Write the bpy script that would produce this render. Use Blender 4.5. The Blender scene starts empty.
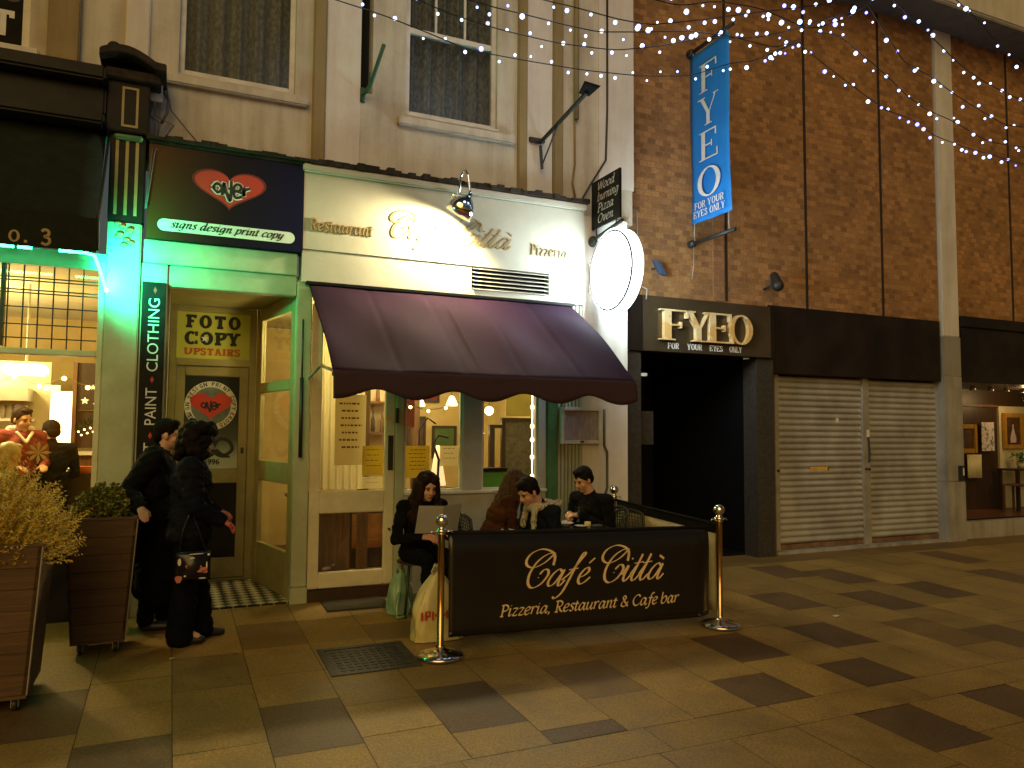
import bpy, bmesh, math, random
import numpy as np
from mathutils import Vector, Matrix, Euler
from math import sin, cos, pi, radians

random.seed(7)
rng = random.Random(11)
SC = bpy.context.scene
COL = SC.collection
GS = 0.036                      # the street rises this much per metre towards the shops


def gz(y):
    return GS * min(y, 0.0)


# ------------------------------------------------------------------ materials
def _nodes(name):
    m = bpy.data.materials.new(name)
    m.use_nodes = True
    nt = m.node_tree
    return m, nt, nt.nodes['Principled BSDF']


def N(nt, kind, **kw):
    n = nt.nodes.new(kind)
    for k, v in kw.items():
        if k in n.inputs:
            n.inputs[k].default_value = v
        else:
            setattr(n, k, v)
    return n


def c4(c):
    return (c[0], c[1], c[2], 1.0)


def mat(name, c, c2=None, scale=6.0, rough=0.6, metal=0.0, bump=0.0, stretch=(1, 1, 1), bscale=None, coat=0.0,
        spec=0.5, rvar=0.0, lo=0.35, hi=0.65):
    m, nt, b = _nodes(name)
    b.inputs['Roughness'].default_value = rough
    b.inputs['Metallic'].default_value = metal
    b.inputs['Coat Weight'].default_value = coat
    b.inputs['Specular IOR Level'].default_value = spec
    tc = N(nt, 'ShaderNodeTexCoord')
    mp = N(nt, 'ShaderNodeMapping')
    mp.inputs['Scale'].default_value = stretch
    nt.links.new(tc.outputs['Object'], mp.inputs['Vector'])
    if c2 is None:
        c2 = tuple(v * 0.78 for v in c)
    nz = N(nt, 'ShaderNodeTexNoise', Scale=scale, Detail=6.0, Roughness=0.62)
    nt.links.new(mp.outputs[0], nz.inputs['Vector'])
    rp = N(nt, 'ShaderNodeValToRGB')
    rp.color_ramp.elements[0].position = lo
    rp.color_ramp.elements[1].position = hi
    rp.color_ramp.elements[0].color = c4(c2)
    rp.color_ramp.elements[1].color = c4(c)
    nt.links.new(nz.outputs['Fac'], rp.inputs['Fac'])
    nt.links.new(rp.outputs['Color'], b.inputs['Base Color'])
    if rvar:
        mr = N(nt, 'ShaderNodeMapRange')
        mr.inputs['To Min'].default_value = max(0.03, rough - rvar)
        mr.inputs['To Max'].default_value = min(1, rough + rvar)
        nt.links.new(nz.outputs['Fac'], mr.inputs['Value'])
        nt.links.new(mr.outputs[0], b.inputs['Roughness'])
    if bump:
        n2 = N(nt, 'ShaderNodeTexNoise', Scale=bscale or scale * 4, Detail=4.0)
        nt.links.new(mp.outputs[0], n2.inputs['Vector'])
        bp = N(nt, 'ShaderNodeBump', Strength=bump, Distance=0.02)
        nt.links.new(n2.outputs['Fac'], bp.inputs['Height'])
        nt.links.new(bp.outputs[0], b.inputs['Normal'])
    return m


def emit(name, c, s, sample=True):
    m, nt, b = _nodes(name)
    b.inputs['Base Color'].default_value = c4(c)
    b.inputs['Emission Color'].default_value = c4(c)
    b.inputs['Emission Strength'].default_value = s
    if not sample:
        m.cycles.emission_sampling = 'NONE'
    return m


def glass(name, tint=(1, 1, 1), refl=0.06, grough=0.03):
    m, nt, b = _nodes(name)
    nt.nodes.remove(b)
    out = nt.nodes['Material Output']
    tr = N(nt, 'ShaderNodeBsdfTransparent')
    tr.inputs['Color'].default_value = c4(tint)
    gl = N(nt, 'ShaderNodeBsdfGlossy', Roughness=grough)
    lw = N(nt, 'ShaderNodeLayerWeight', Blend=0.5)
    pw = N(nt, 'ShaderNodeMath', operation='POWER'); pw.inputs[1].default_value = 5.0
    ma = N(nt, 'ShaderNodeMath', operation='MULTIPLY_ADD'); ma.inputs[1].default_value = 0.8; ma.inputs[2].default_value = refl * .6
    nt.links.new(lw.outputs['Facing'], pw.inputs[0])
    nt.links.new(pw.outputs[0], ma.inputs[0])
    mx = N(nt, 'ShaderNodeMixShader')
    nt.links.new(ma.outputs[0], mx.inputs[0])
    nt.links.new(tr.outputs[0], mx.inputs[1])
    nt.links.new(gl.outputs[0], mx.inputs[2])
    nt.links.new(mx.outputs[0], out.inputs['Surface'])
    return m


def stained(name, c, dirt, amount=0.6, rough=0.75, streak=True):
    """painted render: base colour, blotchy wear and vertical run-off stains"""
    m, nt, b = _nodes(name)
    b.inputs['Roughness'].default_value = rough
    b.inputs['Specular IOR Level'].default_value = 0.25
    tc = N(nt, 'ShaderNodeTexCoord')
    n1 = N(nt, 'ShaderNodeTexNoise', Scale=1.7, Detail=8.0, Roughness=0.65)
    mp = N(nt, 'ShaderNodeMapping')
    mp.inputs['Scale'].default_value = (7, 7, 0.7)
    nt.links.new(tc.outputs['Object'], mp.inputs['Vector'])
    nt.links.new(tc.outputs['Object'], n1.inputs['Vector'])
    n2 = N(nt, 'ShaderNodeTexNoise', Scale=1.0, Detail=5.0, Roughness=0.6)
    nt.links.new(mp.outputs[0], n2.inputs['Vector'])
    mu = N(nt, 'ShaderNodeMath', operation='ADD')
    nt.links.new(n1.outputs['Fac'], mu.inputs[0])
    nt.links.new(n2.outputs['Fac'], mu.inputs[1])
    mr = N(nt, 'ShaderNodeMapRange')
    mr.inputs['From Min'].default_value = 0.85
    mr.inputs['From Max'].default_value = 1.35
    mr.inputs['To Max'].default_value = amount
    nt.links.new(mu.outputs[0], mr.inputs['Value'])
    mx = N(nt, 'ShaderNodeMix', data_type='RGBA')
    mx.inputs['A'].default_value = c4(c)
    mx.inputs['B'].default_value = c4(dirt)
    nt.links.new(mr.outputs[0], mx.inputs['Factor'])
    nt.links.new(mx.outputs['Result'], b.inputs['Base Color'])
    n3 = N(nt, 'ShaderNodeTexNoise', Scale=25.0, Detail=4.0)
    nt.links.new(tc.outputs['Object'], n3.inputs['Vector'])
    bp = N(nt, 'ShaderNodeBump', Strength=0.25, Distance=0.01)
    nt.links.new(n3.outputs['Fac'], bp.inputs['Height'])
    nt.links.new(bp.outputs[0], b.inputs['Normal'])
    return m


def brick_mat(name, c1, c2, mortar, w=0.225, h=0.075):
    m, nt, b = _nodes(name)
    b.inputs['Roughness'].default_value = 0.85
    tc = N(nt, 'ShaderNodeTexCoord')
    sp = N(nt, 'ShaderNodeSeparateXYZ')
    cb = N(nt, 'ShaderNodeCombineXYZ')
    nt.links.new(tc.outputs['Object'], sp.inputs[0])
    nt.links.new(sp.outputs['X'], cb.inputs['X'])
    nt.links.new(sp.outputs['Z'], cb.inputs['Y'])
    br = N(nt, 'ShaderNodeTexBrick')
    br.inputs['Color1'].default_value = c4(c1)
    br.inputs['Color2'].default_value = c4(c2)
    br.inputs['Mortar'].default_value = c4(mortar)
    br.inputs['Scale'].default_value = 1.0
    br.inputs['Mortar Size'].default_value = 0.006
    br.inputs['Mortar Smooth'].default_value = 0.2
    br.inputs['Bias'].default_value = 0.0
    br.inputs['Brick Width'].default_value = w
    br.inputs['Row Height'].default_value = h
    nt.links.new(cb.outputs[0], br.inputs['Vector'])
    n1 = N(nt, 'ShaderNodeTexNoise', Scale=1.1, Detail=5.0)
    nt.links.new(cb.outputs[0], n1.inputs['Vector'])
    n2 = N(nt, 'ShaderNodeTexNoise', Scale=38.0, Detail=3.0)
    nt.links.new(cb.outputs[0], n2.inputs['Vector'])
    ad = N(nt, 'ShaderNodeMath', operation='MULTIPLY')
    nt.links.new(n1.outputs['Fac'], ad.inputs[0])
    nt.links.new(n2.outputs['Fac'], ad.inputs[1])
    mr = N(nt, 'ShaderNodeMapRange')
    mr.inputs['From Min'].default_value = 0.12
    mr.inputs['From Max'].default_value = 0.42
    mr.inputs['To Min'].default_value = 0.72
    mr.inputs['To Max'].default_value = 1.25
    nt.links.new(ad.outputs[0], mr.inputs['Value'])
    mx = N(nt, 'ShaderNodeMix', data_type='RGBA', blend_type='MULTIPLY')
    mx.inputs['Factor'].default_value = 1.0
    nt.links.new(br.outputs['Color'], mx.inputs['A'])
    cc = N(nt, 'ShaderNodeCombineColor')
    for k in range(3):
        nt.links.new(mr.outputs[0], cc.inputs[k])
    nt.links.new(cc.outputs[0], mx.inputs['B'])
    nt.links.new(mx.outputs['Result'], b.inputs['Base Color'])
    bp = N(nt, 'ShaderNodeBump', Strength=0.6, Distance=0.006)
    bp.invert = True
    nt.links.new(br.outputs['Fac'], bp.inputs['Height'])
    nt.links.new(bp.outputs[0], b.inputs['Normal'])
    return m


def gradient_x(name, stops, x0, x1, rough=0.4, axis='X'):
    """a printed panel whose ink runs from one colour to another across the board"""
    m, nt, b = _nodes(name)
    b.inputs['Roughness'].default_value = rough
    b.inputs['Specular IOR Level'].default_value = .15
    tc = N(nt, 'ShaderNodeTexCoord')
    sp = N(nt, 'ShaderNodeSeparateXYZ')
    nt.links.new(tc.outputs['Object'], sp.inputs[0])
    mr = N(nt, 'ShaderNodeMapRange')
    mr.inputs['From Min'].default_value = x0
    mr.inputs['From Max'].default_value = x1
    nt.links.new(sp.outputs[axis], mr.inputs['Value'])
    rp = N(nt, 'ShaderNodeValToRGB')
    e = rp.color_ramp.elements
    e[0].position, e[0].color = stops[0][0], c4(stops[0][1])
    e[1].position, e[1].color = stops[-1][0], c4(stops[-1][1])
    for p, c in stops[1:-1]:
        q = e.new(p)
        q.color = c4(c)
    nt.links.new(mr.outputs[0], rp.inputs['Fac'])
    nt.links.new(rp.outputs['Color'], b.inputs['Base Color'])
    return m


def checker_mat(name, ca, cb_, size, rot=pi / 4, rough=0.35, axes='XY'):
    m, nt, b = _nodes(name)
    b.inputs['Roughness'].default_value = rough
    tc = N(nt, 'ShaderNodeTexCoord')
    mp = N(nt, 'ShaderNodeMapping')
    mp.inputs['Rotation'].default_value = (0, 0, rot) if axes == 'XY' else (0.5, rot, 0.4)
    mp.inputs['Location'].default_value = (0.013, 0.007, 0.011)
    nt.links.new(tc.outputs['Object'], mp.inputs['Vector'])
    ck = N(nt, 'ShaderNodeTexChecker', Scale=1.0 / size)
    ck.inputs['Color1'].default_value = c4(ca)
    ck.inputs['Color2'].default_value = c4(cb_)
    nt.links.new(mp.outputs[0], ck.inputs['Vector'])
    nz = N(nt, 'ShaderNodeTexNoise', Scale=9.0, Detail=5.0)
    nt.links.new(tc.outputs['Object'], nz.inputs['Vector'])
    mr = N(nt, 'ShaderNodeMapRange')
    mr.inputs['To Min'].default_value = 0.5
    mr.inputs['To Max'].default_value = 1.2
    nt.links.new(nz.outputs['Fac'], mr.inputs['Value'])
    cc = N(nt, 'ShaderNodeCombineColor')
    for k in range(3):
        nt.links.new(mr.outputs[0], cc.inputs[k])
    mx = N(nt, 'ShaderNodeMix', data_type='RGBA', blend_type='MULTIPLY')
    mx.inputs['Factor'].default_value = 1.0
    nt.links.new(ck.outputs['Color'], mx.inputs['A'])
    nt.links.new(cc.outputs[0], mx.inputs['B'])
    nt.links.new(mx.outputs['Result'], b.inputs['Base Color'])
    return m


def slab_mat():
    m, nt, b = _nodes('paving stone')
    b.inputs['Specular IOR Level'].default_value = 0.35
    at = N(nt, 'ShaderNodeAttribute', attribute_name='tone')
    tc = N(nt, 'ShaderNodeTexCoord')
    n1 = N(nt, 'ShaderNodeTexNoise', Scale=2.2, Detail=8.0, Roughness=0.7)
    n2 = N(nt, 'ShaderNodeTexNoise', Scale=70.0, Detail=3.0, Roughness=0.7)
    nt.links.new(tc.outputs['Object'], n1.inputs['Vector'])
    nt.links.new(tc.outputs['Object'], n2.inputs['Vector'])
    ad = N(nt, 'ShaderNodeMath', operation='MULTIPLY')
    nt.links.new(n1.outputs['Fac'], ad.inputs[0])
    nt.links.new(n2.outputs['Fac'], ad.inputs[1])
    mr = N(nt, 'ShaderNodeMapRange')
    mr.inputs['From Min'].default_value = 0.1
    mr.inputs['From Max'].default_value = 0.42
    mr.inputs['To Min'].default_value = 0.45
    mr.inputs['To Max'].default_value = 1.45
    nt.links.new(ad.outputs[0], mr.inputs['Value'])
    cc = N(nt, 'ShaderNodeCombineColor')
    for k in range(3):
        nt.links.new(mr.outputs[0], cc.inputs[k])
    mx = N(nt, 'ShaderNodeMix', data_type='RGBA', blend_type='MULTIPLY')
    mx.inputs['Factor'].default_value = 1.0
    nt.links.new(at.outputs['Color'], mx.inputs['A'])
    nt.links.new(cc.outputs[0], mx.inputs['B'])
    nt.links.new(mx.outputs['Result'], b.inputs['Base Color'])
    vo = N(nt, 'ShaderNodeTexVoronoi', Scale=2.6)
    nt.links.new(tc.outputs['Object'], vo.inputs['Vector'])
    gum = N(nt, 'ShaderNodeMapRange')
    gum.inputs['From Min'].default_value = 0.035
    gum.inputs['From Max'].default_value = 0.055
    gum.inputs['To Min'].default_value = 0.62
    gum.inputs['To Max'].default_value = 1.0
    nt.links.new(vo.outputs['Distance'], gum.inputs['Value'])
    g3 = N(nt, 'ShaderNodeCombineColor')
    for k in range(3):
        nt.links.new(gum.outputs[0], g3.inputs[k])
    mg = N(nt, 'ShaderNodeMix', data_type='RGBA', blend_type='MULTIPLY')
    mg.inputs['Factor'].default_value = 1.0
    nt.links.new(mx.outputs['Result'], mg.inputs['A'])
    nt.links.new(g3.outputs[0], mg.inputs['B'])
    nt.links.new(mg.outputs['Result'], b.inputs['Base Color'])
    r2 = N(nt, 'ShaderNodeMapRange')
    r2.inputs['From Min'].default_value = 0.3
    r2.inputs['From Max'].default_value = 0.7
    r2.inputs['To Min'].default_value = 0.42
    r2.inputs['To Max'].default_value = 0.75
    nt.links.new(n1.outputs['Fac'], r2.inputs['Value'])
    nt.links.new(r2.outputs[0], b.inputs['Roughness'])
    bp = N(nt, 'ShaderNodeBump', Strength=0.35, Distance=0.006)
    nt.links.new(n2.outputs['Fac'], bp.inputs['Height'])
    nt.links.new(bp.outputs[0], b.inputs['Normal'])
    return m


M = {}
M['render'] = stained('aged cream render', (0.56, 0.54, 0.46), (0.27, 0.22, 0.15), 0.78)
M['render_white'] = stained('white painted render', (0.66, 0.64, 0.60), (0.36, 0.32, 0.26), 0.5)
M['ochre'] = stained('weathered ochre', (0.30, 0.24, 0.12), (0.15, 0.10, 0.05), 0.7)
M['cream'] = mat('cream gloss paint', (0.62, 0.59, 0.42), (0.52, 0.48, 0.33), 5, 0.38, bump=0.05)
M['olive'] = mat('shaded recess cream paint', (0.30, 0.26, 0.11), (0.22, 0.19, 0.075), 4, 0.42, bump=0.05)  # cream darkened so the colour carries the shade of the recess
M['greencream'] = mat('green tinted cream gloss paint', (0.42, 0.46, 0.32), (0.33, 0.36, 0.24), 5, 0.36, bump=0.05)  # cream boards with the green of the strip light put into the colour
M['greypaint'] = mat('pale grey paint', (0.45, 0.45, 0.42), (0.36, 0.36, 0.33), 5, 0.4, bump=0.05)
M['greenpaint'] = mat('green gloss paint', (0.09, 0.22, 0.10), (0.06, 0.15, 0.07), 6, 0.35)
M['fascia'] = mat('cream fascia board', (0.46, 0.44, 0.37), (0.40, 0.38, 0.31), 3, 0.45, bump=0.04)
M['white'] = mat('white paint', (0.68, 0.67, 0.63), (0.52, 0.51, 0.47), 7, 0.45)
M['black'] = mat('black paint', (0.018, 0.017, 0.016), (0.010, 0.010, 0.010), 8, 0.32, spec=0.12, bump=0.05)
M['blackmatt'] = mat('matt black', (0.012, 0.011, 0.012), (0.007, 0.007, 0.008), 8, 0.75, spec=0.12)
M['lead'] = mat('old lead flashing', (0.045, 0.038, 0.03), (0.02, 0.017, 0.014), 9, 0.7, spec=0.12, bump=0.3)
M['canvasgreen'] = mat('dark green canvas', (0.016, 0.022, 0.015), (0.011, 0.015, 0.010), 10, 0.8, spec=0.12, bump=0.1)
M['awning'] = mat('aubergine canvas', (0.024, 0.0085, 0.023), (0.017, 0.006, 0.016), 3, 0.9, spec=0.08, bump=0.12, bscale=9, stretch=(1, .5, .5))
M['valance'] = mat('dark aubergine canvas edge', (0.030, 0.010, 0.018), (0.022, 0.007, 0.013), 3, 0.8)
M['brick'] = brick_mat('brown brick', (0.38, 0.20, 0.075), (0.19, 0.095, 0.037), (0.25, 0.145, 0.06), .113, .072)
M['brickstrip'] = brick_mat('orange brick strip', (0.36, 0.17, 0.07), (0.22, 0.11, 0.05), (0.2, 0.12, 0.06), 0.105, 0.075)
M['joint'] = mat('dark joint sealant', (0.02, 0.014, 0.011), None, 6, 0.8)
M['concrete'] = stained('white painted concrete', (0.58, 0.57, 0.54), (0.30, 0.28, 0.24), 0.6)
M['concrete_low'] = stained('grimy bare concrete', (0.32, 0.31, 0.28), (0.11, 0.10, 0.085), 0.8)
M['concrete_grey'] = stained('grey patched concrete', (0.26, 0.25, 0.23), (0.15, 0.14, 0.12), 0.7)
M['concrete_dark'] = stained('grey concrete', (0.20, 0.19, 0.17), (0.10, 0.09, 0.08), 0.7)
M['darkfascia'] = mat('brown black glossy panel', (0.024, 0.016, 0.012), (0.010, 0.007, 0.006), 1.6, 0.34, bump=0.03, rvar=0.14, spec=.3)
M['bronze'] = mat('dark bronze panel', (0.085, 0.062, 0.035), (0.055, 0.040, 0.022), 2, 0.42, metal=0.4, rvar=0.1)
M['stone'] = mat('dark grey granite tile', (0.050, 0.043, 0.034), (0.028, 0.024, 0.019), 30, 0.5, spec=.3)
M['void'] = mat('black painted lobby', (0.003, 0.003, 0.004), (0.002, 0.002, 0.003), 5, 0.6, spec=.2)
M['shutter'] = mat('galvanised shutter steel', (0.39, 0.385, 0.36), (0.26, 0.25, 0.235), 2.4, 0.45, metal=0.12, bump=0.04, stretch=(1, 1, .6))
M['rust'] = mat('rusted steel', (0.20, 0.11, 0.05), (0.09, 0.05, 0.03), 6, 0.8)
M['galv'] = mat('galvanised rail', (0.36, 0.34, 0.30), (0.26, 0.24, 0.2), 6, 0.5, metal=0.3)
M['yellow'] = mat('yellow paint', (0.62, 0.36, 0.03), None, 8, 0.5)
M['gold'] = mat('polished brass', (0.98, 0.80, 0.46), (0.85, 0.55, 0.20), 5, 0.30, metal=0.35, lo=.46, hi=.54)
M['goldpaint'] = mat('gold paint', (0.34, 0.26, 0.12), (0.27, 0.20, 0.09), 8, 0.5, metal=0.1)
M['creamink'] = mat('cream print', (0.80, 0.60, 0.36), None, 8, 0.6)
M['whiteink'] = mat('white print', (0.75, 0.76, 0.76), None, 8, 0.6)
M['blackink'] = mat('black print', (0.012, 0.012, 0.012), None, 8, 0.6)
M['redink'] = mat('red print', (0.50, 0.035, 0.025), (0.42, 0.03, 0.02), 4, 0.5)
M['orangeink'] = mat('orange red print', (0.48, 0.10, 0.02), None, 4, 0.6)
M['chrome'] = mat('chrome', (0.85, 0.84, 0.82), (0.78, 0.77, 0.74), 4, 0.08, metal=1.0)
M['brasspost'] = mat('brass', (0.72, 0.50, 0.24), (0.62, 0.40, 0.17), 5, 0.20, metal=1.0)
M['steelpost'] = mat('polished steel', (0.78, 0.73, 0.64), (0.66, 0.60, 0.5), 5, 0.16, metal=1.0)
M['pvc'] = mat('black vinyl', (0.014, 0.012, 0.011), (0.010, 0.009, 0.009), 5, 0.24, bump=0.08, bscale=6)
M['pvccream'] = mat('cream vinyl', (0.42, 0.36, 0.20), None, 5, 0.5)
M['bluecloth'] = mat('blue banner cloth', (0.012, 0.23, 0.70), (0.010, 0.18, 0.60), 2, 0.6)
M['iron'] = mat('black iron', (0.02, 0.02, 0.02), None, 10, 0.5)
M['greeniron'] = mat('green painted iron', (0.03, 0.10, 0.06), None, 10, 0.6)
M['cable'] = mat('grey cable', (0.10, 0.095, 0.085), None, 10, 0.6)
M['whitecable'] = mat('pale cable', (0.35, 0.34, 0.30), None, 10, 0.6)
M['glass'] = glass('window glass')
M['glassdark'] = glass('tinted glass', (0.80, 0.82, 0.80), .04, .35)
M['net'] = mat('patterned net curtain', (0.27, 0.27, 0.25), (0.13, 0.13, 0.12), 24, 0.9, stretch=(1.2, 1.2, .8), lo=.42, hi=.58)
M['warmwall'] = mat('warm plaster', (0.60, 0.47, 0.20), (0.44, 0.32, 0.11), 1.5, 0.8)
M['pinkwall'] = mat('rose plaster', (0.55, 0.36, 0.20), None, 2, 0.8)
M['wood'] = mat('brown wood', (0.16, 0.075, 0.03), (0.08, 0.036, 0.015), 3, 0.5, stretch=(9, 9, 1))
M['darkwood'] = mat('dark wood', (0.045, 0.022, 0.012), (0.025, 0.012, 0.007), 3, 0.45, stretch=(9, 9, 1))
M['plank'] = mat('brown stained planks', (0.115, 0.062, 0.028), (0.07, 0.037, 0.017), 2.5, 0.62, stretch=(1, 1, 12), bump=0.2)
M['soil'] = mat('potting soil', (0.03, 0.02, 0.012), None, 30, 0.95, bump=0.5)
M['leafy'] = mat('yellow green needles', (0.62, 0.43, 0.035), (0.40, 0.25, 0.02), 9, 0.6)
M['leafd'] = mat('dark green box leaves', (0.26, 0.24, 0.04), (0.13, 0.12, 0.02), 12, 0.55)
M['bark'] = mat('bark', (0.06, 0.04, 0.025), None, 20, 0.9)
M['skin'] = mat('skin', (0.52, 0.30, 0.20), (0.46, 0.25, 0.16), 9, 0.5)
M['skin_pale'] = mat('pale skin', (0.58, 0.36, 0.25), (0.52, 0.30, 0.20), 9, 0.5)
M['hair_dark'] = mat('near black hair', (0.009, 0.006, 0.005), (0.004, 0.003, 0.002), 40, 0.7, spec=.12, stretch=(1, 1, .2), bump=0.4)
M['hair_brown'] = mat('dark brown hair', (0.022, 0.010, 0.006), (0.008, 0.004, 0.003), 30, 0.65, spec=.15, stretch=(1, 1, .15), bump=0.5)
M['hair_blonde'] = mat('light brown hair', (0.075, 0.040, 0.016), (0.03, 0.016, 0.007), 30, 0.7, spec=.15, stretch=(1, 1, .15), bump=0.5)
M['hair_grey'] = mat('fair grey hair', (0.5, 0.45, 0.3), None, 30, 0.5)
M['navy'] = mat('navy wool', (0.008, 0.011, 0.019), (0.004, 0.006, 0.011), 12, 0.95, spec=.12, bump=0.2)
M['blackcoat'] = mat('black wool', (0.006, 0.006, 0.008), (0.003, 0.003, 0.004), 12, 0.95, spec=.12, bump=0.2)
M['trouser'] = mat('black trousers', (0.005, 0.006, 0.010), (0.003, 0.004, 0.006), 12, 0.95, spec=.1)
M['browncoat'] = mat('brown wool', (0.075, 0.028, 0.012), (0.04, 0.015, 0.007), 12, 0.95, spec=.1, bump=0.2)
M['rednit'] = mat('red knit', (0.22, 0.035, 0.03), None, 12, 0.85)
M['whitecloth'] = mat('white cloth', (0.7, 0.66, 0.62), None, 12, 0.85)
M['lime'] = mat('lime top', (0.45, 0.55, 0.06), None, 12, 0.85)
M['pinkglove'] = mat('pink glove', (0.52, 0.14, 0.10), None, 12, 0.7)
M['shoe'] = mat('dark leather', (0.012, 0.009, 0.007), None, 12, 0.4)
M['eye'] = mat('dark eye', (0.02, 0.015, 0.01), None, 12, 0.2)
M['lip'] = mat('lip', (0.40, 0.13, 0.10), None, 12, 0.5)
M['scarf'] = checker_mat('checked scarf weave', (0.75, 0.68, 0.50), (0.02, 0.018, 0.015), 0.011, 0.6, 0.9, 'XYZ')
M['bagpattern'] = mat('black patent bag', (0.014, 0.012, 0.012), None, 8, 0.22)
M['bagpink'] = mat('pink print', (0.55, 0.20, 0.16), None, 8, 0.3)
M['paper'] = mat('paper', (0.66, 0.64, 0.58), (0.58, 0.56, 0.5), 4, 0.7)
M['greypaper'] = mat('grey menu card', (0.34, 0.34, 0.33), (0.29, 0.29, 0.28), 4, 0.55)
M['yellowpaper'] = mat('yellow paper', (0.62, 0.52, 0.12), (0.55, 0.45, 0.10), 4, 0.7)


def paper(name, c, c2, k=.5):
    m = mat(name, c, c2, 4, .7)
    nt = m.node_tree
    b = nt.nodes['Principled BSDF']
    tr = N(nt, 'ShaderNodeBsdfTranslucent'); tr.inputs['Color'].default_value = c4(c)
    mx = N(nt, 'ShaderNodeMixShader'); mx.inputs[0].default_value = k
    nt.links.new(b.outputs[0], mx.inputs[1]); nt.links.new(tr.outputs[0], mx.inputs[2])
    nt.links.new(mx.outputs[0], nt.nodes['Material Output'].inputs['Surface'])
    return m


M['thinpaper'] = paper('thin paper', (.88, .82, .60), (.80, .74, .50), .7)
M['thinyellow'] = paper('thin yellow paper', (.72, .60, .12), (.64, .52, .10))
M['sheer'] = paper('sheer haze sheet', (.62, .55, .32), (.50, .42, .22), .6)
M['plastic'] = mat('cream plastic film', (0.62, 0.55, 0.26), (0.50, 0.43, 0.19), 5, 0.35, bump=0.35, bscale=9)
M['plasticgreen'] = mat('pale green plastic', (0.22, 0.36, 0.24), (0.16, 0.28, 0.18), 5, 0.35, bump=0.3)
M['table'] = mat('polished black table top', (0.018, 0.016, 0.015), None, 6, 0.18)
M['rattan'] = mat('dark green woven plastic', (0.020, 0.030, 0.018), None, 10, 0.5)
M['china'] = mat('white china', (0.75, 0.74, 0.70), None, 5, 0.2)
M['wax'] = mat('candle wax', (0.70, 0.60, 0.22), None, 5, 0.5)
M['mat'] = mat('coir mat', (0.055, 0.040, 0.022), (0.03, 0.022, 0.013), 60, 0.95, bump=0.6)
M['castiron'] = mat('cast iron cover', (0.045, 0.040, 0.030), (0.022, 0.020, 0.016), 12, 0.5, bump=0.5, bscale=40)
M['slab'] = slab_mat()
M['groundbase'] = mat('mortar bed', (0.06, 0.045, 0.028), (0.035, 0.026, 0.018), 8, 0.9)
M['lobbytile'] = checker_mat('black and cream floor tile', (0.62, 0.56, 0.36), (0.015, 0.013, 0.011), 0.080)
M['redfloor'] = mat('red brown floor', (0.16, 0.05, 0.025), None, 3, 0.35)
M['steel'] = mat('kitchen steel', (0.55, 0.55, 0.5), None, 3, 0.35, metal=0.8)
M['garland'] = mat('pine garland', (0.03, 0.05, 0.015), (0.012, 0.02, 0.008), 30, 0.8)
M['orange'] = mat('orange cushion', (0.50, 0.15, 0.03), None, 6, 0.7)
M['gilt'] = mat('gilt frame', (0.55, 0.32, 0.05), (0.40, 0.22, 0.03), 10, 0.4, metal=0.3)
M['canvasdark'] = mat('dark oil painting', (0.10, 0.045, 0.02), (0.03, 0.015, 0.01), 9, 0.6)
M['photo'] = mat('black and white print', (0.62, 0.60, 0.62), (0.10, 0.09, 0.10), 14, 0.5, lo=.4, hi=.5)
M['shade'] = mat('lilac white figure', (0.55, 0.48, 0.55), None, 9, 0.6)
M['greenplant'] = mat('potted leaf green', (0.06, 0.13, 0.03), None, 12, 0.6)
M['limeoval'] = mat('green box', (0.09, 0.30, 0.03), None, 5, 0.5)
M['bluelamp'] = mat('blue tinted housing', (0.04, 0.07, 0.13), None, 5, 0.4)
M['e_fairy'] = emit('cool fairy bulb', (0.42, 0.56, 1.0), 4.2, False)
M['e_fairyblue'] = emit('violet fairy bulb', (0.26, 0.28, 1.0), 4.0, False)
M['e_warmbulb'] = emit('warm fairy bulb', (1.0, 0.72, 0.30), 14.0, False)
M['e_green'] = emit('green light strip', (0.02, 1.0, 0.36), 34.0)
M['e_cyan'] = emit('cyan light end', (0.05, 0.9, 0.95), 60.0)
M['e_disc'] = emit('cool white sign face', (0.80, 0.97, 1.0), 34.0)
M['e_rim'] = emit('lit sign rim', (0.85, 0.97, 1.0), 3.0)
M['e_ceiling'] = emit('warm ceiling lamp', (1.0, 0.80, 0.40), 14.0)
M['e_white'] = emit('bright white door light', (1.0, 0.95, 0.70), 3.4)
M['e_bulb'] = emit('lamp bulb', (1.0, 0.86, 0.48), 60.0, False)
M['e_sign'] = emit('lit exit sign', (0.35, 0.75, 0.8), 0.8, False)
M['e_star'] = emit('lit paper star', (1.0, 0.82, 0.42), 2.2, False)


# ------------------------------------------------------------------ mesh helpers
def root_loc(o):
    v = Vector((0, 0, 0))
    while o is not None:
        v += o.location
        o = o.parent
    return v


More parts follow.
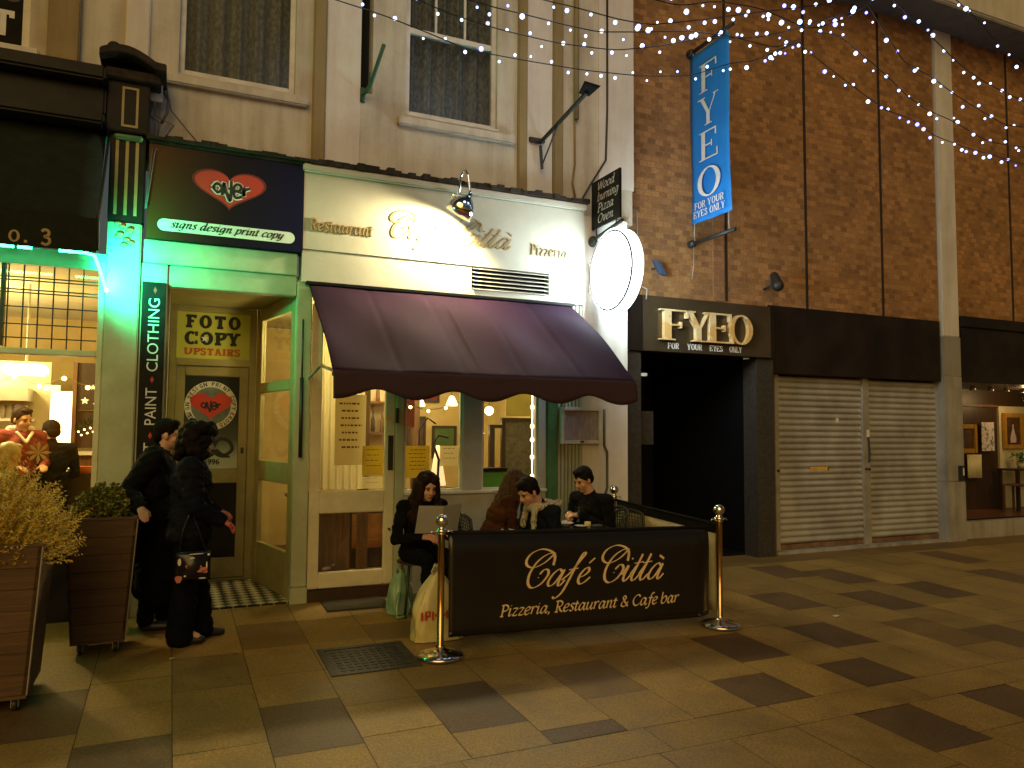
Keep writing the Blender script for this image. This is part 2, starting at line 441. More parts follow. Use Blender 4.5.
class MB:
    def __init__(self):
        self.v, self.f, self.mi, self.cm = [], [], [], 0

    def _add(self, vs, fs):
        b = len(self.v)
        self.v += [tuple(p) for p in vs]
        self.f += [tuple(i + b for i in f) for f in fs]
        self.mi += [self.cm] * len(fs)
        return self

    def box(self, x0, x1, y0, y1, z0, z1):
        if x0 > x1: x0, x1 = x1, x0
        if y0 > y1: y0, y1 = y1, y0
        if z0 > z1: z0, z1 = z1, z0
        v = [(x0, y0, z0), (x1, y0, z0), (x1, y1, z0), (x0, y1, z0), (x0, y0, z1), (x1, y0, z1), (x1, y1, z1), (x0, y1, z1)]
        return self._add(v, [(0, 3, 2, 1), (4, 5, 6, 7), (0, 1, 5, 4), (1, 2, 6, 5), (2, 3, 7, 6), (3, 0, 4, 7)])

    def hexa(self, lo, hi):
        """eight corners: lo (4, counter-clockwise from above) and hi (4)"""
        return self._add(list(lo) + list(hi), [(0, 3, 2, 1), (4, 5, 6, 7), (0, 1, 5, 4), (1, 2, 6, 5), (2, 3, 7, 6), (3, 0, 4, 7)])

    def frame(self, x0, x1, z0, z1, y0, y1, w, wb=None, wt=None):
        wb = w if wb is None else wb
        wt = w if wt is None else wt
        self.box(x0, x0 + w, y0, y1, z0, z1)
        self.box(x1 - w, x1, y0, y1, z0, z1)
        self.box(x0 + w, x1 - w, y0, y1, z0, z0 + wb)
        self.box(x0 + w, x1 - w, y0, y1, z1 - wt, z1)
        return self

    def tube(self, pts, r, n=8, cap=True):
        pts = [Vector(p) for p in pts]
        rs = r if isinstance(r, (list, tuple)) else [r] * len(pts)
        b, vs, fs = 0, [], []
        prev = None
        for i, p in enumerate(pts):
            d = (pts[min(i + 1, len(pts) - 1)] - pts[max(i - 1, 0)])
            d = d.normalized() if d.length > 1e-9 else Vector((0, 0, 1))
            if prev is None:
                a = d.orthogonal().normalized()
            else:
                a = (prev - d * prev.dot(d))
                a = a.normalized() if a.length > 1e-6 else d.orthogonal().normalized()
            prev = a
            c = d.cross(a)
            for k in range(n):
                t = 2 * pi * k / n
                vs.append(p + (a * cos(t) + c * sin(t)) * rs[i])
        for i in range(len(pts) - 1):
            for k in range(n):
                k2 = (k + 1) % n
                fs.append((i * n + k, i * n + k2, (i + 1) * n + k2, (i + 1) * n + k))
        if cap:
            fs.append(tuple(range(n - 1, -1, -1)))
            m = (len(pts) - 1) * n
            fs.append(tuple(m + k for k in range(n)))
        return self._add(vs, fs)

    def lathe(self, c, prof, n=20, axis=None, up=Vector((0, 0, 1))):
        """profile of (radius, height) turned about an axis through c"""
        c = Vector(c)
        ax = Vector(axis).normalized() if axis else up
        a = ax.orthogonal().normalized()
        bq = ax.cross(a)
        vs, fs = [], []
        for r, h in prof:
            for k in range(n):
                t = 2 * pi * k / n
                vs.append(c + ax * h + (a * cos(t) + bq * sin(t)) * max(r, 1e-4))
        for i in range(len(prof) - 1):
            for k in range(n):
                k2 = (k + 1) % n
                fs.append((i * n + k, i * n + k2, (i + 1) * n + k2, (i + 1) * n + k))
        fs.append(tuple(range(n - 1, -1, -1)))
        m = (len(prof) - 1) * n
        fs.append(tuple(m + k for k in range(n)))
        return self._add(vs, fs)

    def ell(self, c, r, rot=None, nu=14, nv=9):
        c = Vector(c)
        if not isinstance(r, (tuple, list)):
            r = (r, r, r)
        R = rot.to_matrix() if rot else Matrix.Identity(3)
        vs, fs = [], []
        vs.append(c + R @ Vector((0, 0, -r[2])))
        for j in range(1, nv):
            p = -pi / 2 + pi * j / nv
            for k in range(nu):
                t = 2 * pi * k / nu
                vs.append(c + R @ Vector((r[0] * cos(p) * cos(t), r[1] * cos(p) * sin(t), r[2] * sin(p))))
        vs.append(c + R @ Vector((0, 0, r[2])))
        for k in range(nu):
            fs.append((0, 1 + (k + 1) % nu, 1 + k))
        for j in range(nv - 2):
            for k in range(nu):
                a = 1 + j * nu + k
                b2 = 1 + j * nu + (k + 1) % nu
                fs.append((a, b2, b2 + nu, a + nu))
        t = len(vs) - 1
        o = 1 + (nv - 2) * nu
        for k in range(nu):
            fs.append((o + k, o + (k + 1) % nu, t))
        return self._add(vs, fs)

    def caps(self, p0, p1, r0, r1, n=14):
        p0, p1 = Vector(p0), Vector(p1)
        d = p1 - p0
        L = max(d.length, 1e-5)
        prof = []
        for i in range(1, 6):
            t = -pi / 2 + pi / 2 * i / 5
            prof.append((r0 * cos(t), r0 * sin(t)))
        for i in range(0, 5):
            t = pi / 2 * i / 5
            prof.append((r1 * cos(t), L + r1 * sin(t)))
        return self.lathe(p0, [(1e-4, -r0)] + prof + [(1e-4, L + r1)], n, d if d.length > 1e-5 else (0, 0, 1))

    def sheet(self, fn, nu, nv, thick=None):
        """a grid of points fn(u, v); thick = offset vector for a closed slab"""
        g = [[Vector(fn(i / nu, j / nv)) for j in range(nv + 1)] for i in range(nu + 1)]
        w = nv + 1
        vs = [p for row in g for p in row]
        fs = [(i * w + j, (i + 1) * w + j, (i + 1) * w + j + 1, i * w + j + 1) for i in range(nu) for j in range(nv)]
        if thick is not None:
            o = len(vs)
            t = Vector(thick)
            vs += [p + t for p in vs]
            fs += [tuple(o + k for k in reversed(f)) for f in fs]
            ring = [(i, 0) for i in range(nu)] + [(nu, j) for j in range(nv)] + [(i, nv) for i in range(nu, 0, -1)] + [(0, j) for j in range(nv, 0, -1)]
            idx = [i * w + j for i, j in ring]
            for k in range(len(idx)):
                a, b2 = idx[k], idx[(k + 1) % len(idx)]
                fs.append((b2, a, a + o, b2 + o))
        return self._add(vs, fs)

    def poly(self, pts, thick=None):
        n = len(pts)
        vs = [Vector(p) for p in pts]
        if thick is None:
            return self._add(vs, [tuple(range(n))])
        t = Vector(thick)
        vs += [p + t for p in vs]
        fs = [tuple(range(n)), tuple(range(2 * n - 1, n - 1, -1))]
        fs += [((k + 1) % n, k, k + n, (k + 1) % n + n) for k in range(n)]
        return self._add(vs, fs)

    def build(self, name, m, parent=None, smooth=False, bevel=0.0, fix=True):
        off = root_loc(parent)
        me = bpy.data.meshes.new(name)
        me.from_pydata([(p[0] - off.x, p[1] - off.y, p[2] - off.z) for p in self.v], [], self.f)
        ms = m if isinstance(m, (list, tuple)) else [m]
        for q in ms:
            me.materials.append(q)
        if len(ms) > 1:
            me.polygons.foreach_set('material_index', self.mi)
        if fix:
            bm = bmesh.new()
            bm.from_mesh(me)
            bmesh.ops.recalc_face_normals(bm, faces=bm.faces)
            if bevel:
                es = [e for e in bm.edges if len(e.link_faces) == 2 and e.calc_face_angle(0) > 0.6]
                bmesh.ops.bevel(bm, geom=es, offset=bevel, segments=2, affect='EDGES', clamp_overlap=True)
            bm.to_mesh(me)
            bm.free()
        if smooth:
            me.polygons.foreach_set('use_smooth', [True] * len(me.polygons))
        me.update()
        o = bpy.data.objects.new(name, me)
        COL.objects.link(o)
        o.parent = parent
        return o


def tag(o, label=None, cat=None, group=None, kind=None):
    if label: o['label'] = label
    if cat: o['category'] = cat
    if group: o['group'] = group
    if kind: o['kind'] = kind
    return o


def thing(name, label, cat, loc=(0, 0, 0), group=None):
    o = bpy.data.objects.new(name, None)
    o.empty_display_size = 0.1
    COL.objects.link(o)
    o.location = loc
    return tag(o, label, cat, group)


def copy_tree(o, parent=None):
    c = o.copy()
    COL.objects.link(c)
    c.parent = parent
    for ch in list(o.children):
        copy_tree(ch, c)
    return c


def B(name, m, parent, *boxes, bevel=0.0):
    mb = MB()
    for b in boxes:
        mb.box(*b)
    return mb.build(name, m, parent, bevel=bevel)


# ------------------------------------------------------------------ lettering
GL = {
 'a': (.5, [[(.37,.36),(.25,.46),(.10,.34),(.05,.13),(.12,0),(.24,.07),(.35,.28)], [(.41,.45),(.36,.2),(.36,.03),(.43,.01),(.5,.09)]]),
 'b': (.46, [[(.08,.74),(.06,.4),(.05,.12),(.12,0),(.26,.03),(.38,.2),(.38,.38),(.3,.46),(.2,.42),(.08,.26)]]),
 'c': (.4, [[(.36,.38),(.3,.46),(.18,.43),(.07,.28),(.05,.1),(.14,0),(.25,.02),(.36,.1)]]),
 'd': (.5, [[(.37,.36),(.25,.46),(.1,.34),(.05,.13),(.12,0),(.24,.07),(.36,.28)], [(.4,.74),(.37,.3),(.36,.04),(.43,.01),(.5,.09)]]),
 'e': (.41, [[(.07,.2),(.2,.24),(.33,.32),(.33,.43),(.23,.46),(.1,.36),(.05,.16),(.1,.02),(.2,0),(.35,.1)]]),
 'f': (.34, [[(.42,.70),(.36,.75),(.28,.68),(.22,.4),(.16,0),(.1,-.17),(.02,-.22),(-.05,-.18)], [(.08,.44),(.36,.44)]]),
 'g': (.5, [[(.38,.36),(.26,.46),(.1,.34),(.05,.15),(.12,.02),(.24,.08),(.36,.3)], [(.41,.45),(.36,.1),(.3,-.14),(.17,-.22),(.03,-.16)]]),
 'i': (.25, [[(.02,.36),(.09,.45),(.11,.38),(.08,.12),(.1,.01),(.16,.01),(.24,.1)], [(.12,.60),(.15,.64)]]),
 'l': (.23, [[(.12,.74),(.08,.3),(.08,.04),(.14,0),(.22,.09)]]),
 'n': (.49, [[(.02,.38),(.09,.45),(.1,.36),(.06,0)], [(.08,.22),(.2,.4),(.31,.45),(.35,.36),(.31,.12),(.34,.01),(.4,.02),(.47,.1)]]),
 'o': (.44, [[(.22,.46),(.08,.34),(.04,.14),(.14,0),(.3,.07),(.39,.28),(.34,.43),(.22,.46)]]),
 'p': (.46, [[(.02,.38),(.1,.45),(.1,.3),(.02,-.22)], [(.08,.24),(.2,.42),(.32,.46),(.4,.34),(.36,.12),(.22,0),(.08,.06)]]),
 'r': (.36, [[(.02,.38),(.09,.45),(.1,.36),(.06,0)], [(.08,.22),(.18,.4),(.27,.46),(.34,.42)]]),
 's': (.33, [[(.3,.39),(.22,.46),(.11,.42),(.1,.33),(.22,.2),(.24,.08),(.15,0),(.03,.05)]]),
 't': (.27, [[(.14,.6),(.09,.25),(.08,.06),(.14,0),(.24,.08)], [(0,.44),(.25,.44)]]),
 'u': (.49, [[(.02,.38),(.09,.45),(.1,.38),(.06,.15),(.1,.01),(.2,.05),(.34,.26)], [(.39,.45),(.34,.18),(.34,.04),(.4,.01),(.47,.1)]]),
 'v': (.41, [[(.02,.4),(.09,.45),(.14,.3),(.16,0),(.3,.18),(.36,.38),(.32,.46)]]),
 'y': (.48, [[(.02,.38),(.09,.45),(.1,.38),(.06,.15),(.1,.01),(.2,.05),(.34,.26)], [(.4,.45),(.34,.1),(.25,-.14),(.12,-.22),(0,-.16)]]),
 'z': (.38, [[(.04,.4),(.14,.45),(.34,.43)], [(.34,.43),(.04,.02)], [(.04,.02),(.2,0),(.34,.04)]]),
 'P': (.48, [[(.14,.66),(.12,0)], [(.02,0),(.22,0)], [(.02,.66),(.28,.68),(.44,.56),(.4,.38),(.25,.32),(.13,.34)]]),
 'R': (.54, [[(.14,.66),(.12,0)], [(.02,0),(.22,0)], [(.02,.66),(.28,.68),(.44,.56),(.4,.38),(.25,.32),(.13,.34)], [(.24,.33),(.36,.1),(.5,0)]]),
 'C': (.56, [[(.52,.54),(.46,.64),(.34,.68),(.16,.58),(.06,.34),(.12,.1),(.28,0),(.44,.05),(.52,.14)]]),
 'W': (.74, [[(.02,.66),(.16,0)], [(.16,0),(.36,.6)], [(.36,.66),(.5,0)], [(.5,0),(.72,.66)]]),
 'O': (.66, [[(.34,.68),(.14,.56),(.06,.3),(.16,.05),(.34,0),(.54,.14),(.6,.4),(.5,.62),(.34,.68)]]),
 '&': (.58, [[(.5,.3),(.4,.08),(.2,0),(.06,.1),(.12,.28),(.3,.44),(.32,.6),(.22,.68),(.14,.58),(.24,.36),(.52,0)]]),
 ',': (.2, [[(.08,.05),(.09,-.02),(.04,-.12)]]),
 ' ': (.24, []),
}
# copperplate: big looped C, sloping small letters
SCRIPT = {
 'C': (.92, [[(1.02,.66),(.99,.95),(.80,1.12),(.45,1.20),(.12,1.08),(.0,.86),(.10,.68),(.36,.63),(.70,.78),(.98,1.06)],
             [(.98,1.06),(.72,1.03),(.42,.82),(.24,.46),(.26,.14),(.45,-.02),(.72,.08),(.90,.34),(.88,.50),(.74,.54),(.60,.40)],
             [(.56,.29),(.60,.30)]]),
 'a': (.62, [[(.50,.42),(.36,.52),(.16,.36),(.06,.12),(.14,0),(.30,.08),(.50,.40)], [(.56,.5),(.46,.2),(.44,.03),(.52,.0),(.66,.16)]]),
 'f': (.46, [[(-.08,.16),(.2,.42),(.50,.84),(.58,.98),(.50,1.0),(.38,.74),(.20,.2),(.04,-.22),(-.16,-.40),(-.28,-.36)], [(.10,.48),(.44,.52)]]),
 'e': (.5, [[(.06,.2),(.26,.27),(.40,.40),(.36,.51),(.24,.48),(.10,.3),(.08,.1),(.18,0),(.32,.05),(.5,.2)]]),
 'i': (.32, [[(.0,.2),(.17,.5)], [(.20,.5),(.08,.14),(.12,.0),(.2,.02),(.34,.18)], [(.27,.70),(.30,.74)]]),
 't': (.34, [[(.0,.2),(.2,.5)], [(.34,.86),(.18,.4),(.08,.12),(.12,.0),(.22,.02),(.36,.18)], [(.08,.56),(.44,.60)]]),
 'A': (.62, [[(.50,.42),(.36,.52),(.16,.36),(.06,.12),(.14,0),(.30,.08),(.50,.40)], [(.56,.5),(.46,.2),(.44,.03),(.52,.0),(.66,.16)], [(.36,.78),(.56,.66)]]),
 'E': (.5, [[(.06,.2),(.26,.27),(.40,.40),(.36,.51),(.24,.48),(.10,.3),(.08,.1),(.18,0),(.32,.05),(.5,.2)], [(.34,.66),(.52,.82)]]),
 ' ': (.30, []),
}


def smooth_path(pts, n=7):
    pts = [Vector((p[0], p[1], 0)) for p in pts]
    if len(pts) < 3:
        return [pts[0].lerp(pts[-1], k / 3) for k in range(4)]
    P = [pts[0] * 2 - pts[1]] + pts + [pts[-1] * 2 - pts[-2]]
    out = []
    for i in range(1, len(P) - 2):
        for k in range(n):
            t = k / n
            a, b, c, d = P[i - 1], P[i], P[i + 1], P[i + 2]
            out.append(0.5 * ((2 * b) + (c - a) * t + (2 * a - 5 * b + 4 * c - d) * t * t + (3 * b - a - 3 * c + d) * t ** 3))
    out.append(pts[-1])
    return out


def ribbon(path, wfun):
    """outline strip of a stroke: list of (left, right) pairs"""
    out = []
    for i, p in enumerate(path):
        d = path[min(i + 1, len(path) - 1)] - path[max(i - 1, 0)]
        d = d.normalized() if d.length > 1e-9 else Vector((1, 0, 0))
        w = wfun(d, i / max(1, len(path) - 1)) / 2
        nrm = Vector((-d.y, d.x, 0))
        out.append((p + nrm * w, p - nrm * w))
    return out


def nib(thin, thick, ang):
    a = radians(ang)
    def f(d, t):
        s = abs(d.x * sin(a) - d.y * cos(a))
        return thin + (thick - thin) * s ** 1.2
    return f


def text_strips(text, table, pen, slant=0.0, track=0.0):
    """strips in em units and the total advance"""
    strips, x = [], 0.0
    for ch in text:
        adv, strokes = table[ch]
        for st in strokes:
            path = [Vector((p.x + x + slant * p.y, p.y, 0)) for p in smooth_path(st)]
            strips.append(ribbon(path, pen))
        x += adv + track
    return strips, x


CAPS = {}


def cap_letter(ch, T, t, sl, sh):
    """capital letter, height 1: strips (pairs) built from straight bars and bowed strokes; returns strips, advance"""
    S = []
    def bar(x0, y0, x1, y1):
        S.append([(Vector((x0, y1, 0)), Vector((x0, y0, 0))), (Vector((x1, y1, 0)), Vector((x1, y0, 0)))])
    def quad(a, b, c, d):
        S.append([(Vector((*a, 0)), Vector((*b, 0))), (Vector((*d, 0)), Vector((*c, 0)))])
    def stem(x, y0=0.0, y1=1.0, bot=True, top=True):
        bar(x, y0, x + T, y1)
        if bot: bar(x - sl, y0, x + T + sl, y0 + sh)
        if top: bar(x - sl, y1 - sh, x + T + sl, y1)
    def bow(pts, n=8, k=1.0):
        S.append(ribbon(smooth_path(pts, n), lambda d, u: (t + (T - t) * abs(d.y) ** 1.3) * k))
    x = sl
    if ch == 'F' or ch == 'E':
        w = .60
        stem(x)
        bar(x, 1 - max(t, sh), x + w, 1); bar(x + w - max(t, sh), .74, x + w, 1)
        bar(x + T, .50 - t / 2, x + w * .72, .50 + t / 2); bar(x + w * .72 - max(t, sh) * .8, .40, x + w * .72, .61)
        if ch == 'E':
            bar(x, 0, x + w + .06, max(t, sh)); bar(x + w + .06 - max(t, sh), 0, x + w + .06, .27)
        return S, x + w + (.16 if ch == 'E' else .10)
    if ch == 'L':
        stem(x); bar(x, 0, x + .56, max(t, sh)); bar(x + .56 - max(t, sh), 0, x + .56, .27)
        return S, x + .66
    if ch == 'T':
        w = .72
        stem(x + w / 2 - T / 2, top=False); bar(x, 1 - max(t, sh), x + w, 1)
        bar(x, .72, x + max(t, sh), 1); bar(x + w - max(t, sh), .72, x + w, 1)
        return S, x + w + .1
    if ch == 'I':
        stem(x); return S, x + T + sl + .1
    if ch == 'Y':
        w = .74
        quad((x, 1), (x + T, 1), (x + w / 2 + T / 2, .40), (x + w / 2 - T / 2, .44))
        quad((x + w - t * 1.2, 1), (x + w, 1), (x + w / 2 + T / 2, .44), (x + w / 2 + T / 2 - t * 1.2, .40))
        stem(x + w / 2 - T / 2, 0, .45, True, False)
        bar(x - sl, 1 - sh, x + T + sl, 1); bar(x + w - t - sl, 1 - sh, x + w + sl, 1)
        return S, x + w + sl + .06
    if ch == 'N':
        w = .62
        bar(x, 0, x + t * 1.2, 1); bar(x + w, 0, x + w + t * 1.2, 1)
        quad((x, 1), (x + T * 1.1, 1), (x + w + t, 0), (x + w + t - T * 1.1, 0))
        bar(x - sl, 0, x + t * 1.2 + sl, sh); bar(x + w - sl, 1 - sh, x + w + t * 1.2 + sl, 1)
        return S, x + w + t + sl + .1
    if ch == 'A':
        w = .72
        quad((x + w / 2 - t, 1), (x + w / 2, 1), (x + t, 0), (x, 0))
        quad((x + w / 2 - T * .7, 1), (x + w / 2 + T * .4, 1), (x + w, 0), (x + w - T, 0))
        bar(x + w * .2, .28, x + w * .8, .28 + t)
        bar(x - sl, 0, x + t + sl, sh); bar(x + w - T - sl, 0, x + w + sl, sh)
        return S, x + w + sl + .06
    if ch == 'U':
        w = .62
        bar(x - sl, 1 - sh, x + T + sl, 1); bar(x + w - sl, 1 - sh, x + w + t + sl, 1)
        bow([(x + T / 2, 1), (x + T / 2, .6), (x + T / 2 + .01, .25), (x + w / 2 + .02, t / 2), (x + w - .01, .25), (x + w + t / 2, .6), (x + w + t / 2, 1)])
        return S, x + w + t + sl + .1
    if ch in 'OC0':
        w, h = .80, 1.0
        c = (x + w / 2, .5)
        a0, a1 = (0, 2 * pi) if ch != 'C' else (radians(48), radians(312))
        st = []
        for k in range(41):
            a = a0 + (a1 - a0) * k / 40
            st.append((Vector((c[0] + (w / 2) * cos(a), .5 + .51 * sin(a), 0)), Vector((c[0] + (w / 2 - T) * cos(a), .5 + (.51 - t) * sin(a), 0))))
        S.append(st)
        if ch == 'C':
            bar(x + w * .80, .66, x + w * .80 + max(t, sh) * .9, 1); bar(x + w * .80, .04, x + w * .80 + max(t, sh) * .9, .32)
        return S, x + w + .1
    if ch in 'PR':
        stem(x)
        bow([(x, 1 - t / 2), (x + .32, 1 - t / 2), (x + .54, .88), (x + .56, .73), (x + .46, .55), (x + .3, .48), (x + T, .48)])
        if ch == 'R':
            quad((x + .26, .5), (x + .26 + T, .5), (x + .68, 0), (x + .68 - T, 0))
            bar(x + .68 - T, 0, x + .72, sh)
            return S, x + .78
        return S, x + .68
    if ch == 'S':
        bow([(x + .50, .78), (x + .40, .93), (x + .25, .97), (x + .10, .88), (x + .09, .70), (x + .26, .55), (x + .46, .42), (x + .50, .22), (x + .36, .05), (x + .2, .04), (x + .05, .22)], 8, 1.0 if T < .2 else .85)
        bar(x + .50 - sh * .6, .70, x + .50 + sh * .3, .98); bar(x, .02, x + sh * .9, .32)
        return S, x + .66
    if ch == '1':
        stem(x + .08, top=False); quad((x, .84), (x, .74), (x + .12, .86), (x + .12, 1))
        return S, x + .08 + T + sl + .12
    if ch in '96':
        p = [(.45, .66), (.36, .50), (.22, .46), (.08, .56), (.06, .78), (.2, .96), (.38, .93), (.48, .74), (.46, .44), (.36, .18), (.2, .03), (.06, .12)]
        if ch == '6':
            p = [(.54 - a, 1 - b) for a, b in p]
        bow([(x + a, b) for a, b in p])
        return S, x + .66
    if ch == '-':
        return S, .25
    return S, .42


def cap_strips(text, T=.17, t=.05, sl=.08, sh=.04, track=0.0, gap=None):
    strips, x = [], 0.0
    for ch in text:
        s, adv = cap_letter(ch, T, t, sl, sh)
        if ch == ' ' and gap: adv = gap
        for st in s:
            strips.append([(a + Vector((x, 0, 0)), b + Vector((x, 0, 0))) for a, b in st])
        x += adv + track
    return strips, x


def put_strips(mb, strips, origin, X, Z, size, depth=0.0015, step=0.00025, fn=None):
    """lay strips on the plane (origin, X, Z); the front is X x Z reversed. Each stroke sits a hair above the last one"""
    o, X, Z = Vector(origin), Vector(X).normalized(), Vector(Z).normalized()
    nrm = X.cross(Z).normalized()
    for k, st in enumerate(strips):
        h = depth + (k % 12) * step
        def P(p):
            q = fn(p) if fn else p
            return o + X * (q.x * size) + Z * (q.y * size)
        n = len(st)
        vs = []
        for a, b in st:
            A, Bq = P(a), P(b)
            vs += [A, Bq, A + nrm * h, Bq + nrm * h]
        fs = []
        for i in range(n - 1):
            a, b = i * 4, (i + 1) * 4
            fs += [(a + 2, a + 3, b + 3, b + 2), (a, a + 2, b + 2, b), (a + 1, b + 1, b + 3, a + 3)]
        fs += [(0, 1, 3, 2), ((n - 1) * 4, (n - 1) * 4 + 2, (n - 1) * 4 + 3, (n - 1) * 4 + 1)]
        mb._add(vs, fs)


def sans(name, text, origin, X, Z, size, m, parent, width=None, bold=0.0, depth=0.002, fn=None):
    """plain sans lettering as a mesh; width stretches or squeezes it to fit"""
    cu = bpy.data.curves.new(name, 'FONT')
    cu.body = text
    cu.resolution_u = 4
    cu.offset = bold
    cu.extrude = depth / 2
    to = bpy.data.objects.new(name, cu)
    COL.objects.link(to)
    dg = bpy.context.evaluated_depsgraph_get()
    me = bpy.data.meshes.new_from_object(to.evaluated_get(dg))
    bpy.data.objects.remove(to)
    xs = [v.co.x for v in me.vertices]
    ys = [v.co.y for v in me.vertices]
    w0, h0 = max(xs) - min(xs), max(ys)
    sx = (width / w0) if width else size / h0
    sy = size / h0
    off = root_loc(parent)
    o_, Xv, Zv = Vector(origin), Vector(X).normalized(), Vector(Z).normalized()
    nrm = Xv.cross(Zv).normalized()
    mx = min(xs)
    for v in me.vertices:
        p = Vector(((v.co.x - mx) * sx, v.co.y * sy, 0))
        d = v.co.z + depth / 2 + 0.0005
        if fn:
            q, Xq, Zq = fn(p)
        else:
            q = p
        v.co = o_ + Xv * q.x + Zv * q.y + nrm * d - off
    me.materials.clear()
    me.materials.append(m)
    me.name = name
    o = bpy.data.objects.new(name, me)
    COL.objects.link(o)
    o.parent = parent
    return o


# ================================================================== THE GROUND
def structure(o):
    return tag(o, kind='structure')


mb = MB()
mb.sheet(lambda u, v: (-60 + 140 * u, (-40, -9, 0.0, 3.0)[int(round(v * 3))], gz((-40, -9, 0.0, 3.0)[int(round(v * 3))]) - 0.012), 1, 3)
structure(mb.build('ground', M['groundbase']))

# paving: columns of stone running towards the shops, cut to uneven lengths
PW, PX0, JT = 0.467, 0.53, 0.0022
DARK = {0: [(-3.0, -2.33)], 2: [(-3.06, -2.38)], 3: [(-3.376, -3.21)], 6: [(-3.376, -2.92)], 7: [(-4.22, -3.684), (-2.7, -2.1)],
        8: [(-3.376, -2.93)], 9: [(-4.3, -3.684), (-2.69, -2.12)], 12: [(-3.2, -2.69), (-2.05, -1.4), (-.7, -.13)], 10: [(-1.72, -1.17)],
        13: [(-1.12, -.48)], 14: [(-1.92, -1.30)], 18: [(-.8, -.08)], 17: [(-1.75, -1.1)], -2: [(-3.2, -2.52)], -3: [(-2.34, -1.65)],
        15: [(-3.0, -2.4)], 16: [(-4.6, -4.0)], 5: [(-5.3, -4.7)], 20: [(-1.9, -1.3)], 21: [(-3.2, -2.6)], 22: [(-.9, -.3)]}
MID = {2: [(-1.31, -.88)], 0: [(-1.2, -.56)], -1: [(-1.9, -1.25)], 4: [(-2.9, -2.3)], 11: [(-3.0, -2.3)]}
EXCL = {1: (-1.97, -1.39), 2: (-1.97, -1.39)}
tones, vs, fs = [], [], []


def paver(x0, x1, y0, y1, tone):
    j = JT
    b = len(vs)
    for x, y in ((x0 + j, y0 + j), (x1 - j, y0 + j), (x1 - j, y1 - j), (x0 + j, y1 - j)):
        vs.append((x, y, gz(y) - 0.0015 + rng.uniform(-.0008, .0008)))
    fs.append((b, b + 1, b + 2, b + 3))
    tones.append(tone)


def tone_light():
    k = rng.choice([.88, .95, 1.0, 1.0, 1.05, 1.1])
    w = rng.uniform(-.012, .012)
    return (0.260 * k + w, 0.160 * k + w * .6, 0.040 * k)


def tone_dark():
    k = rng.uniform(.85, 1.1)
    return (0.118 * k, 0.068 * k, 0.026 * k)


def tone_mid():
    k = rng.uniform(.9, 1.1)
    return (0.170 * k, 0.100 * k, 0.030 * k)


def fill(x0, x1, ya, yb):
    y = yb
    while y - ya > 0.02:
        L = rng.choice([.45, .6, .68, .9])
        if y - L - ya < 0.3:
            L = y - ya
        paver(x0, x1, y - L, y, tone_light())
        y -= L


for k in range(-12, 34):
    x0, x1 = PX0 + PW * k, PX0 + PW * (k + 1)
    marks = [(a, b, 'd') for a, b in DARK.get(k, [])] + [(a, b, 'm') for a, b in MID.get(k, [])]
    if k < -4 or k > 22:
        for _ in range(2):
            a = rng.uniform(-6.5, -.8)
            if all(a + .7 < p or a > q for p, q, _t in marks) and not (-4.4 < a < -3.0):
                marks.append((a, a + .62, 'd'))
    for za, zb in ((-3.38, 0.0), (-9.5, -3.68)):
        segs = sorted([m_ for m_ in marks if m_[0] >= za - .01 and m_[1] <= zb + .01], key=lambda q: -q[1])
        y = zb
        for a, b, t in segs:
            fill(x0, x1, b, y)
            paver(x0, x1, a, b, tone_dark() if t == 'd' else tone_mid())
            y = a
        fill(x0, x1, za, y)
x = -5.4
while x < 17:                                    # the long band of edging stones
    L = rng.choice([.85, .9, 1.1])
    paver(x, x + L, -3.68, -3.38, tone_light())
    x += L
x = 4.6
while x < 17:
    paver(x, x + .93, 0.0, .62, tone_mid())
    x += .93
me = bpy.data.meshes.new('pavement')
me.from_pydata(vs, [], fs)
at = me.color_attributes.new('tone', 'FLOAT_COLOR', 'CORNER')
for p, t in zip(me.polygons, tones):
    for li in p.loop_indices:
        at.data[li].color = (*t, 1)
me.materials.append(M['slab'])
pav = bpy.data.objects.new('pavement', me)
COL.objects.link(pav)
structure(pav)
structure(B('entrance_floor', M['lobbytile'], None, (-.03, 1.02, .0, 1.25, -.01, .012)))

# ================================================================== THE CAFE BUILDING
bld = thing('cafe_building', 'cream rendered building with sash windows above a cafe and a recessed print shop door', 'building', (2.2, .4, 0))
# upper wall with two window openings and a slot
UW0, UW1, ZT, ZB = -.30, 4.75, 7.6, 3.9
mb = MB()
xs = [UW0, -.03, .98, 1.60, 1.72, 2.06, 3.06, UW1]
for i in range(7):
    if i in (1, 3, 5):
        lo = {1: 4.72, 3: 4.86, 5: 4.72}[i]
        mb.box(xs[i], xs[i + 1], .15, .5, ZB, lo)
        mb.box(xs[i], xs[i + 1], .15, .5, 6.55, ZT)
    else:
        mb.box(xs[i], xs[i + 1], .15, .5, ZB, ZT)
mb.build('upper_wall', M['render'], bld)
B('quoin_strip', M['render_white'], bld, (-.46, -.27, .12, .5, 4.76, ZT), bevel=.01)
B('quoin_strip', M['render_white'], bld, (4.30, 4.76, .132, .152, 4.3, ZT))
for a, b in ((1.14, 1.262), (3.29, 3.40), (3.715, 3.835)):
    B('pilaster_strip', M['ochre'], bld, (a, b, .105, .152, 4.02, ZT), bevel=.012)  # ochre colour stands in for light and shade on the pilaster sides
for a, b in ((1.265, 1.60), (3.405, 3.712)):
    B('raised_band', M['render_white'], bld, (a, b, .137, .152, 4.03, ZT), bevel=.004)


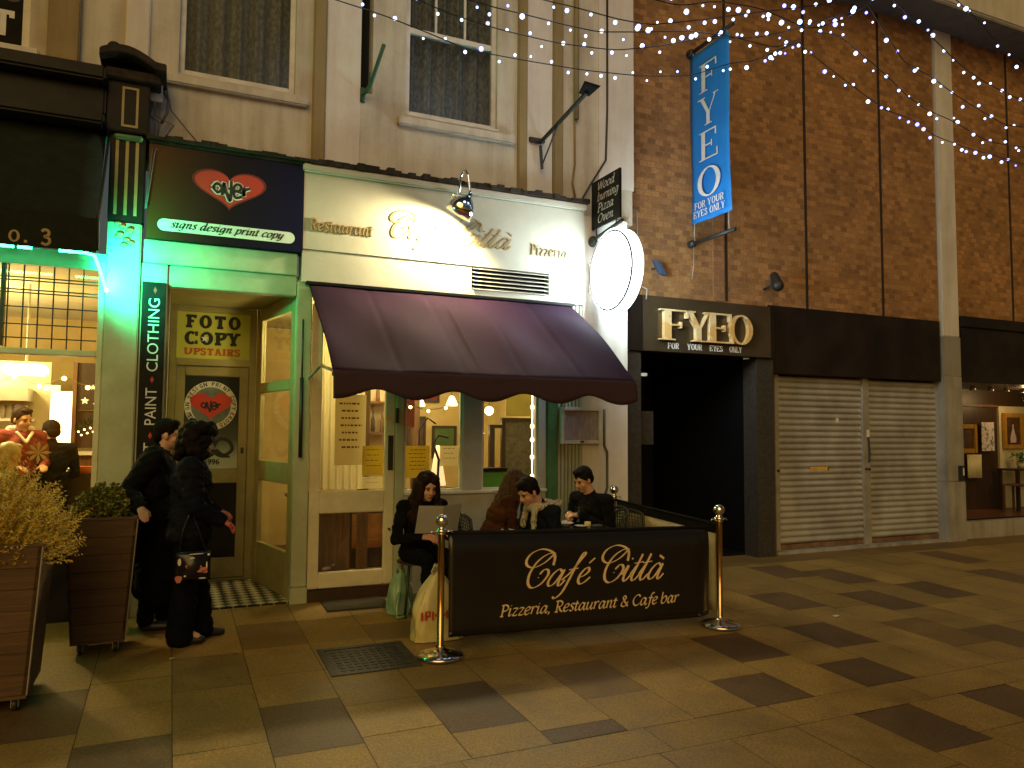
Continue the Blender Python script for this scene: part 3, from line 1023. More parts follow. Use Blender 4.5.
def net_curtain(x0, x1, y, z0, z1, parent, seed):
    ph = seed
    mb = MB()
    mb.sheet(lambda u, v: (x0 + (x1 - x0) * u, y + .05 * sin(u * 34 + ph) + .02 * sin(u * 83 + ph * 2), z0 + (z1 - z0) * v), 70, 2)
    return mb.build('net_curtain', M['net'], parent, smooth=True, fix=False)


def sash(x0, x1, z0, z1, y, rail=None, munt=None):
    mb = MB()
    mb.frame(x0, x1, z0, z1, y - .05, y + .02, .05, .06, .06)
    w = mb.build('window', M['white'], bld, bevel=.005)
    if rail:
        q = MB()
        q.box(x0 + .05, x1 - .05, y - .045, y + .01, rail - .03, rail + .03)
        for m_ in munt:
            q.box(m_ - .012, m_ + .012, y - .035, y + .0, rail + .03, z1 - .06)
        q.build('glazing_bar', M['white'], w, bevel=.004)
    g = MB()
    g.box(x0 + .045, x1 - .045, y - .018, y - .012, z0 + .055, z1 - .055)
    g.build('pane', M['glassdark'], w)
    net_curtain(x0 + .03, x1 - .03, y + .12, z0 + .03, z1, w, x0)
    return w


w1 = sash(-.03, .98, 4.72, 6.55, .24)
w2 = sash(2.06, 3.06, 4.72, 6.55, .24, 5.63, (2.39, 2.71))
B('window_sill', M['render'], w1, (-.16, 1.10, .085, .17, 4.60, 4.685), bevel=.012)
B('window_sill', M['render'], w2, (1.97, 3.25, .085, .17, 4.59, 4.685), bevel=.012)
B('sub_sill', M['white'], w2, (2.06, 3.06, .10, .2, 4.687, 4.718), bevel=.006)
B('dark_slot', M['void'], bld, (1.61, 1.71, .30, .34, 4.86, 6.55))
# fascia over the cafe
B('fascia_board', M['fascia'], bld, (1.055, 4.0, -.055, .15, 3.20, 3.918), bevel=.004)
B('fascia_apron', M['fascia'], bld, (1.055, 2.70, -.045, .15, 2.90, 3.197), (2.70, 4.0, -.045, .15, 2.90, 2.965), (2.70, 2.715, -.045, .15, 2.965, 3.197), (3.585, 4.0, -.045, .15, 2.965, 3.197))
mb = MB()
mb.box(1.04, 4.015, -.10, .15, 3.921, 3.99)
mb.build('cornice', M['fascia'], bld, bevel=.012)
mb = MB()
for i in range(60):
    x = -.26 + i * 4.3 / 60
    mb.box(x, x + 4.3 / 60 - .0005, -.13 + rng.uniform(0, .03), .16, 3.993 if x > 1.03 else 4.005, 4.02 + rng.uniform(0, .035))
mb.build('lead_flashing', M['lead'], bld)
v = MB()
for i in range(6):
    z = 2.985 + i * .041
    v.poly([(2.73, -.062, z - .018), (3.57, -.062, z - .018), (3.57, .03, z + .014), (2.73, .03, z + .014)], (0, .0, .006))
vent = v.build('louvre_vent', M['fascia'], bld)
B('vent_back', M['blackmatt'], vent, (2.715, 3.585, .06, .15, 2.965, 3.197))
# posts and frames of the shopfront
B('shopfront_post', M['greencream'], bld, (1.025, 1.16, -.03, .10, .14, 2.90), (1.018, 1.168, -.045, .11, -.03, .137), bevel=.008)
B('shopfront_mullion', M['greypaint'], bld, (2.645, 2.85, -.03, .06, .96, 2.897), bevel=.008)
B('shopfront_mullion', M['greypaint'], bld, (3.475, 3.57, -.03, .06, .96, 2.897), bevel=.008)
B('shopfront_mullion', M['greencream'], bld, (1.965, 2.05, -.03, .06, .0, 2.897), bevel=.008)
B('green_post', M['greenpaint'], bld, (3.572, 3.70, -.05, .10, -.02, 2.897), bevel=.012)
B('stall_riser', M['greypaint'], bld, (2.05, 3.57, -.02, .06, -.02, .93), bevel=.006)
B('window_ledge', M['white'], bld, (2.05, 3.57, -.055, .065, .932, .962), bevel=.006)
mb = MB()
for i in range(7):
    mb.box(3.703 + i * .043, 3.703 + i * .043 + .034, -.03, .10, -.02, 2.897)
mb.build('fluted_pilaster', M['greencream'], bld, bevel=.006)
B('right_wall', M['render_white'], bld, (4.01, 4.58, -.005, .6, -.03, 3.89))
B('door_step', M['darkwood'], bld, (1.17, 1.965, -.04, .2, -.02, .10), bevel=.008)
for a, b in ((2.05, 2.645), (2.85, 3.475)):
    mb = MB()
    mb.frame(a, b, .962, 2.895, -.012, .03, .022)
    w = mb.build('window', M['white'], bld)
    g = MB()
    g.box(a + .02, b - .02, .004, .010, .98, 2.875)
    g.build('pane', M['glass'], w)
# cafe door, two lights
mb = MB()
mb.frame(1.172, 1.962, .11, 2.72, -.012, .04, .095, .14, .12)
mb.box(1.267, 1.867, -.012, .04, .785, .985)
mb.box(1.172, 1.962, -.012, .04, 2.725, 2.895)
dr = mb.build('cafe_door', M['cream'], bld, bevel=.008)
for a, b in ((.25, .785), (.985, 2.60)):
    g = MB()
    g.box(1.267, 1.867, .010, .016, a, b)
    g.build('pane', M['glass'], dr)
B('push_plate', M['iron'], dr, (1.895, 1.945, -.020, -.0125, 1.17, 1.50), bevel=.002)
B('hinge', M['iron'], dr, (1.962, 1.985, -.045, -.031, 1.62, 1.76))
mb = MB()
mb.caps((1.915, -.035, .62), (1.915, -.013, .62), .012, .012, 10)
mb.build('door_knob', M['iron'], dr, smooth=True)
# header boards and posts of the print shop recess
B('entrance_header', M['greencream'], bld, (-.25, 1.02, -.02, .12, 2.955, 3.155), (-.05, 1.02, .004, .12, 2.77, 2.952), bevel=.006)
B('entrance_post', M['greencream'], bld, (-.265, -.055, -.012, .10, -.02, 2.953), bevel=.008)
B('entrance_ceiling', M['olive'], bld, (-.05, 1.02, .12, 1.2, 2.80, 2.90))
B('entrance_side_wall', M['olive'], bld, (-.10, -.035, .10, 1.24, 0, 2.80))
# glazed return between the recess and the cafe (splayed)
A0, A1 = Vector((1.03, .10, 0)), Vector((.80, 1.20, 0))
dv = (A1 - A0).normalized()
nv = Vector((dv.y, -dv.x, 0)) * .05


def splay(mb, s0, s1, z0, z1):
    L = (A1 - A0).length
    p, q = A0 + dv * (s0 * L), A0 + dv * (s1 * L)
    lo = [p, p + nv, q + nv, q]
    mb.hexa([(a.x, a.y, z0) for a in lo], [(a.x, a.y, z1) for a in lo])


mb = MB()
splay(mb, 0, .10, 0.012, 2.8)
splay(mb, .86, 1, .012, 2.8)
for z0, z1 in ((.012, .42), (1.04, 1.24), (1.92, 2.02), (2.66, 2.8)):
    splay(mb, .10, .86, z0, z1)
sp_ = mb.build('side_glazing', M['olive'], bld, bevel=.006)
mb = MB()
L = (A1 - A0).length
for z0, z1 in ((.42, 1.04), (1.24, 1.92), (2.02, 2.66)):
    p, q = A0 + dv * (.1 * L) + nv * .5, A0 + dv * (.86 * L) + nv * .5
    e = nv.normalized() * .006
    mb.hexa([(p.x, p.y, z0), (p.x + e.x, p.y + e.y, z0), (q.x + e.x, q.y + e.y, z0), (q.x, q.y, z0)],
            [(p.x, p.y, z1), (p.x + e.x, p.y + e.y, z1), (q.x + e.x, q.y + e.y, z1), (q.x, q.y, z1)])
mb.build('pane', M['glass'], sp_)
# the recessed print shop door with transom light
mb = MB()
mb.frame(-.03, .80, .02, 2.80, 1.20, 1.27, .065, .02, .06)
mb.box(.035, .735, 1.20, 1.27, 2.19, 2.262)
mb.build('door_frame', M['olive'], bld, bevel=.006)
mb = MB()
mb.frame(.04, .73, .045, 2.187, 1.225, 1.265, .085, .2, .10)
mb.box(.125, .645, 1.225, 1.265, 1.0, 1.14)
pd = mb.build('print_shop_door', M['olive'], bld, bevel=.006)
B('pane', M['glassdark'], pd, (.125, .645, 1.243, 1.248, .245, 1.0))
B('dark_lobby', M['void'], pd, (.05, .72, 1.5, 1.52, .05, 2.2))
B('lock', M['iron'], pd, (.672, .70, 1.215, 1.224, 1.30, 1.36))
# poster glued to the door
po = B('door_poster', gradient_x('grey printed poster', [(0, (.46, .50, .40)), (.35, (.34, .38, .32)), (.6, (.08, .09, .08)), (1, (.02, .022, .022))], .98, 1.75, .5, 'Z'), pd, (.128, .642, 1.236, 1.242, 1.145, 2.085))
ring = MB()
cx, cz, R0, R1 = .375, 1.785, .250, .190
ring._add([p for k in range(48) for p in ((cx + R0 * cos(2 * pi * k / 48), 1.2345, cz + R0 * sin(2 * pi * k / 48)), (cx + R1 * cos(2 * pi * k / 48), 1.2345, cz + R1 * sin(2 * pi * k / 48)))],
          [(2 * k, 2 * k + 1, (2 * k + 3) % 96, (2 * k + 2) % 96) for k in range(48)])
ring.build('poster_ring', M['paper'], po)
mb = MB()
mb._add([(cx + R1 * cos(2 * pi * k / 48), 1.2350, cz + R1 * sin(2 * pi * k / 48)) for k in range(48)], [tuple(range(48))])
mb.build('poster_disc', mat('grey green print', (.15, .19, .17), (.07, .08, .07), 4, .5), po)


def heart_pts(cx, cz, w, h, n=48):
    out = []
    for k in range(n):
        t = 2 * pi * k / n
        X = 16 * sin(t) ** 3
        Zv = 13 * cos(t) - 5 * cos(2 * t) - 2 * cos(3 * t) - cos(4 * t)
        out.append((cx + X / 32 * w, cz + (Zv + 2.5) / 29 * h))
    return out


def heart(name, cx, cz, w, h, y, m, parent):
    mb = MB()
    P = heart_pts(cx, cz, w, h)
    c = (cx, y, cz)
    vs = [c] + [(a, y, b) for a, b in P]
    mb._add(vs, [(0, 1 + k, 1 + (k + 1) % len(P)) for k in range(len(P))])
    return mb.build(name, m, parent)


heart('poster_heart', cx, cz - .01, .40, .27, 1.2340, M['redink'], po)


def onelogo(mb, cx, cz, s, y, th, dz=.002):
    """the tangled hand-drawn word inside the heart"""
    W = [[(-1.0, .1), (-.78, .36), (-.52, .12), (-.72, -.16), (-1.0, .1)],
         [(-.5, -.3), (-.42, .42), (-.28, -.1), (-.05, -.55), (-.02, .6)],
         [(.1, .0), (.42, .08), (.5, .36), (.26, .42), (.1, .1), (.22, -.34), (.56, -.26)],
         [(.62, .3), (.66, -.2), (.7, .12), (.98, .28)], [(-.15, .15), (.6, -.05)]]
    st = []
    for w in W:
        st.append(ribbon(smooth_path(w), lambda d, t: th))
    put_strips(mb, st, (cx, y, cz), (1, 0, 0), (0, 0, 1), s, dz)


mb = MB(); onelogo(mb, cx, cz - .005, .095, 1.2335, .18, .0005); mb.build('poster_scrawl', M['blackink'], po)


def ring_text(text, cx, cz, r, h, y, a0, a1, m, parent):
    n = len(text)
    st_all = MB()
    for k, ch in enumerate(text):
        if ch == ' ':
            continue
        a = a0 + (a1 - a0) * k / (n - 1)
        s, adv = cap_letter(ch, .2, .17, .0, .17)
        dirr = (sin(a), cos(a)) if True else 0
        X = (cos(a), 0, -sin(a)); Z = (sin(a), 0, cos(a))
        o = (cx + r * sin(a) - X[0] * h * .35, y, cz + r * cos(a) - X[2] * h * .35)
        put_strips(st_all, s, o, X, Z, h, .0003, .00005)
    return st_all.build('poster_lettering', m, parent)


_D = cap_letter


def cap_letter(ch, T, t, sl, sh):
    if ch in 'DGJ':
        S = []
        def arc(w, a0, a1, x):
            st = []
            for k in range(25):
                a = a0 + (a1 - a0) * k / 24
                st.append((Vector((x + w * cos(a), .5 + .5 * sin(a), 0)), Vector((x + (w - T) * cos(a), .5 + (.5 - t) * sin(a), 0))))
            return st
        if ch == 'D':
            S.append([(Vector((0, 1, 0)), Vector((0, 0, 0))), (Vector((T, 1, 0)), Vector((T, 0, 0)))])
            S.append(arc(.6, -pi / 2, pi / 2, T * .6))
            return S, .82
        S.append(arc(.36, radians(40), radians(320), .36))
        S.append([(Vector((.4, .48, 0)), Vector((.4, .48 - t, 0))), (Vector((.72, .48, 0)), Vector((.72, .48 - t, 0)))])
        S.append([(Vector((.72 - T, .48, 0)), Vector((.72 - T, .08, 0))), (Vector((.72, .48, 0)), Vector((.72, .08, 0)))])
        return S, .84
    return _D(ch, T, t, sl, sh)


ring_text('SIGN DESIGN PRINT COPY', cx, cz, .202, .040, 1.2338, radians(-118), radians(96), M['blackink'], po)
ring_text('GRAFFITI STORE', cx, cz, .202, .040, 1.2338, radians(244), radians(112), M['blackink'], po)
mb = MB()
W = [[(-1, -.2), (-.7, .5), (-.2, .6), (.1, .1), (-.3, -.3), (-.8, -.2)], [(-.1, -.5), (.3, .3), (.8, .25), (1.0, -.2), (.6, -.5), (.2, -.2)], [(-.9, .6), (-.2, .1), (.3, -.5), (.9, -.6)], [(-1, -.5), (-.5, -.7), (.1, -.45)]]
put_strips(mb, [ribbon(smooth_path(w), lambda d, t: .11 + .08 * sin(t * pi)) for w in W], (.40, 1.2355, 1.38), (1, 0, 0), (0, 0, 1), .19, .0006)
mb.build('poster_scrawl', M['blackink'], po)
mb = MB()
s, wd = cap_strips('1996', .22, .12, .05, .12)
put_strips(mb, s, (.33, 1.2355, 1.19), (1, 0, 0), (0, 0, 1), .055, .0006)
mb.build('poster_date', M['blackink'], po)
# transom sign
tr = thing('transom_sign', 'yellow green glass sign over the recessed door reading foto copy upstairs', 'sign', (.35, 1.24, 2.33))
B('panel', mat('olive yellow panel', (.50, .52, .10), (.44, .46, .08), 3, .5), tr, (.035, .735, 1.235, 1.25, 2.264, 2.738))
mb = MB()
for txt, z, x, h, w in (('FOTO', 2.575, .115, .135, .54), ('COPY', 2.405, .095, .135, .555)):
    s, wd = cap_strips(txt, .27, .2, .07, .2)
    put_strips(mb, s, (x, 1.2345, z), (1, 0, 0), (0, 0, 1), h, .0012, .00012, fn=lambda p, k=w / (wd * h): Vector((p.x * k, p.y, 0)))
mb.build('lettering', M['blackink'], tr)
mb = MB()
s, wd = cap_strips('UPSTAIRS', .28, .2, .05, .2)
put_strips(mb, s, (.105, 1.2345, 2.30), (1, 0, 0), (0, 0, 1), .072, .0012, .00012, fn=lambda p, k=.54 / (wd * .072): Vector((p.x * k, p.y, 0)))
mb.build('lettering', M['orangeink'], tr)
mb = MB()
mb._add([(.297 + (.040 if k % 2 == 0 else .016) * sin(pi * k / 5), 1.2318, 2.472 + (.040 if k % 2 == 0 else .016) * cos(pi * k / 5)) for k in range(10)], [tuple(range(10))])
mb.build('star', M['whiteink'], tr)
# PRINT PAINT CLOTHING board on the left post
pb = thing('vertical_sign', 'tall narrow black board lettered print paint clothing upwards', 'sign', (-.16, -.03, .6))
B('board', M['black'], pb, (-.250, -.066, -.030, -.0135, .62, 2.79), bevel=.002)
for txt, z, h in (('CLOTHING', 2.03, .62), ('PAINT', 1.58, .31), ('PRINT', 1.10, .33)):
    sans('lettering', txt, (-.112, -.0305, z), (0, 0, 1), (-1, 0, 0), .085, M['whiteink'], pb, width=h)
mb = MB()
for z in (2.72, 1.96, 1.49):
    mb.poly([(-.15, -.0315, z - .03), (-.135, -.0315, z), (-.15, -.0315, z + .03), (-.165, -.0315, z)], (0, .001, 0))
mb.build('bullet_mark', M['redink'], pb)
# print shop fascia sign
os_ = thing('fascia_sign', 'dark shop sign with a red heart and a pale pill reading signs design print copy', 'sign', (.4, 0, 3.16))
B('panel', gradient_x('printed sign board', [(0, (.085, .034, .010)), (.22, (.045, .018, .010)), (.5, (.012, .008, .012)), (1, (.008, .009, .035))], -.64, .64, .3), os_,
  (-.235, 1.05, -.062, .15, 3.163, 3.975), bevel=.004)
B('trim', M['lead'], os_, (-.235, 1.05, -.075, .15, 3.978, 4.0))
heart('heart_edge', .415, 3.645, .62, .355, -.0632, mat('dark red print', (.16, .012, .010), None, 4, .5), os_)
heart('heart', .415, 3.648, .575, .32, -.0642, M['redink'], os_)
mb = MB(); onelogo(mb, .43, 3.645, .155, -.0645, .27, .0005); mb.build('logo_outline', M['whiteink'], os_)
mb = MB(); onelogo(mb, .43, 3.645, .155, -.0672, .15, .0005); mb.build('logo', M['blackink'], os_)
mb = MB()
P = [(.93 + .052 * sin(a), 3.285 + .052 * cos(a)) for a in [pi * k / 12 for k in range(13)]] + [(-.10 - .052 * sin(a), 3.285 - .052 * cos(a)) for a in [pi * k / 12 for k in range(13)]]
mb.poly([(a, -.0635, b) for a, b in P], (0, .001, 0))
mb.build('pill', mat('pale pill print', (.74, .80, .74), None, 4, .5), os_)
mb = MB()
s, wd = text_strips('signs design print copy', GL, nib(.05, .15, 20), .32, .03)
put_strips(mb, s, (-.05, -.0638, 3.268), (1, 0, 0), (0, 0, 1), .115, .0008, .0001, fn=lambda p, k=.93 / (wd * .115): Vector((p.x * k, p.y * .8, 0)))
mb.build('lettering', M['blackink'], os_)
# cafe lettering on the fascia
cs = thing('raised_lettering', 'raised gilt lettering naming the cafe restaurant and pizzeria on the cream fascia', 'sign', (2.45, -.06, 3.4))
mb = MB()
s, wd = text_strips('CafE CittA', SCRIPT, nib(.028, .115, 12), .30)
put_strips(mb, s, (1.815, -.0555, 3.405), (1, 0, 0), (0, 0, 1), .225, .006, .0003, fn=lambda p, k=1.30 / (wd * .225): Vector((p.x * k, p.y, 0)))
mb.build('letters', M['goldpaint'], cs)
for txt, x, w in (('Restaurant', 1.11, .60), ('Pizzeria', 3.36, .44)):
    mb = MB()
    s, wd = text_strips(txt, GL, nib(.035, .11, 40), .05, .03)
    put_strips(mb, s, (x, -.0555, 3.385), (1, 0, 0), (0, 0, 1), .155, .010, .0004, fn=lambda p, k=w / (wd * .155): Vector((p.x * k, p.y, 0)))
    mb.build('letters', M['goldpaint'], cs)

# interior of the cafe (part of the building)
B('room_wall', M['warmwall'], bld, (.86, 4.55, 3.4, 3.5, -.02, 2.9), (4.45, 4.55, .65, 3.4, -.02, 2.9), (.70, .80, 1.3, 3.5, -.02, 2.9), bevel=0)
B('room_ceiling', M['cream'], bld, (.82, 4.45, .17, 3.4, 2.91, 2.98))
B('room_floor', M['wood'], bld, (1.03, 4.45, .07, 3.4, .01, .03))
B('rose_panel', M['pinkwall'], bld, (1.75, 2.35, 1.8, 1.9, .03, 2.9))
B('timber_post', M['wood'], bld, (1.86, 1.96, 1.0, 1.1, .03, 2.9), (2.72, 2.80, 1.9, 2.0, .03, 2.9), (3.3, 3.37, 1.2, 1.27, .03, 2.9))

# awning
aw = thing('awning', 'aubergine canvas awning with a scalloped edge over the cafe window', 'awning', (2.47, 0, 2.0))
AX0, AX1, AY0, AY1, AZ0, AZ1 = 1.115, 3.83, -.085, -1.30, 2.872, 2.005


def canopy(u, v):
    x = AX0 + (AX1 - AX0) * u
    y = AY0 + (AY1 - AY0) * v
    z = AZ0 + (AZ1 - AZ0) * v + .055 * sin(pi * v) * (.5 + .5 * u)
    fold = .010 * sin(u * 21 + v * 2.2) * sin(pi * v) + .012 * sin((u * 9 - v * 2.4) * 2) * v * (1 - v) * 3 + .016 * sin((u + v * .25) * 13) * (u > .45) * v * (1 - v) * 3
    return (x, y, z + fold * 2.0 - .006 * max(abs(cos(pi * u * 5)) ** 60, 0) - .02 * sin(pi * v) * abs(sin(pi * u * 2.5)))


mb = MB(); mb.sheet(canopy, 200, 30, (0, .0, -.006)); mb.build('canopy', M['awning'], aw, smooth=True)
for sgn in (0,):
    def val(u, v):
        x = AX0 + (AX1 - AX0) * u
        zb = 1.815 + .030 * cos(2 * pi * (x - 1.445) / .63) + .016 * abs(cos(pi * (x - 1.445) / .63)) ** 5
        return (x, AY1 - .012 - .01 * sin(x * 9) * v - .03 * v, AZ1 + (zb - AZ1) * v)
    mb = MB(); mb.sheet(val, 120, 5, (0, .005, 0)); mb.build('valance', M['valance'], aw, smooth=True)
B('roller_box', M['black'], aw, (AX0 - .03, AX1 + .03, -.115, -.046, 2.868, 2.898), bevel=.004)
for x in (AX0 + .03, AX1 - .03):
    mb = MB(); mb.tube([(x, -.03, 2.02), (x, -.6, 2.09), (x, AY1 + .02, 1.995)], .014); mb.build('arm', M['greypaint'], aw, smooth=True)
mb = MB(); mb.tube([(AX0, AY1 + .03, 1.975), (AX1, AY1 + .03, 1.975)], .016); mb.build('front_bar', M['black'], aw, smooth=True)
mb = MB(); mb.tube([(1.075, -.06, 2.55), (1.075, -.065, 1.9)], .008); mb.tube([(1.075, -.065, 2.02), (1.075, -.067, 1.30)], .017); mb.build('crank_rod', M['iron'], aw, smooth=True)

# swan neck lamp
lm = thing('wall_lamp', 'chrome swan neck lamp bent over the cafe fascia', 'lamp', (2.50, -.05, 3.88))
mb = MB()
mb.lathe((2.495, -.101, 3.87), [(.035, 0), (.035, .015), (.02, .03)], 16, (0, -1, 0))
mb.tube([(2.495, -.12, 3.87), (2.51, -.16, 3.86), (2.52, -.20, 3.92), (2.52, -.225, 4.03), (2.535, -.25, 4.08), (2.55, -.285, 4.08), (2.565, -.315, 4.02), (2.575, -.335, 3.88), (2.578, -.338, 3.83)], .012, 10)
mb.build('swan_neck', M['chrome'], lm, smooth=True)
mb = MB()
axis = Vector((-.50, .34, -1)).normalized()
top = Vector((2.58, -.34, 3.835))
mb.lathe(top, [(.022, -.01), (.028, .03), (.062, .055), (.108, .10), (.132, .155), (.140, .23), (.136, .23), (.127, .155), (.10, .105), (.055, .066), (.01, .055)], 28, axis)
mb.build('dome_shade', M['chrome'], lm, smooth=True)
mb = MB(); mb.ell(top + axis * .17, .036); mb.build('bulb', M['e_bulb'], lm, smooth=True)
LAMP_POS, LAMP_AX = top + axis * .245, axis

# round illuminated projecting sign
rs = thing('round_sign', 'glowing white round sign projecting from the cafe wall', 'sign', (4.13, 0, 3.2))
mb = MB(); mb.lathe((4.075, -.48, 3.20), [(.405, 0), (.435, .0), (.435, .11), (.405, .11)], 48, (1, 0, 0)); mb.build('rim', M['e_rim'], rs, smooth=False)
mb = MB(); mb.tube([(4.067, -.48 + .403 * cos(2 * pi * k / 64), 3.20 + .403 * sin(2 * pi * k / 64)) for k in range(65)], .011, 6); mb.build('edge_ring', M['cable'], rs)
mb = MB(); mb.lathe((4.070, -.48, 3.20), [(.400, 0), (.400, .006)], 48, (1, 0, 0)); mb.lathe((4.184, -.48, 3.20), [(.400, 0), (.400, .006)], 48, (1, 0, 0)); mb.build('lit_face', M['e_disc'], rs)
B('mount_arm', M['steelpost'], rs, (4.10, 4.16, -.06, -.008, 3.06, 3.10), (4.10, 4.16, -.06, -.008, 3.30, 3.34), (4.09, 4.17, -.020, -.006, 3.04, 3.36))
# wood burning pizza oven board
ws = thing('hanging_sign', 'small black board hung on an arm reading wood burning pizza oven', 'sign', (4.13, -.3, 3.7))
B('board', M['black'], ws, (4.118, 4.142, -.585, -.012, 3.735, 4.255), bevel=.003)
for k, txt in enumerate(('Wood', 'burning', 'Pizza', 'Oven')):
    mb = MB()
    s, wd = text_strips(txt, GL, nib(.035, .10, 35), .2, .02)
    w = {0: .34, 1: .42, 2: .32, 3: .32}[k]
    put_strips(mb, s, (4.1178, -.14, 4.135 - k * .118), (0, -1, 0), (0, 0, 1), .13, .001, .0001, fn=lambda p, q=w / (wd * .13): Vector((p.x * q, p.y, 0)))
    mb.build('lettering', M['whiteink'], ws)
mb = MB(); mb.tube([(4.13, .02, 3.62), (4.13, -.30, 3.66), (4.13, -.62, 3.70)], .018); mb.tube([(4.13, -.1, 3.64), (4.13, -.1, 3.74)], .008); mb.tube([(4.13, -.5, 3.685), (4.13, -.5, 3.74)], .008)
mb.caps((4.13, .0, 3.60), (4.13, -.03, 3.62), .05, .05); mb.build('support_arm', M['iron'], ws, smooth=True)
# menu case
mc = thing('menu_case', 'cream framed menu case on the wall beside the green post', 'menu case', (3.97, -.06, 1.6))
mb = MB(); mb.frame(3.715, 4.205, 1.42, 1.805, -.085, -.032, .038); mb.build('frame', M['white'], mc, bevel=.004)
B('menu_sheet', mat('mauve menu print', (.48, .45, .50), (.30, .27, .33), 9, .6, stretch=(3, 1, 1)), mc, (3.755, 4.165, -.060, -.050, 1.460, 1.765))
B('pane', M['glass'], mc, (3.753, 4.167, -.076, -.072, 1.458, 1.767))
B('lock', M['iron'], mc, (3.945, 3.985, -.09, -.0855, 1.432, 1.452))
# conduit on the right wall
mb = MB(); mb.tube([(4.275, -.02, 1.79), (4.275, -.02, 1.40), (4.31, -.02, 1.33), (4.31, -.02, .95), (4.285, -.02, .88), (4.285, -.02, -.01)], .014)
tag(mb.build('conduit', M['cable'], None, smooth=True), 'thin grey conduit running down the white wall below the menu case', 'conduit')
# flood light on an arm
fl = thing('floodlight', 'black floodlight on a slanted iron arm high on the cream wall', 'floodlight', (3.55, .12, 4.6))
mb = MB()
mb.tube([(3.55, .10, 4.66), (3.55, -.9, 4.80)], .022); mb.tube([(3.55, .10, 4.62), (3.55, .06, 4.36)], .018); mb.tube([(3.55, .08, 4.38), (3.55, -.30, 4.70)], .009)
mb.box(3.42, 3.60, .09, .122, 4.66, 4.70)
mb.build('arm', M['iron'], fl)
mb = MB(); mb.hexa([(3.49, -.84, 4.80), (3.61, -.84, 4.79), (3.62, -.99, 4.82), (3.48, -.99, 4.83)], [(3.50, -.85, 4.83), (3.60, -.85, 4.82), (3.65, -1.01, 4.84), (3.46, -1.01, 4.855)]); mb.build('lamp_head', M['blackmatt'], fl, bevel=.005)
# green bracket
mb = MB(); mb.tube([(1.62, .148, 4.82), (1.66, -.02, 4.87), (1.70, -.36, 5.12)], .02); mb.tube([(1.62, .148, 4.90), (1.62, .148, 4.76)], .026); mb.tube([(1.66, .0, 4.86), (1.68, .1, 5.05)], .008)
tag(mb.build('iron_bracket', M['greeniron'], None, smooth=True), 'green iron bracket slanting out beside the narrow dark slot', 'bracket')
# pipes and cables on the upper right
mb = MB(); mb.tube([(3.995, .11, 7.4), (3.995, .11, 5.0)], .03); mb.tube([(3.985, .13, 5.0), (3.99, .13, 4.5), (3.96, .13, 4.28), (3.99, .12, 4.12)], .012)
tag(mb.build('drainpipe', M['ochre'], None, smooth=True), 'brown pipe ending halfway down the upper cream wall', 'pipe')
mb = MB(); mb.tube([(4.40, .12, 7.4), (4.40, .12, 5.2), (4.38, .12, 4.6), (4.2, .12, 4.32), (4.06, .10, 4.1), (4.03, .06, 3.95)], .012)
tag(mb.build('black_cable', M['iron'], None, smooth=True), 'black cable dropping down the wall to the pizza oven board', 'cable')
# junction box and loose wires by the left edge
jb = thing('junction_box', 'white junction box with loose wires above the print shop sign', 'junction box', (-.2, .1, 4.5))
B('case', M['white'], jb, (-.245, -.15, .03, .118, 4.38, 4.62), bevel=.006)
mb = MB()
for k in range(5):
    a = rng.uniform(-.03, .03)
    mb.tube([(-.2 + a, .06, 4.40), (-.23 + a, .02, 4.25), (-.12 + a * 3, .0, 4.18), (-.17 + a, .02, 4.02), (-.20 + a * .5, -.09, 3.9), (-.245 + a * .2, -.085, 3.4)][:6 if k < 2 else 4], .005, 6)
mb.tube([(-.12, .12, 4.55), (-.08, .1, 4.35), (.05, .1, 4.2), (.18, .1, 4.06)], .005, 6)
mb.tube([(-.14, .1, 4.5), (-.10, .06, 4.42), (-.11, .05, 4.3), (-.15, .05, 4.2)], .014, 6)
mb.build('loose_wires', M['cable'], jb, smooth=True)

# ================================================================== THE CLUB BUILDING
cb = thing('club_building', 'brown brick building with a black club entrance, two steel shutters and a white concrete pilaster', 'building', (8.5, .5, 0))
mb = MB()
JX = [(4.6, 6.335), (6.35, 7.685), (7.70, 9.11), (9.125, 10.26), (10.66, 11.97), (11.985, 13.5), (13.52, 16.5)]
for a, b in JX:
    mb.box(a, b, .45, .8, 3.16, 7.62)
mb.build('brick_wall', M['brick'], cb)
B('brick_strip', M['brickstrip'], cb, (6.13, 6.30, .432, .452, 3.2, 4.75))
for a, b in ((6.325, 6.365), (7.67, 7.715), (9.095, 9.14), (11.955, 12.0), (13.49, 13.53)):
    B('expansion_joint', M['joint'], cb, (a, b, .446, .7, 3.2, 7.6))
B('parapet_beam', M['concrete'], cb, (4.6, 16.5, -.12, .85, 7.66, 8.15), bevel=.02)
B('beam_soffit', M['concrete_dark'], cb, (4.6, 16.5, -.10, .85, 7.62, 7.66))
B('pilaster', M['concrete'], cb, (10.28, 10.64, .40, .8, 2.98, 7.62), bevel=.012)
B('pilaster_patch', M['concrete_grey'], cb, (10.276, 10.644, .396, .8, 2.40, 2.978))
B('pilaster_base', M['concrete_low'], cb, (10.27, 10.65, .39, .8, .86, 2.398), (10.262, 10.658, .384, .8, -.02, .858), bevel=.01)
swt = B('switch_box', M['iron'], cb, (10.50, 10.60, .355, .3895, .87, 1.09), bevel=.006)
B('label_plate', M['white'], swt, (10.56, 10.585, .350, .3545, .95, 1.06))
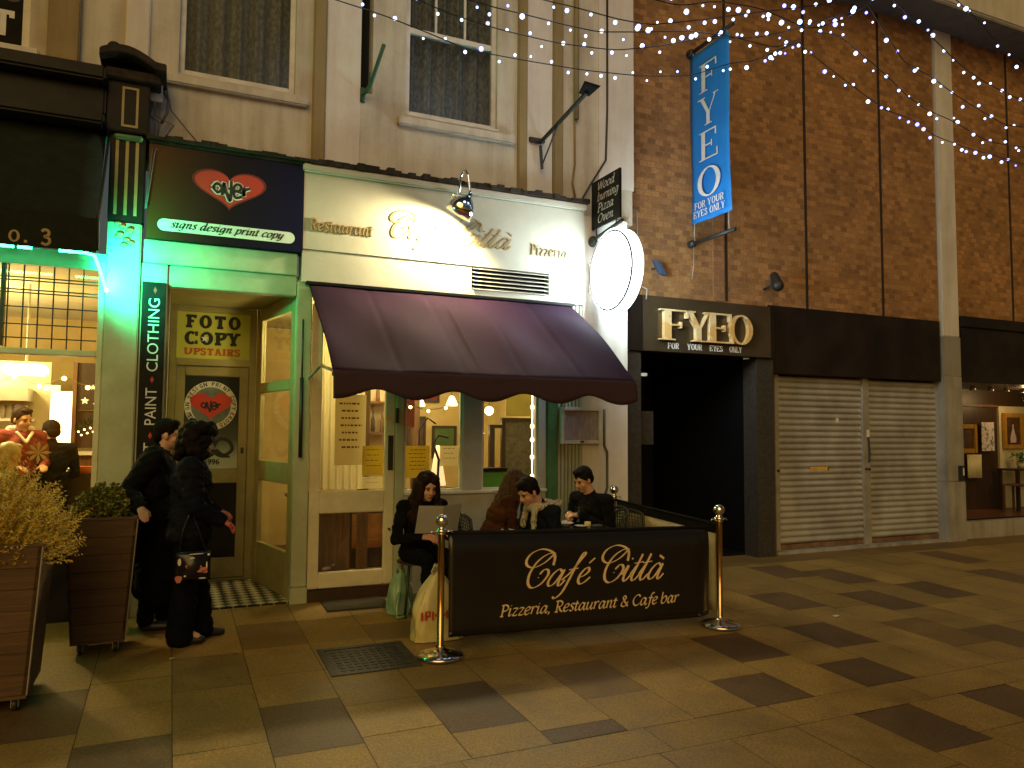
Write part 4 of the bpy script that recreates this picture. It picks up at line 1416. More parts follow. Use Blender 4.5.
# club entrance
B('stone_pier', M['stone'], cb, (4.76, 4.997, .35, .6, -.02, 2.49), bevel=.004)
B('stone_pier', M['stone'], cb, (6.72, 7.0, .35, .6, -.02, 2.49), bevel=.004)
mb = MB()
for x0, x1 in ((4.762, 4.995), (6.722, 6.998)):
    for z in (.42, .98, 1.53, 2.08):
        mb.box(x0, x1, .3485, .35, z, z + .006)
mb.build('tile_joint', M['joint'], cb)
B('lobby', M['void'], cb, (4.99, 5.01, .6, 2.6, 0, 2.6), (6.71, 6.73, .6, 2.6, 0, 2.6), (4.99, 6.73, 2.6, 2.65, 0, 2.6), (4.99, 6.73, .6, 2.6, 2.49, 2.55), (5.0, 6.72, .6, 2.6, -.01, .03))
ld = MB()
ld.frame(5.3, 6.45, .03, 2.2, 2.55, 2.6, .06)
ld.box(5.86, 5.90, 2.55, 2.6, .09, 2.14)
ld.build('lobby_door', M['black'], cb)
B('lobby_notice', M['castiron'], cb, (5.02, 5.35, .62, .64, 1.40, 1.80))
B('notice_sheet', M['stone'], cb, (5.05, 5.32, .612, .619, 1.43, 1.77))
B('wall_tag', M['white'], cb, (4.99, 5.06, .32, .345, 2.20, 2.235))
# shutters
B('dark_fascia', M['darkfascia'], cb, (7.005, 10.25, .43, .8, 2.32, 3.20), bevel=.004)
B('fascia_seam', M['joint'], cb, (7.13, 7.137, .426, .4295, 2.33, 3.19))
def shutter(x0, x1, name='roller_shutter'):
    mb = MB()
    n, P = 27, 12
    def fn(u, v):
        z = .10 + 2.20 * v
        ph = (v * n) % 1.0
        d = .034 * abs(sin(pi * ph)) ** .8
        return (x0 + (x1 - x0) * u, .58 - d + .006 * sin(u * 5 + z * 3), z)
    mb.sheet(fn, 6, n * P)
    o = mb.build(name, M['shutter'], cb, smooth=True)
    B('bottom_rail', M['rust'], o, (x0, x1, .545, .575, .035, .098), bevel=.004)
    return o
s1 = shutter(7.245, 8.755)
s2 = shutter(8.885, 10.33)
B('guide_rail', M['galv'], cb, (7.175, 7.243, .52, .60, .03, 2.318), bevel=.004)
B('guide_rail', M['galv'], cb, (8.757, 8.883, .52, .60, .03, 2.318), bevel=.004)
B('guide_rail', M['galv'], cb, (10.332, 10.40, .52, .60, .03, 2.318), bevel=.004)
B('shutter_sill', M['concrete_low'], cb, (7.1, 10.25, .42, .7, -.02, .033))
B('letter_slot', M['yellow'], s1, (7.80, 8.13, .548, .558, 1.025, 1.10), bevel=.002)
B('slot_mark', M['blackink'], s1, (8.11, 8.125, .5455, .5478, 1.03, 1.095))
B('label_scrap', M['paper'], s1, (8.28, 8.335, .5525, .5555, 1.70, 1.755))
B('handle_plate', M['white'], s2, (8.82, 8.86, .505, .519, 1.50, 1.60))
mb = MB(); mb.tube([(8.83, .50, 1.5), (8.845, .495, 1.3), (8.84, .50, 1.15)], .012)
mb.build('hanging_chain', M['iron'], s2)
for x in (7.21, 8.79, 8.85, 10.365):
    mb = MB(); mb.caps((x, .516, 1.06), (x, .505, 1.06), .018, .018, 10); mb.build('lock', M['iron'], cb, smooth=True)
# right hand shop
B('shop_fascia', M['darkfascia'], cb, (10.66, 16.4, .40, .8, 2.32, 3.14), (10.66, 16.4, .36, .8, 3.142, 3.30), bevel=.006)
B('shop_sill', M['concrete_low'], cb, (10.68, 16.4, .50, .75, -.02, .25))
g = MB(); g.box(10.70, 16.3, .60, .606, .25, 2.32); g.build('shop_pane', M['glass'], cb)
B('shop_room', M['darkwood'], cb, (10.70, 16.4, 1.7, 1.8, .1, 2.4), (16.3, 16.4, .62, 1.7, .1, 2.4), (10.66, 10.70, .62, 1.7, .1, 2.4))
B('shop_ceiling', M['darkwood'], cb, (10.70, 16.3, .62, 1.7, 2.33, 2.40))
B('shop_floor', M['redfloor'], cb, (10.70, 16.3, .62, 1.7, .1, .25))
B('cream_panel', M['cream'], cb, (13.40, 16.2, 1.66, 1.699, .255, 2.05))
B('picture_rail', M['wood'], cb, (10.72, 13.395, 1.66, 1.699, 2.03, 2.07))
for x in (11.9, 12.35, 12.75, 13.2):
    mb = MB(); mb.lathe((x, 1.1, 2.329), [(.03, 0), (.05, -.06), (.02, -.07)], 10); mb.build('downlight', M['steel'], cb, smooth=True)


def painting(x0, x1, z0, z1, y, label, inner, fw=.07, figure=False):
    t = thing('framed_painting', label, 'painting', ((x0 + x1) / 2, y, (z0 + z1) / 2))
    mb = MB(); mb.frame(x0, x1, z0, z1, y - .05, y, fw); mb.build('frame', M['gilt'], t, bevel=.012)
    B('canvas', inner, t, (x0 + fw, x1 - fw, y - .02, y - .01, z0 + fw, z1 - fw))
    if figure:
        cx_, w_, h_ = (x0 + x1) / 2, (x1 - x0), (z1 - z0)
        mb = MB()
        prof = [(0.02, .02), (.11, .02), (.12, .12), (.06, .25), (.025, .35), (.03, .42)]
        pts = [(cx_ + a * w_ * 1.2, z0 + fw + .02 + b * h_ * 1.25) for a, b in prof] + [(cx_ - a * w_ * 1.2, z0 + fw + .02 + b * h_ * 1.25) for a, b in reversed(prof)]
        mb.poly([(a, y - .024, b) for a, b in pts], (0, .003, 0))
        mb.build('figure', M['shade'], t)
    return t


painting(13.46, 14.02, 1.29, 1.93, 1.655, 'gilt framed painting of a pale figure hung on the cream wall', M['canvasdark'], .08, True)
painting(12.30, 12.80, 1.22, 1.72, 1.695, 'gilt framed picture with a brown canvas on the dark wall by the pilaster', M['canvasdark'], .08)
tag(B('photo_print', M['photo'], None, (12.87, 13.20, 1.62, 1.63, 1.26, 1.76)), 'black and white photo print hanging between two gilt frames', 'photo')
ct = thing('curtain_panel', 'pale folded cloth hanging under the gilt picture in the right window', 'curtain', (12.7, 1.6, .6))
mb = MB(); mb.sheet(lambda u, v: (12.45 + .35 * u, 1.60 + .02 * sin(u * 25), .80 + .40 * v), 30, 2, (0, .004, 0)); mb.build('cloth', M['cream'], ct, smooth=True)
ct = thing('side_table', 'dark wooden table with a green potted plant in the right shop window', 'table', (13.6, 1.4, .25))
B('top', M['darkwood'], ct, (13.15, 14.4, 1.2, 1.58, .93, .96), bevel=.005)
for x in (13.2, 14.35):
    for y in (1.24, 1.54):
        B('leg', M['darkwood'], ct, (x - .025, x + .025, y - .025, y + .025, .25, .929))
pl = thing('potted_plant', 'small green leafy plant standing on the dark table in the right shop', 'plant', (13.55, 1.4, .96))
mb = MB(); mb.lathe((13.55, 1.4, .962), [(.05, 0), (.07, .10), (.06, .10)], 14); mb.build('pot', M['cream'], pl, smooth=True)
mb = MB()
for k in range(70):
    a, r, h = rng.uniform(0, 6.28), rng.uniform(0, .16), rng.uniform(.10, .26)
    c = Vector((13.55 + r * cos(a), 1.4 + r * sin(a), .98 + h)); d = Vector((rng.uniform(-1, 1), rng.uniform(-1, 1), rng.uniform(-.2, 1))).normalized() * .05; s_ = d.orthogonal().normalized() * .018
    mb.poly([c - d, c + s_, c + d, c - s_])
mb.build('leaves', M['greenplant'], pl)


def wood_chair(x, y, rz, label, group, m=None, mname='darkwood', zf=0.0):
    m = m or M[mname]
    t = thing('chair', label, 'chair', (x, y, zf), group)
    b = lambda *a: B(a[0], m, t, *[(x + q[0], x + q[1], y + q[2], y + q[3], zf + q[4], zf + q[5]) for q in a[1:]], bevel=.004)
    b('seat', (-.2, .2, -.2, .2, .44, .47))
    for sx in (-.18, .18):
        b('leg', (sx - .016, sx + .016, .168, .2, 0, .438)); b('leg', (sx - .016, sx + .016, -.2, -.168, 0, .438))
    b('backrest', (-.2, .2, -.2, -.17, .80, .88), (-.2, -.17, -.2, -.17, .472, .798), (.17, .2, -.2, -.17, .472, .798), (-.10, -.08, -.195, -.175, .472, .798), (-.01, .01, -.195, -.175, .472, .798), (.08, .10, -.195, -.175, .472, .798))
    t.rotation_euler.z = rz
    return t


wood_chair(13.05, 1.10, .2, 'dark wooden spindle chair left of the potted plant in the right shop', 'chairs in the right shop', zf=.25, mname='wood')
wood_chair(13.60, .98, 0, 'dark wooden spindle chair right of the potted plant in the right shop', 'chairs in the right shop', zf=.25, mname='wood')

# FYEO sign
fs_ = thing('club_sign', 'dark bronze sign with big polished serif letters FYEO over the black entrance', 'sign', (6.0, .3, 2.5))
B('panel', M['bronze'], fs_, (5.0, 6.92, .30, .45, 2.495, 3.15), bevel=.004)
B('side_panel', M['darkfascia'], fs_, (4.72, 4.997, .31, .45, 2.495, 3.15))
B('side_panel', M['darkfascia'], fs_, (6.923, 7.003, .33, .45, 2.495, 3.15))
x = 5.20
for ch, w in (('F', .40), ('Y', .43), ('E', .42), ('O', .36)):
    mb = MB()
    s, wd = cap_strips(ch, .17 if ch != 'O' else .15, .055, .10, .045)
    xs_ = [p.x for st in s for pr_ in st for p in pr_]
    x0_, x1_ = min(xs_), max(xs_)
    put_strips(mb, s, (x, .298, 2.632), (1, 0, 0), (0, 0, 1), .365, .055, .0008, fn=lambda p, k=w / ((x1_ - x0_) * .365), q=x0_: Vector(((p.x - q) * k, p.y, 0)))
    mb.build('letter', M['gold'], fs_)
    x += {'F': .335, 'Y': .325, 'E': .36, 'O': 0}[ch]
for txt, x, w in (('FOR', 5.335, .165), ('YOUR', 5.615, .225), ('EYES', 5.95, .20), ('ONLY', 6.25, .20)):
    mb = MB()
    s, wd = cap_strips(txt, .17, .08, .05, .06)
    put_strips(mb, s, (x, .298, 2.535), (1, 0, 0), (0, 0, 1), .072, .004, .0003, fn=lambda p, k=w / (wd * .072): Vector((p.x * k, p.y, 0)))
    mb.build('lettering', M['whiteink'], fs_)
# blue banner
bn = thing('banner', 'tall blue cloth banner lettered FYEO hung out from the brick wall', 'banner', (5.79, .4, 4.0))
def bfn(u, v):
    y = .42 - .72 * u
    z = 4.10 + 2.12 * v + .0 * u
    return (5.79 + .02 * sin(v * 6 + u * 2) * (1 - v), y, z)
mb = MB(); mb.sheet(bfn, 10, 30, (.004, 0, 0)); mb.build('cloth', M['bluecloth'], bn, smooth=True)
for ch, z, w in (('F', 5.66, .32), ('Y', 5.24, .38), ('E', 4.82, .34), ('O', 4.37, .42)):
    mb = MB()
    s, wd = cap_strips(ch, .15, .05, .09, .04)
    xs_ = [p.x for st in s for pr_ in st for p in pr_]
    x0_, x1_ = min(xs_), max(xs_)
    put_strips(mb, s, (5.768, .06 + w / 2, z), (0, -1, 0), (0, 0, 1), .35, .001, .0002, fn=lambda p, k=w / ((x1_ - x0_) * .35), q=x0_: Vector(((p.x - q) * k, p.y, 0)))
    mb.build('lettering', M['whiteink'], bn)
for txt, z, w in (('FOR YOUR', 4.255, .54), ('EYES ONLY', 4.15, .58)):
    mb = MB()
    s, wd = cap_strips(txt, .17, .08, .05, .06)
    put_strips(mb, s, (5.768, .06 + w / 2, z), (0, -1, 0), (0, 0, 1), .082, .001, .0002, fn=lambda p, k=w / (wd * .082): Vector((p.x * k, p.y, 0)))
    mb.build('lettering', M['whiteink'], bn)
for z, nm in ((6.27, 'pole'), (3.86, 'pole')):
    mb = MB(); mb.tube([(5.79, .45, z), (5.79, -.37, z)], .024); mb.caps((5.79, .44, z), (5.79, .40, z), .05, .05); mb.build(nm, M['iron'], bn, smooth=True)
mb = MB()
for y in (.36, -.27):
    mb.tube([(5.79, y, 4.10), (5.80, y + .02, 4.0), (5.79, y, 3.88)], .006, 6); mb.tube([(5.79, y, 6.22), (5.79, y, 6.27)], .006, 6)
mb.tube([(5.79, .38, 3.84), (5.80, .40, 3.6), (5.78, .41, 3.42)], .004, 5)
mb.build('cord', M['whitecable'], bn, smooth=True)
# small wall lights on the brick
sl_ = thing('spotlight', 'small bluish spotlight tilted on the brick beside the round sign', 'spotlight', (5.28, .4, 3.5))
mb = MB(); mb.hexa([(5.24, .26, 3.42), (5.32, .26, 3.39), (5.32, .36, 3.40), (5.24, .36, 3.43)], [(5.16, .28, 3.58), (5.24, .28, 3.55), (5.24, .38, 3.56), (5.16, .38, 3.59)]); mb.build('housing', M['bluelamp'], sl_, bevel=.008)
mb = MB(); mb.tube([(5.22, .45, 3.5), (5.24, .36, 3.5)], .012); mb.build('bracket', M['iron'], sl_)
sl2 = thing('spotlight', 'small black spotlight pointing down above the dark fascia', 'spotlight', (7.0, .4, 3.4))
mb = MB(); mb.caps((6.99, .30, 3.55), (6.93, .18, 3.40), .055, .075); mb.tube([(6.95, .45, 3.40), (6.95, .32, 3.43)], .014); mb.build('housing', M['iron'], sl2, smooth=True)
mb = MB(); mb.tube([(4.72, .43, 4.2), (5.0, .43, 4.18), (5.02, .43, 3.2)], .006, 6); mb.tube([(4.74, .42, 3.55), (4.95, .40, 3.30), (5.05, .30, 3.22), (5.03, .29, 3.1)], .008, 6)
tag(mb.build('wall_cable', M['whitecable'], None, smooth=True), 'thin pale cable looping from the round sign to the club sign', 'cable')

# ================================================================== THE RESTAURANT ON THE LEFT
rb = thing('restaurant_building', 'restaurant with a black shopfront, leaded window and green lit pilaster at the left edge', 'building', (-1.5, .3, 0))
mb = MB()
mb.box(-.80, -.46, .15, .5, 4.1, 7.6); mb.box(-1.05, -.80, .15, .5, 4.1, 7.6); mb.box(-5, -1.17, .15, .5, 4.1, 4.66); mb.box(-5, -1.17, .15, .5, 6.4, 7.6); mb.box(-1.17, -1.05, .15, .5, 4.1, 7.6)
mb.build('upper_wall', M['render'], rb)
B('ochre_strip', M['ochre'], rb, (-1.04, -.80, .10, .148, 4.5, 7.6), bevel=.012)
w = MB(); w.frame(-3.0, -1.17, 4.66, 6.4, .2, .27, .06); w = w.build('window', M['white'], rb)
B('board', M['blackmatt'], w, (-2.94, -1.23, .22, .23, 4.72, 6.34))
mb = MB()
for ch, x in (('L', -1.92), ('E', -1.66), ('T', -1.45)):
    s, wd = cap_strips(ch, .2, .17, 0, .17)
    put_strips(mb, s, (x, .2195, 4.80), (1, 0, 0), (0, 0, 1), .22, .0008, .0001)
mb.build('lettering', M['whiteink'], w)
mb = MB()
s, wd = cap_strips('TO', .2, .17, 0, .17)
put_strips(mb, s, (-1.58, .2195, 5.10), (1, 0, 0), (0, 0, 1), .22, .0008, .0001)
mb.build('lettering', M['stone'], w)
B('window_sill', M['render_white'], w, (-3.1, -1.08, .02, .2, 4.56, 4.655), bevel=.01)
mb = MB()
mb.box(-5, -.565, -.30, .15, 4.36, 4.48); mb.box(-5, -.565, -.16, .15, 4.12, 4.358); mb.box(-5, -.565, -.24, .15, 4.02, 4.118)
mb.build('cornice', M['black'], rb, bevel=.02)
mb = MB()
mb.sheet(lambda u, v: (-.62 + .5 * u, -.26 + .41 * v, 4.60 + .10 * sin(pi * min(1, .15 + u)) + .0 * v), 12, 3, (0, 0, -.07))
mb.box(-.58, -.16, -.17, .12, 4.45, 4.535)
mb.caps((-.52, -.15, 4.70), (-.38, -.05, 4.66), .055, .03)
mb.build('pilaster_capital', M['lead'], rb, bevel=.008)
B('pilaster_block', M['black'], rb, (-.56, -.245, -.12, .15, 4.02, 4.448), (-.53, -.26, -.06, .15, 3.28, 4.018), bevel=.008)
mb = MB(); mb.frame(-.45, -.325, 4.06, 4.40, -.128, -.1205, .018); mb.build('gilt_frame', M['goldpaint'], rb)
mb = MB()
for x in (-.475, -.40, -.325):
    mb.box(x - .012, x + .012, -.068, -.0605, 3.33, 3.96)
mb.build('gilt_flute', M['goldpaint'], rb)
mb = MB(); mb.caps((-.48, -.07, 3.99), (-.31, -.07, 3.99), .028, .028); mb.build('collar', M['greenpaint'], rb, smooth=True)
B('lit_pilaster', M['greencream'], rb, (-.525, -.27, -.04, .15, -.02, 3.277), bevel=.01)
mb = MB()
for k in range(9):
    a = k * .7
    mb.ell((-.40 + .05 * sin(a * 2), -.05, 3.08 + k * .022), (.03, .02, .02))
mb.build('carved_ornament', M['goldpaint'], rb, smooth=True)
# the leaded window and its frame
mb = MB()
mb.box(-.575, -.53, .0, .10, .55, 2.93); mb.box(-5, -.575, .0, .10, 2.86, 2.93); mb.box(-5, -.575, .0, .10, 2.135, 2.185); mb.box(-5, -.575, -.02, .12, .55, .62)
mb.build('window_frame', M['cream'], rb, bevel=.006)
mb = MB()
mb.box(-1.262, -1.235, .02, .09, 2.2, 2.86)
for k in range(1, 40):
    x = -.585 - .105 * k
    mb.box(x - .0045, x + .0045, .035, .055, 2.19, 2.86)
for z in (2.27, 2.38, 2.52, 2.635, 2.66, 2.735, 2.76):
    mb.box(-5, -.58, .036, .054, z - .0045, z + .0045)
mb.build('leaded_lattice', M['iron'], rb)
B('pane', glass('leaded glass', (.97, .9, .72)), rb, (-5, -.575, .042, .046, 2.185, 2.86), (-5, -.575, .042, .046, .62, 2.135))
B('stall_riser', M['black'], rb, (-5, -.525, .0, .1, -.05, .55), bevel=.006)
# awning with green light strip
ga = thing('awning', 'dark green sloping awning with gilt number and a green light strip along its edge', 'awning', (-2.5, 0, 3.0))
mb = MB(); mb.sheet(lambda u, v: (-5.0 + (4.44) * u, .02 - .53 * v + 0 * u, 4.10 - .93 * v + .02 * sin(pi * v)), 30, 8, (0, .0, -.006)); mb.build('canopy', M['canvasgreen'], ga, smooth=True)
B('valance', M['canvasgreen'], ga, (-5.0, -.56, -.515, -.505, 2.90, 3.165))
mb = MB()
for ch, x in (('N', -1.30), ('O', -1.135), ('3', -.93)):
    if ch == '3':
        s = [ribbon(smooth_path([(.05, .84), (.2, .98), (.42, .9), (.44, .66), (.22, .52), (.46, .42), (.5, .16), (.3, 0), (.05, .1)]), lambda d, t: .17)]
    else:
        s, wd = cap_letter(ch, .2, .14, .0, .14)
    put_strips(mb, s, (x, -.5155, 2.925), (1, 0, 0), (0, 0, 1), .115 if ch != 'O' else .09, .0008, .0001)
mb.box(-1.035, -1.015, -.518, -.5155, 2.925, 2.945)
mb.build('lettering', M['goldpaint'], ga)
mb = MB()
for a, b in ((-5, -1.10), (-1.075, -.985), (-.81, -.64)):
    mb.tube([(a, -.50, 2.893), (b, -.50, 2.893)], .011)
mb.tube([(-.64, -.50, 2.893), (-.575, -.46, 2.885), (-.545, -.25, 2.80), (-.52, -.06, 2.70)], .011)
mb.build('light_strip', M['e_green'], ga, smooth=True)
mb = MB(); mb.ell((-.515, -.062, 2.685), .016); mb.build('light_end', M['e_cyan'], ga, smooth=True)
mb = MB(); mb.tube([(-.54, -.04, 4.0), (-.555, -.50, 3.17), (-.555, -.50, 2.91)], .012); mb.build('frame_bar', M['iron'], ga, smooth=True)
# restaurant interior
B('room_wall', M['warmwall'], rb, (-5.2, -.44, 4.2, 4.3, 0, 3.0), (-.52, -.44, .16, 4.2, 0, 3.0))
B('room_ceiling', M['cream'], rb, (-5.2, -.53, .12, 4.2, 2.95, 3.02))
B('room_floor', M['wood'], rb, (-5.2, -.53, .12, 4.2, -.01, .02))
B('tiled_wall', M['cream'], rb, (-5.2, -1.26, 3.0, 3.05, 0.02, 2.3))
B('shelf', M['white'], rb, (-3.6, -1.40, 2.75, 2.99, 1.62, 1.65), (-3.6, -1.40, 2.75, 2.99, 1.46, 1.48))
mb = MB()
for k in range(8):
    mb.lathe((-1.98 + k * .07, 2.86, 1.652), [(.02, 0), (.035, .01), (.035, .14), (.02, .15)], 8)
mb.build('stacked_dishes', M['china'], rb, smooth=True)
B('steel_hood', M['steel'], rb, (-1.9, -1.42, 2.55, 2.98, 1.84, 1.98))
B('lit_doorway', M['e_white'], rb, (-1.255, -1.03, 3.0, 3.02, .6, 1.97))
B('door_post', M['wood'], rb, (-1.025, -.985, 2.85, 3.05, .02, 2.3))
B('dark_mirror', M['darkwood'], rb, (-.98, -.53, 2.95, 3.0, 1.32, 1.75), (-.98, -.53, 2.90, 3.0, 1.76, 2.3))
B('mantel_shelf', M['china'], rb, (-.99, -.53, 2.7, 2.95, 1.245, 1.285))
B('mantel_front', M['wood'], rb, (-.99, -.53, 2.75, 2.94, .5, 1.24))
mb = MB()
for k in range(110):
    t = rng.uniform(0, 1)
    c = Vector((-.97 + .43 * t, 2.86 + rng.uniform(-.05, .05), 1.54 + .10 * sin(pi * t) + rng.uniform(-.03, .05)))
    d = Vector((rng.uniform(-1, 1), rng.uniform(-1, .2), rng.uniform(-1, 1))).normalized() * .06; s_ = d.orthogonal().normalized() * .012
    mb.poly([c - d, c + s_, c + d, c - s_])
gd = thing('garland', 'pine garland with small lights over the dark mirror', 'garland', (-.8, 2.86, 1.6))
mb.build('greenery', M['garland'], gd)
mb = MB()
for k in range(14):
    t = (k + .5) / 14
    mb.ell((-.96 + .41 * t, 2.80, 1.50 - .05 * (k % 2) + .06 * sin(pi * t)), .010, None, 8, 6)
mb.build('lights', M['e_warmbulb'], gd, smooth=True)
cl = thing('ceiling_light', 'bright square ceiling lamp inside the left restaurant', 'ceiling light', (-1.85, 2.0, 2.5))
B('diffuser', M['e_ceiling'], cl, (-1.46, -1.12, 1.40, 1.70, 2.06, 2.16), bevel=.02)
mb = MB(); mb.tube([(-1.29, 1.55, 2.16), (-1.29, 1.55, 2.95)], .012); mb.build('rod', M['steel'], cl)
ex = tag(B('exit_sign', M['e_sign'], None, (-1.205, -1.05, 2.0, 2.03, 1.93, 1.99)), 'small pale blue lit sign hanging beside the ceiling lamp', 'exit sign')
st_group = 'paper stars hanging in the restaurant window'
for (x, y, z, r), lb in zip(((-.75, 1.2, 1.81, .036), (-.645, 1.2, 1.775, .04), (-.685, 1.2, 1.94, .026)), ('lit paper star hanging left and low in the restaurant window', 'lit paper star hanging nearest the right window frame', 'lit paper star hanging highest near the window top')):
    mb = MB()
    mb.poly([(x + (r if k % 2 == 0 else r * .45) * sin(pi * k / 5), y, z + (r if k % 2 == 0 else r * .45) * cos(pi * k / 5)) for k in range(10)], (0, .012, 0))
    tag(mb.build('paper_star', M['e_star'], None), lb, 'star', st_group)
mb = MB()
for k in range(8):
    a = pi * k / 4
    for s_, L in ((.0, .095),):
        d = Vector((sin(a), 0, cos(a))); n_ = Vector((cos(a), 0, -sin(a))) * .014
        c = Vector((-.985, .25, 1.345))
        mb.poly([c, c + d * L * .6 + n_, c + d * L, c + d * L * .6 - n_], (0, .006, 0))
tag(mb.build('snowflake_ornament', M['cream'], None), 'pale eight pointed snowflake hanging in the restaurant window', 'ornament')
is_ = thing('string_lights', 'string of warm bulbs draped below the ceiling of the restaurant', 'string lights', (-1.2, 1.5, 2.2))
pts = [Vector((-2.2 + 1.65 * k / 24, 1.5, 2.06 - .09 * abs(sin(k * .52)))) for k in range(25)]
mb = MB(); mb.tube(pts, .004, 5); mb.build('cable', M['whitecable'], is_)
for p in pts[::3]:
    mb = MB(); mb.ell((p.x, p.y, p.z - .02), .022, None, 8, 6); mb.build('bulb', M['e_warmbulb'], is_, smooth=True)
sfa = thing('bench_seat', 'low bench with an orange cushion below the mantel in the restaurant', 'bench', (-.8, 2.0, 0))
B('base', M['darkwood'], sfa, (-1.0, -.55, 2.3, 2.6, .02, 1.05)); B('cushion', M['orange'], sfa, (-.99, -.56, 2.3, 2.6, 1.053, 1.13), bevel=.02)

# cafe interior things
def notice(x0, x1, z0, z1, y, m, label, lines=5, tilt=0, ink='wood', kind='notice'):
    t = thing(kind, label, kind, ((x0 + x1) / 2, y, z0))
    B('sheet', M[m], t, (x0, x1, y, y + .003, z0, z1))
    mb = MB()
    H = z1 - z0
    for k in range(lines):
        z = z1 - H * (.14 + .72 * k / max(1, lines))
        a = x0 + (x1 - x0) * rng.uniform(.12, .25); b = x1 - (x1 - x0) * rng.uniform(.12, .3)
        x = a
        while x < b:
            w = rng.uniform(.012, .04)
            mb.box(x, min(x + w, b), y - .0012, y - .0004, z, z + H * .025)
            x += w + .010
    mb.build('writing', M[ink], t)
    return t


vc = thing('haze_sheet', 'pale sheer haze sheet added behind the cafe door glass for its hazy look', 'curtain', (1.45, .12, 1.0))  # sheet added to give the door glass its haze
mb = MB(); mb.sheet(lambda u, v: (1.24 + .46 * u, .13 + .015 * sin(u * 44), .99 + 1.6 * v), 60, 2); mb.build('cloth', M['sheer'], vc, smooth=True, fix=False)
rp_ = thing('wall_hanging', 'narrow dark red hanging seen through the middle cafe window', 'wall hanging', (2.34, .8, 1.6))
B('cloth', M['rednit'], rp_, (2.28, 2.40, .80, .82, 1.58, 2.4))
notice(1.40, 1.69, 1.22, 1.88, .030, 'thinpaper', 'tall cream opening hours sheet inside the cafe door', 7)
notice(1.66, 1.86, 1.12, 1.40, .026, 'thinyellow', 'yellow notice taped in the lower right of the cafe door glass', 4)
notice(1.66, 1.86, 1.0, 1.11, .026, 'thinpaper', 'narrow white card at the bottom of the cafe door glass', 2, ink='blackink')
notice(2.07, 2.32, 1.09, 1.40, .026, 'thinyellow', 'yellow notice on the left of the middle cafe window', 6)
notice(2.43, 2.64, 1.20, 1.40, .026, 'thinpaper', 'small pale notice on the right of the middle cafe window', 3)
cs_ = thing('string_lights', 'warm bulbs strung along the top of the middle cafe window', 'string lights', (2.5, .25, 1.9))
pts = [(2.0 + .75 * k / 12, .25, 1.88 - .12 * sin(pi * k / 12) + .0 * k) for k in range(13)]
mb = MB(); mb.tube(pts, .004, 5); mb.build('cable', M['whitecable'], cs_)
for p in pts[::3]:
    mb = MB(); mb.ell((p[0], p[1], p[2] - .015), .016, None, 8, 6); mb.build('bulb', M['e_warmbulb'], cs_, smooth=True)
cs2 = thing('string_lights', 'warm bulbs hanging straight down the right edge of the cafe window', 'string lights', (3.47, .1, 1.9))
mb = MB(); mb.tube([(3.455, .07, 2.6), (3.455, .07, .99)], .005, 5); mb.build('cable', M['e_warmbulb'], cs2)
for z in (1.80, 1.60, 1.46, 1.28, 1.08):
    mb = MB(); mb.ell((3.455, .07, z), .022, None, 8, 6); mb.build('bulb', M['e_warmbulb'], cs2, smooth=True)
for k, (x, y, z, r) in enumerate(((3.35, 1.0, 1.78, .05), (3.30, 1.2, 1.62, .04), (3.18, 1.1, 1.54, .035), (3.38, 1.3, 1.52, .03), (3.26, 1.1, 1.86, .03))):
    t = thing('pendant_lamp', ('large', 'middle', 'low left', 'low right', 'small top')[k] + ' glowing globe lamp hanging inside the right cafe window', 'lamp', (x, y, z), 'globe lamps in the right cafe window')
    mb = MB(); mb.ell((x, y, z), r); mb.build('globe', M['e_warmbulb'], t, smooth=True)
    mb = MB(); mb.tube([(x, y, z + r), (x, y, 2.9)], .004, 5); mb.build('flex', M['iron'], t)
cabt = thing('display_cabinet', 'dark framed glass cabinet inside the right cafe window', 'cabinet', (3.6, .9, 0))
mb = MB(); mb.frame(3.45, 4.02, .9, 1.70, .85, .90, .045); mb.box(3.30, 3.36, .85, .9, .9, 1.62); mb.box(3.36, 3.45, .86, .89, 1.58, 1.62); mb.build('frame', M['darkwood'], cabt)
B('back', mat('grey speckled glass', (.20, .18, .13), (.10, .09, .06), 25, .4), cabt, (3.495, 3.975, .89, .90, .945, 1.655))
B('base', M['darkwood'], cabt, (3.3, 4.02, .85, 1.2, .03, .899))
B('poster', M['yellowpaper'], cabt, (3.5, 3.95, .87, .875, 1.72, 2.2))
gbx = thing('green_box', 'bright green box on the sill of the right cafe window', 'box', (3.05, .2, .97))
B('carton', M['limeoval'], gbx, (2.88, 3.18, .10, .28, .97, 1.13), bevel=.01)
B('lid', M['black'], gbx, (2.875, 3.185, .095, .285, 1.132, 1.17), bevel=.006)
vs_ = thing('twisted_ornament', 'tall curled dark wire ornament in the middle cafe window', 'ornament', (2.35, .5, 1.0))
mb = MB(); mb.tube([(2.55, .45, .97), (2.56, .45, 1.25), (2.50, .45, 1.40), (2.55, .45, 1.50), (2.66, .45, 1.48)], .014)
mb.tube([(2.30, .5, .97), (2.36, .5, 1.3), (2.36, .5, 1.55), (2.45, .5, 1.68), (2.54, .5, 1.62)], .010); mb.build('wire', M['iron'], vs_, smooth=True)
lmp = thing('cone_lamp', 'tall pale cone lamp glowing behind the seated woman', 'lamp', (2.60, .6, .97))
mb = MB(); mb.lathe((2.60, .6, .972), [(.09, 0), (.02, .42)], 16); mb.build('shade', emit('warm cone', (1.0, .62, .28), 1.2, False), lmp, smooth=True)
sh_ = thing('bottle_shelf', 'wall shelf of bottles and glasses glimpsed through the cafe door', 'shelf', (2.15, 1.7, 1.3))
B('board', M['wood'], sh_, (1.80, 2.34, 1.62, 1.79, 1.50, 1.525), (1.80, 2.34, 1.62, 1.79, 1.86, 1.885))
